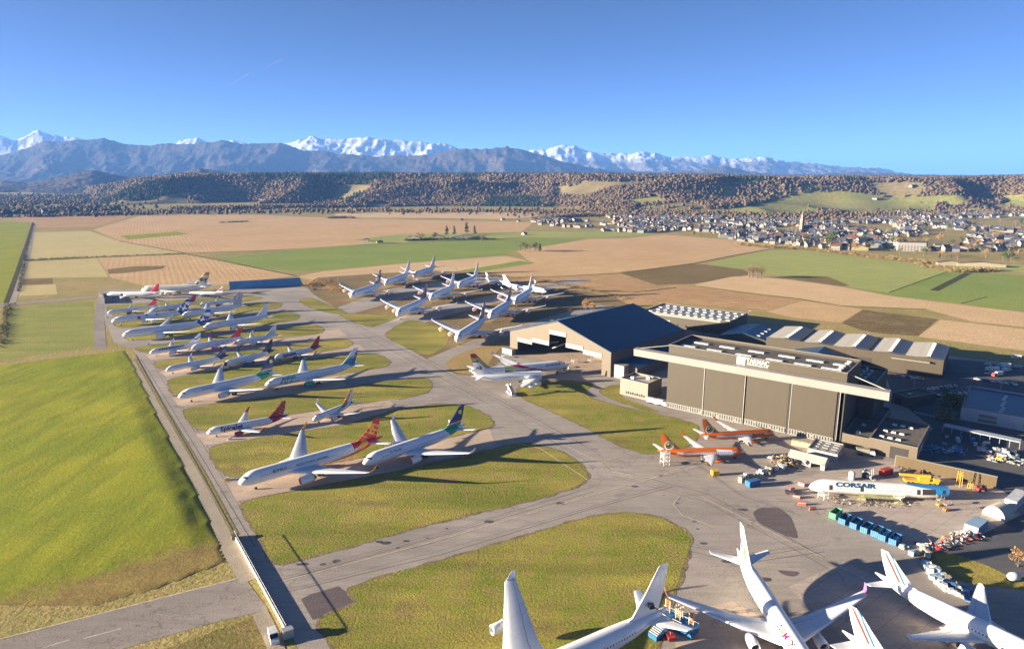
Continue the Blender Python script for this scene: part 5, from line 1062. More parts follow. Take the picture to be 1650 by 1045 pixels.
# ------------------------------------------------------------------ village, farms, trees
rng = np.random.RandomState(21); rnd = random.Random(4)
M_walls = [plain('white render', (.32, .30, .27), .8, var=.08), plain('cream render', (.28, .23, .17), .8, var=.1), plain('pale grey render', (.19, .185, .175), .8, var=.1)]
M_slate = plain('blue grey slate', (.060, .066, .085), .55, var=.25, scale=.8); M_tile = plain('red clay tile', (.105, .052, .036), .7, var=.25, scale=.8); M_btile = plain('brown tile', (.085, .06, .046), .7, var=.25, scale=.8); M_pane = plain('dark pane', (.05, .055, .065), .3)
def house_mesh(w, d, e, pitch, wm, rm, ell=False):
    m = MB(); r = e + d / 2 * pitch
    def blk(x0, x1, y0, y1, e, r):
        ym = (y0 + y1) / 2
        m.add([(x0, y0, 0), (x1, y0, 0), (x1, y1, 0), (x0, y1, 0), (x0, y0, e), (x1, y0, e), (x1, y1, e), (x0, y1, e), (x0, ym, r), (x1, ym, r)], [(0, 1, 5, 4), (2, 3, 7, 6), (1, 2, 6, 9, 5), (3, 0, 4, 8, 7)], 0)
        for ys, s in ((y0 - .5, 1), (y1 + .5, -1)): m.add([(x0 - .4, ys, e - .3), (x1 + .4, ys, e - .3), (x1 + .4, ym, r + .12), (x0 - .4, ym, r + .12), (x0 - .4, ys, e - .08), (x1 + .4, ys, e - .08), (x1 + .4, ym, r + .36), (x0 - .4, ym, r + .36)], [(4, 5, 6, 7), (0, 1, 5, 4), (1, 2, 6, 5), (3, 0, 4, 7), (0, 3, 2, 1)], 1)
    blk(-w / 2, w / 2, -d / 2, d / 2, e, r)
    if ell: m.add([], []); blk(w / 2 - .1, w / 2 + w * .45, -d / 2, d * .15, e * .7, e * .7 + d * .33 * pitch)
    m.box(w * .2, w * .2 + .8, -.5, .5, r - .6, r + 1.0, 0)
    for k in range(max(2, int(w / 3))):
        x = -w / 2 + (k + .5) * w / max(2, int(w / 3)); m.box(x - .5, x + .5, -d / 2 - .06, -d / 2 - .01, 1.0, 2.3, 2); m.box(x - .5, x + .5, d / 2 + .01, d / 2 + .06, 1.0, 2.3, 2)
    o = m.build('house', [M_walls[wm], (M_slate, M_tile, M_btile)[rm], M_pane]); me = o.data; bpy.data.objects.remove(o); return me
HM = []
for k in range(16): HM.append((house_mesh(rnd.uniform(9, 15), rnd.uniform(7.5, 10), rnd.choice([2.9, 3.2, 5.4, 5.8]), rnd.uniform(.7, 1.0), k % 3 if k % 5 else 0, 0 if k % 8 not in (3, 6) else (1 if k % 8 == 3 else 2), k % 3 == 0), k % 3 if k % 5 else 0, 0 if k % 8 not in (3, 6) else (1 if k % 8 == 3 else 2)))
VIL = [(868, 363), (852, 353), (900, 347), (1000, 347), (1100, 349), (1200, 353), (1260, 353), (1330, 359), (1400, 352), (1500, 349), (1600, 344), (1740, 343), (1740, 424), (1640, 424), (1560, 424), (1500, 421), (1390, 407), (1330, 401), (1240, 393), (1120, 383), (1050, 376), (960, 372)]
def houses():
    P = []
    for Y in np.arange(1180, 2700, 23):
        for X in np.arange(-50, 2400, 22): P.append((X + rng.uniform(-8, 8), Y + rng.uniform(-7, 7)))
    P = np.array(P); xx, yy = px(P[:, 0], P[:, 1], 0.0); k = in_poly(xx, yy, VIL) & (xx < 1690); den = fbm(P[:, 0] / 130, P[:, 1] / 130, 3, 5); k &= den > .40
    k &= ~in_poly(xx, yy, [(1560, 352), (1650, 352), (1660, 372), (1560, 366)])
    return P[k]
HP = houses()
BIG = [(1291, 374, 24), (1470, 403, 34), (1383, 401, 30), (1455, 372, 22), (1545, 402, 26), (1265, 380, 14), (1200, 386, 22)]
for bx_, by_, rr in BIG: g_ = G(bx_, by_); HP = HP[np.hypot(HP[:, 0] - g_.x, HP[:, 1] - g_.y) > rr]
HP = HP[np.argsort(HP[:, 1])]; hz0 = hill_z(HP[:, 0], HP[:, 1])
WN, RN = ('white', 'cream', 'grey'), ('dark slate', 'red tiled', 'brown tiled')
far_v, far_f, far_m = [], [], []; base_rot = [R(a) for a in (-32, 58, -25, 65, -38, 10)]
FM = [*M_walls, M_slate, M_tile, M_btile, M_pane]; off = 0
for k, (x, y) in enumerate(HP):
    me, wm, rm = HM[rng.randint(len(HM))]; rz = base_rot[rng.randint(6)] + rng.uniform(-.15, .15); s = rng.uniform(.9, 1.25)
    if k < 296:
        o = bpy.data.objects.new('house', me); col.objects.link(o); o.location = (x, y, hz0[k]); o.rotation_euler = (0, 0, rz); o.scale = (s, s, s)
        tag(o, '%s gabled house with %s roof in the village by the hills' % (WN[wm], RN[rm]), 'house', '%s village houses with %s roofs' % (WN[wm], RN[rm]))
    else:
        co = np.array([v.co for v in me.vertices]); c, s_ = math.cos(rz), math.sin(rz)
        far_v += [((a * c - b * s_) * s + x, (a * s_ + b * c) * s + y, z * s + hz0[k]) for a, b, z in co]
        for p_ in me.polygons: far_f.append(tuple(i + off for i in p_.vertices)); far_m.append((wm, 3 + rm, 6)[p_.material_index])
        off += len(co)
if far_f:
    mb = MB(); mb.v, mb.f, mb.m = far_v, far_f, far_m; mb.build('far_village_houses', FM, kind='stuff', label='crowded far rows of pale village houses with dark roofs', category='houses')
print('houses', len(HP))
# church and larger village buildings
M_stone = plain('pale church stone', (.20, .165, .12), .85, var=.15, scale=.4)
p_ = G(1291, 374); ch = empty('church', p_, R(30), label='stone village church with tall pointed spire', category='church')
MB().box(-3.6, 3.6, -3.6, 3.6, 0, 25).build('tower', M_stone, ch); MB().add([(-3.8, -3.8, 25), (3.8, -3.8, 25), (3.8, 3.8, 25), (-3.8, 3.8, 25), (0, 0, 48)], [(0, 1, 4), (1, 2, 4), (2, 3, 4), (3, 0, 4)]).build('spire', plain('brown spire slate', (.20, .14, .10), .6), ch)
MB().box(3.7, 36, -6, 6, 0, 9).add([(3.7, -6, 9), (3.7, 6, 9), (3.7, 0, 15)], [(0, 1, 2)]).add([(36, -6, 9), (36, 6, 9), (36, 0, 15)], [(0, 1, 2)]).build('nave', M_stone, ch)
MB().add([(4.2, -6.6, 8.6), (36.5, -6.6, 8.6), (36.5, 0, 15.3), (4.2, 0, 15.3), (4.2, 6.6, 8.6), (36.5, 6.6, 8.6)], [(0, 1, 2, 3), (3, 2, 5, 4)]).build('roof', M_slate, ch)
for k in (-1.4, 1.4): MB().box(k - .7, k + .7, -3.72, -3.62, 17, 21).build('belfry_opening', M_pane, ch)
def vblock(x, y, w, d, h, rz, label, wm, rm, gab=0, wins=0, name='village_hall'):
    p = G(x, y); r = empty(name, (p.x, p.y, float(hill_z(p.x, p.y))), rz, label=label, category='building')
    if gab:
        MB().add([(-w / 2, -d / 2, 0), (w / 2, -d / 2, 0), (w / 2, -d / 2, h), (0, -d / 2, h + gab), (-w / 2, -d / 2, h), (-w / 2, d / 2, 0), (w / 2, d / 2, 0), (w / 2, d / 2, h), (0, d / 2, h + gab), (-w / 2, d / 2, h)], [(0, 1, 2, 3, 4), (9, 8, 7, 6, 5), (1, 6, 7, 2), (5, 0, 4, 9)]).build('wall', wm, r)
        MB().add([(-w / 2 - .6, -d / 2 - .6, h - .1), (0, -d / 2 - .6, h + gab + .2), (0, d / 2 + .6, h + gab + .2), (-w / 2 - .6, d / 2 + .6, h - .1), (w / 2 + .6, -d / 2 - .6, h - .1), (w / 2 + .6, d / 2 + .6, h - .1)], [(0, 1, 2, 3), (1, 4, 5, 2)]).build('roof', rm, r)
    else:
        MB().box(-w / 2, w / 2, -d / 2, d / 2, 0, h).build('wall', wm, r); MB().box(-w / 2 - .4, w / 2 + .4, -d / 2 - .4, d / 2 + .4, h, h + .8).build('roof', rm, r)
    for k in range(wins):
        for z in (1.2, 4.4, 7.6):
            if z + 2 < h: MB().box(-w / 2 + (k + .3) * w / wins, -w / 2 + (k + .7) * w / wins, -d / 2 - .08, -d / 2 - .01, z, z + 1.7).build('window', M_pane, r)
vblock(1466, 404, 44, 16, 15, R(-14), 'big white apartment block at the village edge beside the green crop', M_walls[0], M_btile, 0, 9, 'apartment_block')
vblock(1383, 402, 26, 30, 5.5, R(-20), 'yellow-walled hall with green roof at the village edge', plain('pale yellow wall', (.26, .22, .10), .7), plain('green roof', (.06, .13, .10), .6), 4)
vblock(1410, 398, 22, 30, 5.5, R(-20), 'dark-roofed hall standing behind the yellow hall', M_walls[2], M_slate, 4)
vblock(1545, 402, 30, 34, 4.5, R(-24), 'cream low hall with bright gable among the village houses', M_walls[1], M_btile, 3.5)
vblock(1468, 370, 60, 14, 7, R(-8), 'long white building in the middle of the village', M_walls[0], M_roofp, 0, 0)
vblock(1225, 387, 46, 16, 5, R(-12), 'long white shed on the village edge by the brown field', M_walls[0], M_roofp, 2.5)
vblock(1170, 383, 30, 14, 4.5, R(-12), 'low pale shed by the ditch at the village edge', M_walls[2], M_roofp, 2)
vblock(1580, 429, 60, 9, 4, R(-18), 'long low farm shed beside the green field', M_walls[1], M_btile, 2.5)
vblock(1530, 427, 34, 9, 4, R(-14), 'short brown-roofed farm shed near the long one', M_walls[1], M_btile, 2.5)
for k, (x, y, w, d) in enumerate(((668, 386, 30, 12), (706, 384, 26, 12), (745, 383, 44, 14), (770, 385, 30, 10))): vblock(x, y, w, d, 4, R(-10 + 6 * k), 'farm building %s among trees in the fields' % ('nearest the orange tree', 'under the dark pines', 'with the longest pale roof', 'farthest from the orange tree')[k], M_walls[k % 2], (M_btile, M_slate, M_roofp, M_btile)[k], 2.5, 0, 'farm_building')
for k, (x, y) in enumerate(((590, 388), (612, 391), (810, 354), (835, 357), (860, 352), (744, 355), (845, 378))): vblock(x, y, 12, 8, 3, R(20 * k), 'lone pale house in the fields, number %d counted from the airfield' % (k + 1) if False else ('small white shed', 'small pale shed', 'lone farmhouse', 'white farmhouse', 'cream farmhouse', 'isolated house', 'open field shed')[k] + ' ' + ('west of the orange farm tree', 'near the farm trees', 'by the hedge before the village', 'at the first village street', 'behind the first village street', 'alone in the pale fields', 'on the pale green field')[k], M_walls[k % 2], (M_slate, M_btile)[k % 2], 2.4, 0, 'field_house')
# hamlet on the hillside
for k, (x, Y) in enumerate(((1436, 2950), (1446, 2900), (1458, 2960), (1470, 2860), (1480, 2800), (1492, 2950), (1500, 2900), (1512, 2800), (1425, 2820), (1535, 2850), (1556, 2700), (1465, 2750), (1490, 2720), (1170, 2500), (1195, 2600), (1180, 2450), (1450, 2350), (1462, 2330), (1410, 2700))):
    X = (x - 825) * (Y * CP + 20) / F; me, wm, rm = HM[k % len(HM)]; o = bpy.data.objects.new('house', me); col.objects.link(o); o.location = (X, Y, float(hill_z(X, Y)) - .3); o.rotation_euler = (0, 0, R(37 * k)); o.scale = (1.35,) * 3
    tag(o, '%s house with %s roof in the hillside hamlet' % (WN[wm], RN[rm]), 'house', '%s hamlet houses with %s roofs' % (WN[wm], RN[rm]))
# far left farms on the plain
for k in range(14):
    x, y = rng.uniform(-10, 160), rng.uniform(336, 346); p_ = G(x, y); me, wm, rm = HM[k]; o = bpy.data.objects.new('house', me); col.objects.link(o); o.location = p_; o.rotation_euler = (0, 0, rng.rand() * 3); o.scale = (1.8,) * 3
    tag(o, '%s house with %s roof far off on the plain at the left' % (WN[wm], RN[rm]), 'house', '%s far plain houses with %s roofs' % (WN[wm], RN[rm]))
# --- trees with trunk, limbs and a crown of small leaf or twig clumps
def tree_parts(kind, seed):
    r = random.Random(seed); tr = MB(); tr.tube((0, 0, 0), (r.uniform(-.2, .2), r.uniform(-.2, .2), 5), .42, .22, 7); tips = []
    for k in range(7 if kind != 'pine' else 0):
        a = k * 2.4 + r.random(); e = r.uniform(.5, 1.1); h = r.uniform(2.2, 4.8); L = r.uniform(2.2, 3.8); q = Vector((math.cos(a) * math.cos(e) * L, math.sin(a) * math.cos(e) * L, h + math.sin(e) * L)); tr.tube((0, 0, h), q, .16, .05, 5); tips.append(q)
    if kind == 'pine': tr.tube((0, 0, 5), (0, 0, 10), .22, .05, 6)
    V, Fc = [], []
    cl = []
    for _ in range(46 if kind != 'pine' else 60):
        if kind == 'pine': z = r.uniform(1.2, 11.5); a = r.random() * 6.28; rr = (1 - z / 12.5) * 3.0 * math.sqrt(r.random()); cl.append((Vector((rr * math.cos(a), rr * math.sin(a), z)), .75))
        elif kind == 'bush': a = r.random() * 6.28; rr = 2.2 * math.sqrt(r.random()); cl.append((Vector((rr * math.cos(a), rr * math.sin(a), .5 + r.random() * (2.3 - rr * .6))), .8))
        else:
            b = r.choice(tips); u = Vector((r.gauss(0, 1), r.gauss(0, 1), r.gauss(0, .8))); cl.append((b + u * 1.05 + Vector((0, 0, .5)), .85))
    for c, s in cl:
        for _ in range(11 if kind != 'bare' else 9):
            p = c + Vector((r.gauss(0, s * .6), r.gauss(0, s * .6), r.gauss(0, s * .5))); n = Vector((r.gauss(0, 1), r.gauss(0, 1), r.gauss(0, 1))).normalized(); t = n.orthogonal().normalized(); b2 = n.cross(t)
            w, h = (r.uniform(.22, .42), r.uniform(.3, .55)) if kind != 'bare' else (r.uniform(.05, .12), r.uniform(.6, 1.1)); i = len(V)
            V += [p - t * w - b2 * h * .3, p + t * w * .7 - b2 * h * .5, p + b2 * h]; Fc.append((i, i + 1, i + 2))
            if kind != 'bare': V.append(p - t * w * .6 + b2 * h * .6); Fc.append((i, i + 2, i + 3))
    cm = MB().add(V, Fc); return tr, cm
M_bark = plain('grey brown bark', (.13, .10, .075), .9)
M_leaf = {'bare': leaf_mat('bare twig crown', (.15, .10, .055), (.27, .19, .11)), 'rust': leaf_mat('rust coloured crown', (.30, .16, .06), (.42, .25, .10)), 'green': leaf_mat('olive green crown', (.05, .07, .02), (.11, .13, .035)), 'pine': leaf_mat('dark evergreen crown', (.018, .035, .016), (.045, .07, .028)), 'bush': leaf_mat('brown bush foliage', (.16, .12, .05), (.28, .21, .09))}
PROTO = {}
def plant(kind, loc, h, label, cat='tree', group=None, shape=None):
    sh = shape or {'rust': 'leafy', 'green': 'leafy', 'pine': 'pine', 'bare': 'bare', 'bush': 'bush'}[kind]; v = rnd.randrange(3); k = (kind, sh, v)
    if k not in PROTO: tr, cm = tree_parts(sh, hash(sh) % 7 + v * 13 if False else {'leafy': 1, 'pine': 2, 'bare': 3, 'bush': 4}[sh] * 50 + v); PROTO[k] = [None, tr, cm]
    s = h / {'leafy': 8.0, 'pine': 12.0, 'bare': 8.0, 'bush': 2.6}[sh]
    e = PROTO[k]
    if e[0] is None:
        r = empty('shrub' if kind == 'bush' else 'tree', loc, rnd.random() * 6, label=label, category=cat, group=group)
        if kind != 'bush': e[1].build('trunk', M_bark, r)
        e[2].build('crown', M_leaf[kind], r); e[0] = r
    else:
        r = copy_tree(e[0]); r.location = loc; r.rotation_euler = (0, 0, rnd.random() * 6); r['label'] = label; r['category'] = cat
        if group: r['group'] = group
        elif 'group' in r: del r['group']
    r.scale = (s,) * 3; return r
KN = {'bare': 'bare brown tree', 'rust': 'rusty brown tree', 'green': 'olive green tree', 'pine': 'dark evergreen'}
for k in range(230):
    for _ in range(60):
        x, y = rng.uniform(850, 1660), rng.uniform(344, 424)
        if in_poly(np.array([x]), np.array([y]), VIL)[0]: break
    p_ = G(x, y); p_.z = float(hill_z(p_.x, p_.y)); kd = rnd.choice(['bare', 'bare', 'rust', 'green', 'pine', 'bare'])
    plant(kd, p_, rnd.uniform(7, 14) * (1.3 if kd == 'pine' else 1), KN[kd] + ' among the village houses', group=KN[kd] + 's among the village houses')
for x, y, kd, h, lb in ((677, 388, 'rust', 14, 'orange-brown tree at the near end of the farm'), (720, 379, 'pine', 22, 'tall dark pine first of three over the farm'), (732, 378, 'pine', 20, 'dark pine between two others over the farm'), (752, 376, 'pine', 26, 'tallest dark pine over the farm roofs'), (765, 378, 'pine', 20, 'dark pine at the village side of the farm'), (777, 391, 'bare', 16, 'pale bare tree alone in front of the farm'), (661, 388, 'bare', 11, 'bare tree at the very end of the farm'), (700, 386, 'green', 12, 'green tree between the farm buildings'), (838, 404, 'bare', 13, 'bare tree at the end of the field copse'), (846, 405, 'green', 13, 'olive tree first in the field copse'), (854, 406, 'bare', 14, 'tall pale bare tree in the field copse'), (862, 405, 'green', 13, 'olive tree in the middle of the field copse'), (870, 405, 'pine', 14, 'dark evergreen at the shaded end of the field copse'), (1337, 402, 'green', 24, 'large olive tree by the ditch before the village'), (1350, 366, 'pine', 26, 'very large dark evergreen in mid village'), (1393, 362, 'pine', 20, 'dark evergreen next to the church meadow'), (1207, 447, 'bare', 14, 'first bare tree of the lone row in the fields'), (1213, 447, 'bare', 15, 'second bare tree of the lone row in the fields'), (1220, 448, 'bare', 15, 'third bare tree of the lone row in the fields'), (1227, 448, 'bare', 14, 'last bare tree of the lone row in the fields'), (1528, 668, 'green', 12, 'dim olive tree in the shaded yard'), (1536, 652, 'bush', 6, 'brownish round shrub before the grey-blue building'), (1522, 676, 'bush', 5, 'low bush on the shaded verge'), (944, 500, 'rust', 9, 'rust tree above the gabled roof, nearer the aircraft'), (956, 502, 'rust', 8, 'rust tree above the gabled roof, nearer the skylight hall'), (918, 508, 'bare', 7, 'grey bare tree by the gabled roof'), (900, 522, 'bush', 4, 'straw bush against the gabled roof edge'), (890, 523, 'bush', 4, 'straw shrub nearest the gable tip'), (1487, 642, 'green', 5, 'small tree beside the shaded car park'), (1640, 912, 'rust', 5, 'orange shrub lit at the edge of the dark road')):
    plant(kd, G(x, y), h, lb, 'shrub' if kd == 'bush' else 'tree')
# hedges: rows of shrubs grown together
def hedge(pts, w, h, label, mat=None, dens=1.0, seed=0, tall=0):
    r = random.Random(seed); V, Fc = [], []
    P = [G(*q) for q in pts]; Lt = sum((b - a).length for a, b in zip(P[:-1], P[1:])); n = int(Lt * w * .22 * dens) + 8
    for _ in range(n):
        t = r.random() * (len(P) - 1); i = int(t); c = P[i].lerp(P[i + 1], t - i) + Vector((r.gauss(0, w / 3), r.gauss(0, w / 3), 0)); hh = h * r.uniform(.4, 1.15)
        for _ in range(16):
            z = abs(r.gauss(.45, .3)) * hh; k = hh * .42; p = c + Vector((r.gauss(0, k), r.gauss(0, k), z)); nn = Vector((r.gauss(0, 1), r.gauss(0, 1), r.gauss(0, 1))).normalized(); t_ = nn.orthogonal().normalized(); b2 = nn.cross(t_); s = hh * r.uniform(.10, .22); j = len(V)
            V += [p - t_ * s - b2 * s * .4, p + t_ * s - b2 * s * .4, p + b2 * s]; Fc.append((j, j + 1, j + 2))
    return MB().add(V, Fc).build('hedge', mat or M_leaf['bush'], label=label, category='hedge')
hedge([(1190, 394), (1240, 399), (1300, 402), (1380, 411), (1440, 418), (1500, 425)], 16, 4.5, 'brown scrub hedge between the village and the green crop', seed=1)
hedge([(1480, 428), (1540, 438), (1600, 436)], 14, 5, 'scrub hedge around the long farm shed', seed=2)
hedge([(30, 470), (42, 410), (55, 360)], 4, 1.6, 'dark hedge along the canal lane at the left fields', M_leaf['pine'], seed=3)
hedge([(44, 419), (130, 415), (300, 408.5)], 5, 2.4, 'dark hedge between the striped fields', M_leaf['pine'], .7, seed=4)
hedge([(2, 560), (14, 490)], 6, 2, 'short hedge by the canal near the raised meadow', M_leaf['pine'], seed=5)
hedge([(530, 352), (550, 351), (570, 351.5)], 12, 6, 'small thicket alone in the pale fields', M_leaf['bare'], seed=6)
hedge([(355, 359), (400, 357)], 10, 3.5, 'dark bush row in the tan fields', M_leaf['pine'], seed=7)
hedge([(655, 388), (700, 386), (800, 386)], 12, 5, 'mixed hedge fronting the farm', M_leaf['green'], .8, seed=8)
hedge([(862, 356), (900, 350), (960, 348), (1010, 349)], 26, 10, 'bare trees screening the near village streets', M_leaf['bare'], .6, seed=9)
hedge([(1010, 482), (960, 470), (900, 458), (850, 447)], 8, 2.2, 'straw scrub on the bank beyond the double-deck jets', M_leaf['bush'], .8, seed=10)
hedge([(500, 462), (512, 452), (530, 458), (545, 470)], 16, 2.6, 'golden brushwood on the mound beside the blue screen', leaf_mat('golden brush', (.32, .21, .09), (.45, .31, .14)), 1.2, seed=11)
hedge([(1000, 640), (960, 626)], 2, .6, 'low growth along the curved path', M_leaf['green'], 1, seed=12)
# tree belts at the foot of the hills: beyond counting
def belt(pts, n, w, smin, smax, seed, mis=(0, 1, 3)):
    r = np.random.RandomState(seed); P = [G(*q) for q in pts]; t = r.rand(n) * (len(P) - 1); i = t.astype(int); f = (t - i)[:, None]; A = np.array([tuple(p) for p in P]); Q = A[i] * (1 - f) + A[i + 1] * f; Q[:, :2] += r.randn(n, 2) * w; Q[:, 2] = np.maximum(hill_z(Q[:, 0], Q[:, 1]), 0) - .5
    return Q, r.uniform(smin, smax, n), r.choice(mis, n)
bs = [belt([(-40, 330), (60, 326), (165, 328)], 700, 240, 9, 16, 6, (0, 2, 1)), belt([(-40, 320), (60, 317), (170, 318)], 700, 420, 10, 18, 7, (2, 0, 1)), belt([(165, 345), (260, 343), (400, 342), (560, 340), (700, 341), (860, 340)], 560, 75, 7, 15, 1), belt([(860, 344), (960, 343), (1100, 347), (1200, 351), (1300, 356)], 760, 80, 7, 15, 2), belt([(1300, 352), (1400, 347), (1500, 344), (1700, 342)], 420, 70, 6, 13, 3), belt([(-40, 345), (60, 341), (170, 338)], 420, 90, 10, 20, 4, (0, 2, 1)), belt([(-40, 350), (80, 349), (200, 346)], 120, 20, 6, 12, 5, (0, 2))]
scatter_mesh('tree_belt', np.concatenate([b[0] for b in bs]), np.concatenate([b[1] for b in bs]), M_wood, np.concatenate([b[2] for b in bs]), blob_variants(8, 13), 19, kind='stuff', label='belts of bare trees along the foot of the hills', category='woodland')
# ------------------------------------------------------------------ vehicles, containers, clutter
def cp(n, c, **k): return plain(n + ' paint', c, .4, **k)
C_white = cp('vehicle white', (.62, .62, .60)); C_silver = cp('vehicle silver', (.40, .41, .43), metal=.3); C_dark = cp('vehicle dark', (.05, .055, .065)); C_redv = cp('vehicle red', (.40, .035, .03)); C_bluev = cp('vehicle blue', (.04, .12, .32)); C_yel = cp('machine yellow', (.62, .36, .03)); C_or = cp('machine orange', (.60, .17, .03)); C_green = cp('skip green', (.10, .36, .18)); C_skip = cp('skip blue', (.025, .13, .30)); C_paleb = cp('pale blue steel', (.26, .37, .46)); C_rust = plain('rusty scrap', (.20, .12, .07), .8, var=.5, scale=1.5); C_box = plain('cardboard and crate wood', (.46, .36, .22), .8, var=.25); C_tarp = plain('grey tarpaulin', (.50, .50, .50), .8, var=.2); C_btarp = plain('blue tarpaulin', (.10, .24, .46), .8, var=.25)
def wheels(root, xs, y, r, w=.25):
    for x in xs:
        for s in (-1, 1): MB().lathe((x, s * y - w / 2, r), (0, 1, 0), [(0, .02), (0, r * .6), (.02, r), (w - .02, r), (w, r * .6), (w, .02)], 12).build('wheel', M_tyre, root, smooth=40)
def prof_body(pts, w, taper=.06):
    m = MB(); n = len(pts); L = [(x, -w / 2 + (taper if z > 1 else 0), z) for x, z in pts]; Rr = [(x, w / 2 - (taper if z > 1 else 0), z) for x, z in pts]
    return m.add(L + Rr, [tuple(range(n)), tuple(range(2 * n - 1, n - 1, -1))] + [(i, n + i, n + (i + 1) % n, (i + 1) % n) for i in range(n)])
def make_car(label, mat, group):
    r = empty('car', label=label, category='car', group=group)
    prof_body([(-2.1, .35), (-2.15, .75), (-1.9, .95), (-1.75, 1.0), (1.0, 1.02), (2.0, .85), (2.15, .6), (2.1, .35)], 1.75, 0).build('body', mat, r, smooth=30)
    prof_body([(-1.7, 1.0), (-1.25, 1.42), (.1, 1.46), (1.0, 1.02)], 1.55, .14).build('cabin', M_glass, r); prof_body([(-1.2, 1.43), (-1.15, 1.47), (.05, 1.5), (.1, 1.46)], 1.3, 0).build('roof', mat, r)
    wheels(r, (-1.3, 1.3), .78, .32, .2); return r
def make_van(label, mat, group=None, L=5.2):
    r = empty('van', label=label, category='van', group=group); h = L / 2
    prof_body([(-h, .4), (-h, 2.1), (-h + .2, 2.25), (h - 1.9, 2.25), (h - 1.0, 1.35), (h - .1, 1.05), (h, .8), (h, .4)], 2.0, .05).build('body', mat, r, smooth=25)
    prof_body([(h - 1.82, 2.1), (h - 1.72, 2.12), (h - 1.0, 1.4), (h - 1.05, 1.34)], 1.8, 0).build('windscreen', M_glass, r)
    for s in (-1, 1): MB().box(h - 2.3, h - 1.5, s * 1.0 - .015, s * 1.0 + .015, 1.3, 1.95).build('side_window', M_glass, r)
    wheels(r, (-h + 1, h - 1), .9, .36); return r
def put(o, p, rz, **kw):
    o.location = (p.x, p.y, kw.pop('z', .07)); o.rotation_euler = (0, 0, rz); tag(o, **kw); return o
# parked cars in the shaded car parks and by the fence
cars = {k: None for k in ('white', 'silver', 'dark', 'red', 'blue')}; CM = dict(white=C_white, silver=C_silver, dark=C_dark, red=C_redv, blue=C_bluev)
spots = []
for (x0, y0), (x1, y1), n in (((1592, 603), (1648, 590), 7), ((1575, 612), (1640, 621), 9), ((1500, 628), (1543, 622), 6), ((1446, 606), (1490, 612), 6), ((1500, 640), (1560, 634), 7), ((1592, 588), (1625, 592), 5), ((1440, 590), (1470, 596), 4)):
    for k in range(n): spots.append((x0 + (x1 - x0) * k / n, y0 + (y1 - y0) * k / n))
rr_ = random.Random(8)
for x, y in spots:
    c = rr_.choice(['white', 'white', 'silver', 'dark', 'blue', 'red', 'silver']); lb = '%s car parked in the shaded lots beyond the huge hangar' % c; gp = '%s parked cars' % c
    if cars[c] is None: o = cars[c] = make_car(lb, CM[c], gp)
    else: o = copy_tree(cars[c])
    put(o, G(x, y), R(-38) + rr_.choice([0, math.pi]) + rr_.uniform(-.05, .05), label=lb, group=gp)
v0 = make_van('white box van parked beside the low white fence', C_white); put(v0, G(441, 1030), R(-62)); v0.scale = (1.15,) * 3
for x, y, rz, lb in ((1637, 577, 170, 'white van alone on the dark road behind the yard'), (1502, 582, 150, 'white van at the end of the parked car row'), (1345, 731, -30, 'grey van between the hut and the annex door'), (1620, 598, 20, 'white van among the parked lorries')): put(copy_tree(v0), G(x, y), R(rz), label=lb)
# white trucks beside the cube building
def make_truck(label, mat, mat2, L=8):
    r = empty('truck', label=label, category='truck'); h = L / 2
    prof_body([(h - 2.2, .6), (h - 2.2, 2.6), (h - .3, 2.6), (h, 1.5), (h, .6)], 2.4, .05).build('cab', mat, r, smooth=25); MB().box(h - .35, h - .02, -1.05, 1.05, 1.55, 2.35).build('windscreen', M_glass, r)
    MB().box(-h, h - 2.35, -1.22, 1.22, .95, 3.3).build('cargo_box', mat2, r); MB().box(-h, h - .1, -.5, .5, .55, .9).build('chassis', M_strut, r); wheels(r, (-h + 1.1, -h + 2.3, h - 1.2), .95, .5, .3); return r
t0 = make_truck('white service truck at the foot of the huge hangar left edge', C_white, C_white, 7); put(t0, G(1052, 650), R(-36)); put(copy_tree(t0), G(1066, 653), R(-40), label='white service truck nearer the hangar doors')
t1 = make_truck('olive grey lorry parked before the annex door', C_tarp, plain('olive tarp', (.24, .23, .17), .8)); put(t1, G(1394, 733), R(-20))
for x, y, rz, m_, lb in ((1598, 598, 160, C_white, 'white lorry left in the back lot'), (1616, 592, 165, C_paleb, 'pale lorry right in the back lot'), (1606, 606, 200, C_redv, 'red and white lorry nearest the parked cars')): put(make_truck(lb, m_, C_white), G(x, y), R(rz))
# boarding stairs
def make_stairs(label, mat=C_white):
    r = empty('boarding_stairs', label=label, category='stairs'); MB().box(-3.2, 3.2, -1.1, 1.1, .5, 1.2).build('chassis', mat, r); m = MB()
    for k in range(12): m.box(-2.8 + k * .42, -2.4 + k * .42, -.8, .8, 1.2 + k * .26, 1.35 + k * .26)
    m.box(-3, 2.2, -.8, .8, 1.2, 1.22); m.build('steps', M_trim, r)
    for s in (-1, 1): MB().add([(-2.8, s * .95, 1.2), (2.4, s * .95, 4.3), (2.4, s * .95, 5.4), (-2.8, s * .95, 2.2), (-2.8, s * .85, 1.2), (2.4, s * .85, 4.3), (2.4, s * .85, 5.4), (-2.8, s * .85, 2.2)], [(0, 1, 2, 3), (7, 6, 5, 4), (3, 2, 6, 7), (0, 4, 5, 1), (1, 5, 6, 2), (0, 3, 7, 4)]).build('side_panel', mat, r)
    MB().box(2.4, 3.8, -1, 1, 4.2, 4.4).tube((3, 0, 1.2), (3, 0, 4.2), .2).build('platform', mat, r); wheels(r, (-2.3, 2.3), 1.0, .42); return r
s0 = make_stairs('white boarding stairs truck on the taxiway by the grass corner'); put(s0, G(823, 636), R(115)); s0.scale = (1.2,) * 3
put(copy_tree(s0), G(912, 599), R(60), label='white stairs under the nose of the crimson-striped jet')
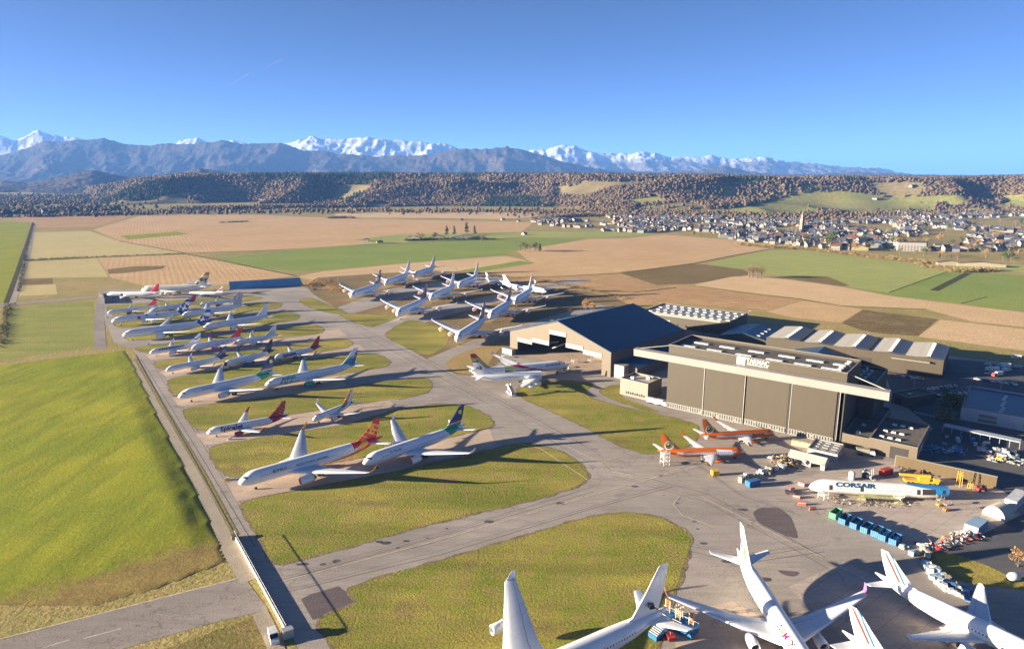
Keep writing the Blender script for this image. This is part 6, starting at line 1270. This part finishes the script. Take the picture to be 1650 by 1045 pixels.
def make_stand(label, mat, n=3):
    r = empty('work_stand', label=label, category='work stand')
    for k in range(n): MB().box(-1.6, 1.6, -1.6, 1.6, 1.6 + k * 1.9, 1.75 + k * 1.9).build('deck', mat, r)
    for x in (-1.5, 1.5):
        for y in (-1.5, 1.5): MB().tube((x, y, 0), (x, y, 1.9 * n + 1), .1).build('post', mat, r)
    for k in range(n): MB().tube((-1.5, -1.5, .2 + k * 1.9), (1.5, -1.5, 1.7 + k * 1.9), .08).build('brace', mat, r); MB().tube((-1.5, 1.5, 1.7 + k * 1.9), (1.5, 1.5, .2 + k * 1.9), .08).build('brace', mat, r)
    for y in (-1.6, 1.6): MB().tube((-1.6, y, 1.9 * n + .8), (1.6, y, 1.9 * n + .8), .07).build('rail', mat, r)
    return r
w0 = make_stand('white lattice work stand under the orange jet tail', C_white); put(w0, G(1071, 748), R(20))
for x, y, n_, lb in ((910, 592, 1, 'low white stand at the hangar-side nose'), (925, 584, 1, 'white stand just outside the gabled doorway'), (952, 583, 1, 'white stand inside the gabled doorway at the right'), (812, 576, 1, 'pale rack beside the gabled entrance box'), (1326, 802, 1, 'white trestle under the stripped hull nose'), (1448, 806, 1, 'white trestle under the stripped hull tail')):
    o = copy_tree(w0) if n_ == 3 else make_stand(lb, C_white, n_); put(o, G(x, y), R(30), label=lb); 
    if n_ == 1: o.scale = (.9,) * 3
# blue work platforms beside the all-white jet
def make_platform(label):
    r = empty('work_platform', label=label, category='work platform'); MB().box(-4, 4, -2.2, 2.2, 1.9, 2.2).build('deck', C_skip, r)
    for x in (-3.7, 0, 3.7):
        for y in (-2, 2): MB().tube((x, y, 0), (x, y, 3.2), .12).build('post', C_skip, r)
    MB().box(-3.9, 3.9, -1.9, 1.9, .5, 1.5).build('base_frame', C_skip, r)
    for y in (-2.1, 2.1): MB().tube((-4, y, 3.2), (4, y, 3.2), .07).build('rail', C_white, r)
    for x in (-3.0, 1.2):
        for s in (0, 1.4): MB().tube((x + s, 1.2, 2.2), (x + s, 1.2, 6.4), .14).build('mast', C_white, r)
        for k in range(5): MB().box(x + .1, x + 1.3, 1.1, 1.3, 2.7 + k * .75, 2.95 + k * .75).build('rung', C_or, r)
    return r
b0 = make_platform('blue work platform with two white ladder masts, behind its twin'); put(b0, G(1083, 1004), R(-42)); put(copy_tree(b0), G(1100, 1016), R(-42), label='blue work platform with ladder masts, nearest the pink-winglet jet')
r = empty('docking_stairs', G(1062, 1022), R(38), label='blue docking stairs with white steps at the white jet tail', category='stairs'); MB().box(-3, 3, -1.5, 1.5, 0, 1.4).build('base_frame', C_skip, r)
for k in range(9): MB().box(-2.8 + .62 * k, -2.45 + .62 * k, -1.5, 1.5, 1.6 + .25 * k, 1.7 + .25 * k).build('step', C_white, r)
r = empty('cherry_picker', G(1080, 1028), R(100), label='dark red boom lift reaching up to the white tail fin', category='lift'); MB().box(-1.6, 1.6, -1.1, 1.1, .4, 1.3).build('chassis', C_redv, r); MB().tube((0, 0, 1.3), (-3.2, .5, 8), .22).tube((-3.2, .5, 8), (-1.2, 6.4, 12), .16).build('boom', C_rust, r); MB().box(-1.9, -.5, 6, 7.4, 11.4, 12.6).build('basket', M_black, r); wheels(r, (-1, 1), 1.0, .45)
# low white fence with gate across the old runway
A, B = G(378, 866), G(462, 1021); fr_, W_ = frame_root('perimeter_fence', B, A, 'long low white barrier with thin top rail across the old runway', 'fence'); 
MB().box(0, W_, -.12, .12, .08, 1.25).build('panel', plain('white barrier sheet', (.66, .63, .58), .6, var=.1), fr_); MB().tube((0, 0, 2.9), (W_, 0, 2.9), .07).build('top_rail', M_strut, fr_)
for k in range(18): MB().tube((W_ * k / 17, 0, 0), (W_ * k / 17, 0, 2.9), .06).build('post', M_strut, fr_)
MB().box(W_ - 1.4, W_ + .4, -1.2, 1.2, 0, 1.5).build('end_block', M_clad2, fr_); MB().box(-2.4, -.2, -1.5, 1.5, 0, 2.6).build('gate_box', C_silver, fr_)
r = empty('lane_kerb', label='long thin pale kerb wall between the lane and perimeter strip', category='wall'); kb = [G(*q) for q in ((218, 572), (262, 652), (320, 755), (376, 858))]
for i, (a, b) in enumerate(zip(kb[:-1], kb[1:])): d_ = b - a; MB().rbox(((a.x + b.x) / 2, (a.y + b.y) / 2, 0), d_.length - .05, .5, .16, math.atan2(d_.y, d_.x)).build('kerb_stone', M_trim, r)
# stripped fuselage on trestles
L = 63.7; T = TYPES['twin wide']; CUT = 53.0
rt = empty('stripped_fuselage', label='stripped white airliner hull without wings, blue title and cut tail', category='aircraft wreck'); h = L / 2
S = [T['Ln'] * t for t in (0, .004, .015, .04, .08, .14, .22, .32, .45, .6, .78, 1)] + list(np.linspace(T['Ln'] + 4, CUT, 18)); rings = []
for s in S: ry, rz_, zc = fus_at(T, s); rings.append([(s - h, ry * math.cos(a), zc + rz_ * math.sin(a)) for a in (2 * math.pi * i / 32 for i in range(32))])
hullm = paint('stripped hull paint', (.66, .64, .61), [([('l', 1, .9, -(49.0 + 4)), ], (.02, .22, .48)), ([('q', 1, 36, 0, -.10, 8.2), ('l', 1, 0, -34)], (.02, .17, .40))], L, grime=.3)
MB().loft(rings).build('hull', hullm, rt, smooth=50)
ry, rz_, zc = fus_at(T, CUT); MB().poly([(CUT - h + .04, ry * .94 * math.cos(a), zc + rz_ * .94 * math.sin(a)) for a in (2 * math.pi * i / 24 for i in range(24))]).build('open_end', M_void, rt)
def hull_patch(s0, s1, a0, a1, mat, name, o=.05, side=-1):
    q = MB(); P = []; n = 6
    for i in range(n + 1):
        for s in (s0, s1): ry, rz_, zc = fus_at(T, s); a = R(a0 + (a1 - a0) * i / n); P.append((s - h, side * (ry + o) * math.cos(a), zc + (rz_ + o) * math.sin(a)))
    return q.add(P, [(2 * i, 2 * i + 1, 2 * i + 3, 2 * i + 2) for i in range(n)]).build(name, mat, rt)
for a, b in ((7.0, 8.3), (19, 20.3), (40.5, 41.8)): hull_patch(a, b, -6, 34, M_void, 'open_doorway')
hull_patch(42.6, 47.6, -8, 40, M_void, 'cut_opening'); hull_patch(50.3, 51.4, 0, 36, M_void, 'open_doorway'); hull_patch(24, 41, -62, -34, plain('torn yellow primer', (.38, .33, .14), .8, var=.5, scale=1.2), 'torn_belly')
hull_text(rt, T, 'CORSAIR', 9.6, 26, 2.5, col_paint('petrol blue paint', (.004, .06, .14)), width=15.5, bold=.05, shear=.15)
wb = MB(); P = []
for i in range(31):
    for dz in (-.2, .2): si = 9.5 + 29 * i / 30; ry, rz_, zc = fus_at(T, si); a = R(12) + dz / rz_; P.append((si - h, -(ry + .04) * math.cos(a), zc + (rz_ + .04) * math.sin(a)))
wb.add(P, [(2 * i, 2 * i + 1, 2 * i + 3, 2 * i + 2) for i in range(30)]).build('window_band', M_winband, rt)
park(rt, T, (1308, 784), 0, 2.6, (1521, 792), CUT, 3.6, 1.0); rt.location.z = -1.9
r = empty('wing_root_wreck', G(1418, 806), R(-10), label='torn yellow-green wing root lying under the stripped hull', category='wreckage'); MB().add([(-9, -1.5, .3), (9, -2.2, .1), (8, 1, .2), (-8, 1, .4), (-9, -1.2, 1.2), (8, -1.8, .7), (7, 1, 1.6), (-8, 1, 1.9)], [(3, 2, 1, 0), (4, 5, 6, 7), (0, 1, 5, 4), (1, 2, 6, 5), (2, 3, 7, 6), (3, 0, 4, 7)]).build('spar_box', plain('primer green metal', (.34, .32, .16), .7, var=.5, scale=.8), r)
for k in range(7): MB().box(-6 + k * 1.5, -5.4 + k * 1.5, -2.0, -1.6, .4, 1.6).build('rib', M_void, r)
# open skips in a row
def make_skip(label, mat, fill, group=None):
    r = empty('open_skip', label=label, category='skip', group=group); L_, W2, H_ = 6.0, 2.5, 2.5; m = MB()
    m.box(-L_ / 2, L_ / 2, -W2 / 2, -W2 / 2 + .1, .2, H_).box(-L_ / 2, L_ / 2, W2 / 2 - .1, W2 / 2, .2, H_).box(-L_ / 2, -L_ / 2 + .1, -W2 / 2 + .1, W2 / 2 - .1, .2, H_).box(L_ / 2 - .1, L_ / 2, -W2 / 2 + .1, W2 / 2 - .1, .2, H_).box(-L_ / 2 + .1, L_ / 2 - .1, -W2 / 2 + .1, W2 / 2 - .1, .2, .3); m.build('shell', mat, r)
    for k in range(6): 
        for s in (-1, 1): MB().box(-2.7 + k * 1.05, -2.55 + k * 1.05, s * 1.3 - .06, s * 1.3 + .06, .2, H_ - .05).build('rib', mat, r)
    for k in range(4): MB().box(-L_ / 2 - .1, -L_ / 2, -1.1 + k * .65, -1.0 + k * .65, .3, H_ - .1).build('end_rib', C_paleb if mat is C_skip else mat, r)
    f = MB(); q = random.Random(len(label))
    for k in range(16): f.rbox((q.uniform(-2.4, 2.4), q.uniform(-.8, .8), q.uniform(.4, 1.5)), q.uniform(.4, 1.6), q.uniform(.3, .9), q.uniform(.2, .7), q.random() * 3)
    f.build('scrap_fill', fill, r, kind='stuff'); return r
SK = ((1341, 832, C_green, C_rust, 'green open skip, first of the skip row'), (1356, 841, C_skip, C_rust, 'blue skip with white end next to the green one'), (1374, 848, C_skip, C_rust, 'blue skip third from the green end'), (1391, 855, C_skip, C_rust, 'blue skip in the middle of the row'), (1408, 861, C_skip, C_box, 'blue skip heaped with brown scrap touching its twin'), (1420, 867, C_skip, C_tarp, 'blue skip heaped with pale scrap'), (1437, 874, C_skip, C_tarp, 'last blue skip of the row with green and white rubbish'))
for x, y, m_, f_, lb in SK: put(make_skip(lb, m_, f_, 'open skips in a row'), G(x + 5, y), R(42))
# containers, boxes, tanks
def container(label, mat, p, rz, L_=6, w=2.5, h=2.6, name='container', cat='container'):
    r = empty(name, (p.x, p.y, .07), rz, label=label, category=cat); MB().box(-L_ / 2, L_ / 2, -w / 2, w / 2, .12, h).build('shell', mat, r)
    for k in range(int(L_ / .6)):
        for s in (-1, 1): MB().box(-L_ / 2 + .25 + k * .6, -L_ / 2 + .5 + k * .6, s * w / 2 - .05, s * w / 2 + .05, .3, h - .15).build('rib', mat, r)
    for s in (-1, 1): MB().box(-L_ / 2 - .06, -L_ / 2 - .01, s * .6 - .5, s * .6 + .5, .25, h - .15).build('door_leaf', mat, r)
    return r
container('small bright yellow box container on the empty apron', C_yel, G(1152, 765), R(10), 3, 2.2, 2.2); container('blue freight container beside the pallet stacks', C_skip, G(1213, 782), R(25)); container('red freight container behind the stripped hull', C_redv, G(1427, 764), R(25)); container('beige site cabin against the hangar door bases', C_box, G(1288, 718), R(-30), 7, 2.4, 2.6, 'site_cabin', 'cabin'); container('short beige cabin next to the hut', C_box, G(1304, 721), R(-30), 4, 2.4, 2.5, 'site_cabin', 'cabin'); container('long dark taupe container on the dark road side', C_tarp, G(1635, 813), R(40), 14, 4, 4.2); container('open-fronted grey shed full of parts at the lower yard edge', C_paleb, G(1572, 852), R(38), 10, 4.5, 3, 'parts_shed', 'shed')
for x, y, lb, m_ in ((1372, 772, 'white upright storage tank behind the stripped hull', C_white), (1392, 768, 'dark upright drum beside the white tank', C_dark)): r = empty('storage_tank', G(x, y), 0, label=lb, category='tank'); MB().lathe((0, 0, .1), (0, 0, 1), [(0, 1.3), (3.0, 1.3), (3.5, .9), (3.6, .02)], 18).build('vessel', m_, r, smooth=40); MB().lathe((0, 0, 3.55), (0, 0, 1), [(0, .3), (.3, .3), (.32, .01)], 10).build('lid', M_strut, r)
r = empty('dome_tent', G(1608, 830), R(30), label='rounded cream fabric shelter at the lower yard edge', category='tent'); MB().loft([[(x, 4 * math.cos(a), 4.6 * math.sin(a)) for a in (math.pi * i / 12 for i in range(13))] for x in (-3.5, -3.4, 3.4, 3.5)], 0, True).build('cover', plain('cream shelter cloth', (.46, .42, .35), .8), r, smooth=40); MB().box(3.55, 3.6, -1.5, 1.5, 0, 3).build('door_flap', M_trim, r)
# pallets and crates: every one its own thing
def crate(label, mat, p, sx, sy, sz, rz, z=.07, group=None, cat='crate', name='crate'):
    r = empty(name, (p.x, p.y, z), rz, label=label, category=cat, group=group); MB().box(-sx / 2, sx / 2, -sy / 2, sy / 2, .14, sz).build('body', mat, r); MB().box(-sx / 2 + .05, sx / 2 - .05, -sy / 2 + .05, sy / 2 - .05, 0, .12).build('pallet', C_box, r); MB().box(-sx / 2 - .02, sx / 2 + .02, -.1, .1, .3, sz + .02).build('strap', M_strut, r); return r
q = random.Random(12)
for k in range(26):
    x = 1194 + q.random() * 70; y = 775 - (x - 1194) * .33 + q.uniform(-5, 4); m_ = q.choice([C_box, C_tarp, C_white, C_box, M_trim]); nm = {C_box.name: 'wooden', C_tarp.name: 'grey', C_white.name: 'white'}.get(m_.name, 'beige')
    crate('%s crate among the pallet stacks beside the blue container' % nm, m_, G(x, y), q.uniform(1.2, 2.8), q.uniform(1.0, 2.0), q.uniform(.8, 2.6), R(q.choice([20, 30, -30, 60])), group='%s crates in the pallet stacks' % nm)
for k in range(40):
    t = q.random(); x = 1488 + t * 72; y = 913 + t * 50 + q.uniform(-7, 16) - (6 if t > .8 else 0); m_ = q.choice([C_white, C_tarp, C_paleb, C_white, C_bluev, C_box]); nm = {C_white.name: 'white', C_tarp.name: 'grey', C_paleb.name: 'pale blue', C_bluev.name: 'blue', C_box.name: 'wooden'}[m_.name]
    crate('%s equipment crate in the shaded row beside the tricolour jet' % nm, m_, G(x, y), q.uniform(1.0, 2.2), q.uniform(1.0, 1.8), q.uniform(.9, 2.2), R(q.uniform(-60, 0)), group='%s equipment crates in shade' % nm)
for k in range(26):
    x = q.uniform(1515, 1645); y = 706 + (x - 1515) * .2 + q.uniform(-6, 10); m_ = q.choice([C_white, C_tarp, C_paleb, C_dark, C_bluev]); nm = {C_white.name: 'white', C_tarp.name: 'grey', C_paleb.name: 'pale blue', C_bluev.name: 'blue', C_dark.name: 'dark'}[m_.name]
    crate('%s box stored under and before the covered walkway' % nm, m_, G(x, y), q.uniform(1.0, 2.5), q.uniform(1.0, 2.0), q.uniform(.8, 2.0), R(q.uniform(-60, 0)), group='%s boxes by the covered walkway' % nm)
for k in range(14):
    x = q.uniform(1444, 1500); y = 885 + (x - 1444) * .1 + q.uniform(-10, 8); m_ = q.choice([C_white, C_box, C_paleb]); nm = {C_white.name: 'white', C_box.name: 'wooden', C_paleb.name: 'pale blue'}[m_.name]
    crate('%s crate at the tip of the lower yard by the last skip' % nm, m_, G(x, y), q.uniform(.8, 2.0), q.uniform(.8, 1.6), q.uniform(.6, 1.8), R(q.uniform(-60, 0)), group='%s crates by the last skip' % nm)
# heaps
def heap(label, pts, mat, n, smin, smax, h, name='scrap_heap', seed=1):
    r = random.Random(seed); m = MB()
    for k in range(n):
        t = r.random() * (len(pts) - 1); i = int(t); p = G(*pts[i]).lerp(G(*pts[i + 1]), t - i); d = r.gauss(0, 1.6), r.gauss(0, 1.6); zz = max(0, h * (1 - math.hypot(*d) / 4)) * r.random()
        s = r.uniform(smin, smax); a = Vector((r.gauss(0, 1), r.gauss(0, 1), r.gauss(0, .5))).normalized() * s; b = Vector((r.gauss(0, 1), r.gauss(0, 1), r.gauss(0, .6))).normalized() * s * .6; c = Vector((p.x + d[0], p.y + d[1], .35 + zz)); nrm = a.cross(b).normalized() * .12
        m.add([c, c + a, c + a + b, c + b, c + nrm, c + a + nrm, c + a + b + nrm, c + b + nrm], [(0, 1, 2, 3), (7, 6, 5, 4), (0, 4, 5, 1), (1, 5, 6, 2), (2, 6, 7, 3), (3, 7, 4, 0)], r.randrange(len(mat)))
    return m.build(name, mat, kind='stuff', label=label, category='scrap')
heap('heap of brown scrap and boards before the white tent', [(1252, 748), (1262, 742), (1280, 752)], [C_box, C_rust, M_trim], 150, .8, 2.4, 2.6)
heap('blue tarpaulin heaps and stripped parts in the shaded yard', [(1488, 722), (1510, 726), (1550, 730)], [C_btarp, C_paleb, C_tarp], 120, 1, 3, 1.6, seed=2)
heap('mixed scrap beside the yellow excavator in the shaded yard', [(1595, 738), (1618, 742), (1650, 748)], [C_box, C_white, C_paleb, C_rust], 130, .8, 2.6, 2, seed=3)
heap('scrap strip along the lower yard fence', [(1500, 884), (1545, 868), (1575, 858)], [C_rust, C_tarp, C_white, C_redv], 130, .6, 1.8, 1, seed=4)
heap('loose debris on the concrete under the stripped hull', [(1340, 806), (1400, 812), (1470, 812)], [C_rust, C_box, M_trim], 90, .3, 1.0, .1, seed=5)
heap('dark machine parts against the golden screen wall', [(1448, 756), (1475, 762), (1500, 770)], [C_dark, C_rust], 70, .6, 1.6, .8, seed=6)
# machines
def crane():
    r = empty('mobile_crane', G(1485, 779), R(-12), label='long yellow mobile crane lying along behind the stripped hull', category='crane'); MB().box(-7, 6, -1.3, 1.3, .8, 1.7).build('chassis', C_yel, r); MB().box(4, 6.4, -1.3, -.1, 1.7, 3.2).build('cab', C_yel, r); MB().box(-1.5, 2.5, -1.2, 1.2, 1.75, 3.0).build('counterweight', C_yel, r)
    MB().add([(-9, -.5, 3.2), (-9, .5, 3.2), (-9, .5, 4.0), (-9, -.5, 4.0), (3, -.6, 3.0), (3, .6, 3.0), (3, .6, 4.2), (3, -.6, 4.2)], [(0, 3, 2, 1), (4, 5, 6, 7), (0, 1, 5, 4), (1, 2, 6, 5), (2, 3, 7, 6), (3, 0, 4, 7)]).build('boom', C_yel, r); wheels(r, (-5.5, -4, 2.8, 4.4), 1.2, .6, .4)
crane()
def lattice(label, p, h, mat):
    r = empty('lattice_mast', p, .4, label=label, category='mast')
    for x in (-.8, .8):
        for y in (-.8, .8): MB().tube((x, y, 0), (x * .7, y * .7, h), .12).build('chord', mat, r)
    for k in range(int(h / 1.6)): MB().tube((-.8, -.8, k * 1.6), (.8, -.8, k * 1.6 + 1.6), .07).tube((.8, .8, k * 1.6), (-.8, .8, k * 1.6 + 1.6), .07).build('lacing', mat, r)
    return r
lattice('yellow lattice mast standing by the golden wall', G(1545, 782), 6.5, C_yel); lattice('yellow and red lattice mast at the cut hull end', G(1561, 799), 6, C_yel)
def forklift(label, p, rz, mat, k=1.0):
    r = empty('forklift', p, rz, label=label, category='forklift'); MB().box(-1.3, 1, -.7, .7, .4, 1.2).build('body', mat, r)
    for x in (-.9, .6):
        for y in (-.6, .6): MB().tube((x, y, 1.2), (x, y, 2.2), .06).build('post', M_strut, r)
    MB().box(-1, .7, -.7, .7, 2.2, 2.3).build('roof_guard', M_strut, r)
    for y in (-.45, .45): MB().tube((1.15, y, .2), (1.15, y, 3.6), .1).build('mast', M_strut, r); MB().box(1.2, 2.3, y - .08, y + .08, .2, .28).build('fork', M_strut, r)
    wheels(r, (-.8, .7), .6, .35); r.scale = (k,) * 3; return r
forklift('olive forklift with raised mast beside the white tank', G(1399, 770), R(-60), C_tarp, 1.4); forklift('yellow forklift in the shaded yard among scrap', G(1612, 742), R(30), C_yel, 1.6)
r = empty('telehandler', G(1580, 790), R(15), label='red telehandler parked before the golden wall end', category='telehandler'); MB().box(-2.2, 2, -1, 1, .7, 1.7).build('body', C_redv, r); MB().box(-.8, .6, -1, -.1, 1.7, 2.8).build('cab', M_glass, r); MB().tube((-2, .6, 2), (3.6, .6, 1.4), .22).build('boom', C_redv, r); wheels(r, (-1.5, 1.5), 1.0, .6)
def lift(label, p, mat):
    r = empty('scissor_lift', p, R(20), label=label, category='lift'); MB().box(-1.3, 1.3, -.7, .7, .3, .9).build('chassis', mat, r)
    for k in range(3): MB().tube((-1, -.5, .9 + k * .6), (1, -.5, 1.5 + k * .6), .07).tube((1, .5, .9 + k * .6), (-1, .5, 1.5 + k * .6), .07).build('scissor_arm', M_strut, r)
    MB().box(-1.3, 1.3, -.7, .7, 2.7, 2.85).build('platform', M_strut, r)
    for x in (-1.2, 1.2): MB().tube((x, -.65, 2.85), (x, -.65, 3.8), .05).tube((x, .65, 2.85), (x, .65, 3.8), .05).build('rail', mat, r)
    wheels(r, (-.9, .9), .6, .28); return r
lift('orange scissor lift alone on the concrete by the cut tail', G(1525, 822), C_or); lift('small yellow lift near the cut hull end', G(1514, 814), C_yel)
def barrier(label, p, rz):
    r = empty('barrier', p, rz, label=label, category='barrier', group='red plastic barriers along the apron'); MB().add([(-1, -.3, 0), (1, -.3, 0), (1, .3, 0), (-1, .3, 0), (-.95, -.12, .95), (.95, -.12, .95), (.95, .12, .95), (-.95, .12, .95)], [(3, 2, 1, 0), (4, 5, 6, 7), (0, 1, 5, 4), (1, 2, 6, 5), (2, 3, 7, 6), (3, 0, 4, 7)]).build('block', C_or2, r); MB().box(-.9, .9, -.22, -.19, .5, .7).build('stripe', C_white, r); return r
C_or2 = cp('barrier red', (.62, .10, .06)); b_ = None
for k, (x, y, lb) in enumerate(((1291, 782, 'red barrier nearest the stripped hull nose'), (1283, 802, 'red barrier first of the apron line'), (1292, 813, 'red barrier in the middle of the apron line'), (1309, 821, 'red barrier nearest the green skip'), (1276, 790, 'red barrier beside the small dark tug'))): r = barrier(lb, G(x, y), R(-50 + 20 * k)); r.scale = (1.4,) * 3
def tug(label, p, rz, mat):
    r = empty('tug', p, rz, label=label, category='tug'); MB().box(-2, 2, -1, 1, .4, 1.2).build('body', mat, r); MB().box(.2, 1.4, -.8, .8, 1.2, 1.9).build('cab', M_glass, r); wheels(r, (-1.3, 1.3), .9, .45); return r
tug('small dark tug at the concrete edge', G(1273, 795), R(-20), C_dark); tug('dark little tug near the mound by the double-deck jets', G(507, 467), R(20), C_dark); tug('white tug between the orange jets and the tent', G(1244, 738), R(40), C_white)
r = empty('mooring_ballast', G(1634, 934), R(10), label='white wrapped engine core on the rough grass edge', category='engine crate'); MB().lathe((-2, 0, 1.4), (1, 0, 0), [(0, .02), (0, 1.0), (.6, 1.35), (3, 1.35), (3.6, .9), (3.6, .02)], 16).build('wrapped_core', C_white, r, smooth=40); MB().box(-2, 2, -1.2, 1.2, 0, .3).build('cradle', C_dark, r)
# covered walkway and bollards
wk, W_ = frame_root('covered_walkway', G(1518, 697), G(1642, 724), 'long flat-roofed covered walkway before the grey-blue building', 'canopy'); MB().box(0, W_, 0, 5, 3.4, 3.8).build('roof', M_grey_clad, wk)
for k in range(9): MB().tube((W_ * k / 8, .3, 0), (W_ * k / 8, .3, 3.4), .12).build('post', M_strut, wk)
b0 = None
for k in range(22):
    p_ = G(1474, 665).lerp(G(1523, 676), k / 21)
    if b0 is None: b0 = empty('bollard', label='small white bollard in a row in the shaded yard', category='bollard', group='white bollards in a row'); MB().lathe((0, 0, 0), (0, 0, 1), [(0, .16), (.9, .16), (1.0, .01)], 8).build('post', C_white, b0); o = b0
    else: o = copy_tree(b0)
    o.location = (p_.x, p_.y, .05)
def lamp(label, p, h=11):
    r = empty('lamp_post', p, R(rnd.uniform(0, 360)), label=label, category='lamp post'); MB().tube((0, 0, 0), (0, 0, h), .12, .07).tube((0, 0, h), (1.4, 0, h + .3), .06).build('pole', M_strut, r); MB().box(1.2, 2.0, -.15, .15, h + .2, h + .36).build('lamp_head', C_white, r)
for x, y, lb in ((1470, 640, 'lamp post behind the annex'), (1560, 655, 'lamp post by the grey-blue building'), (1395, 560, 'lamp post between the huge hangar and the warehouse'), (1205, 520, 'lamp post at the skylight hall corner'), (952, 515, 'lamp post beside the rust trees'), (1500, 590, 'lamp post at the warehouse corner'), (545, 463, 'light mast by the mound'), (1610, 640, 'lamp post by the parked cars')): lamp(lb, G(x, y))
# marker boards by the lane
for x, y, lb in ((366, 773, 'small yellow marker block by the nearest stand'), (282, 638, 'small yellow marker block by the sun-tailed jet stand'), (239, 555, 'round white marker beside the lane bend'), (173, 511, 'white marker beside the red-finned row end'), (371, 708, 'low concrete block on the grass edge')): r = empty('marker_block', G(x, y), .3, label=lb, category='marker'); MB().box(-.9, .9, -.6, .6, 0, 1.0).build('block', C_yel if 'yellow' in lb else C_white, r); MB().box(-.7, .7, -.4, .4, 1.0, 1.25).build('cap', C_white, r)
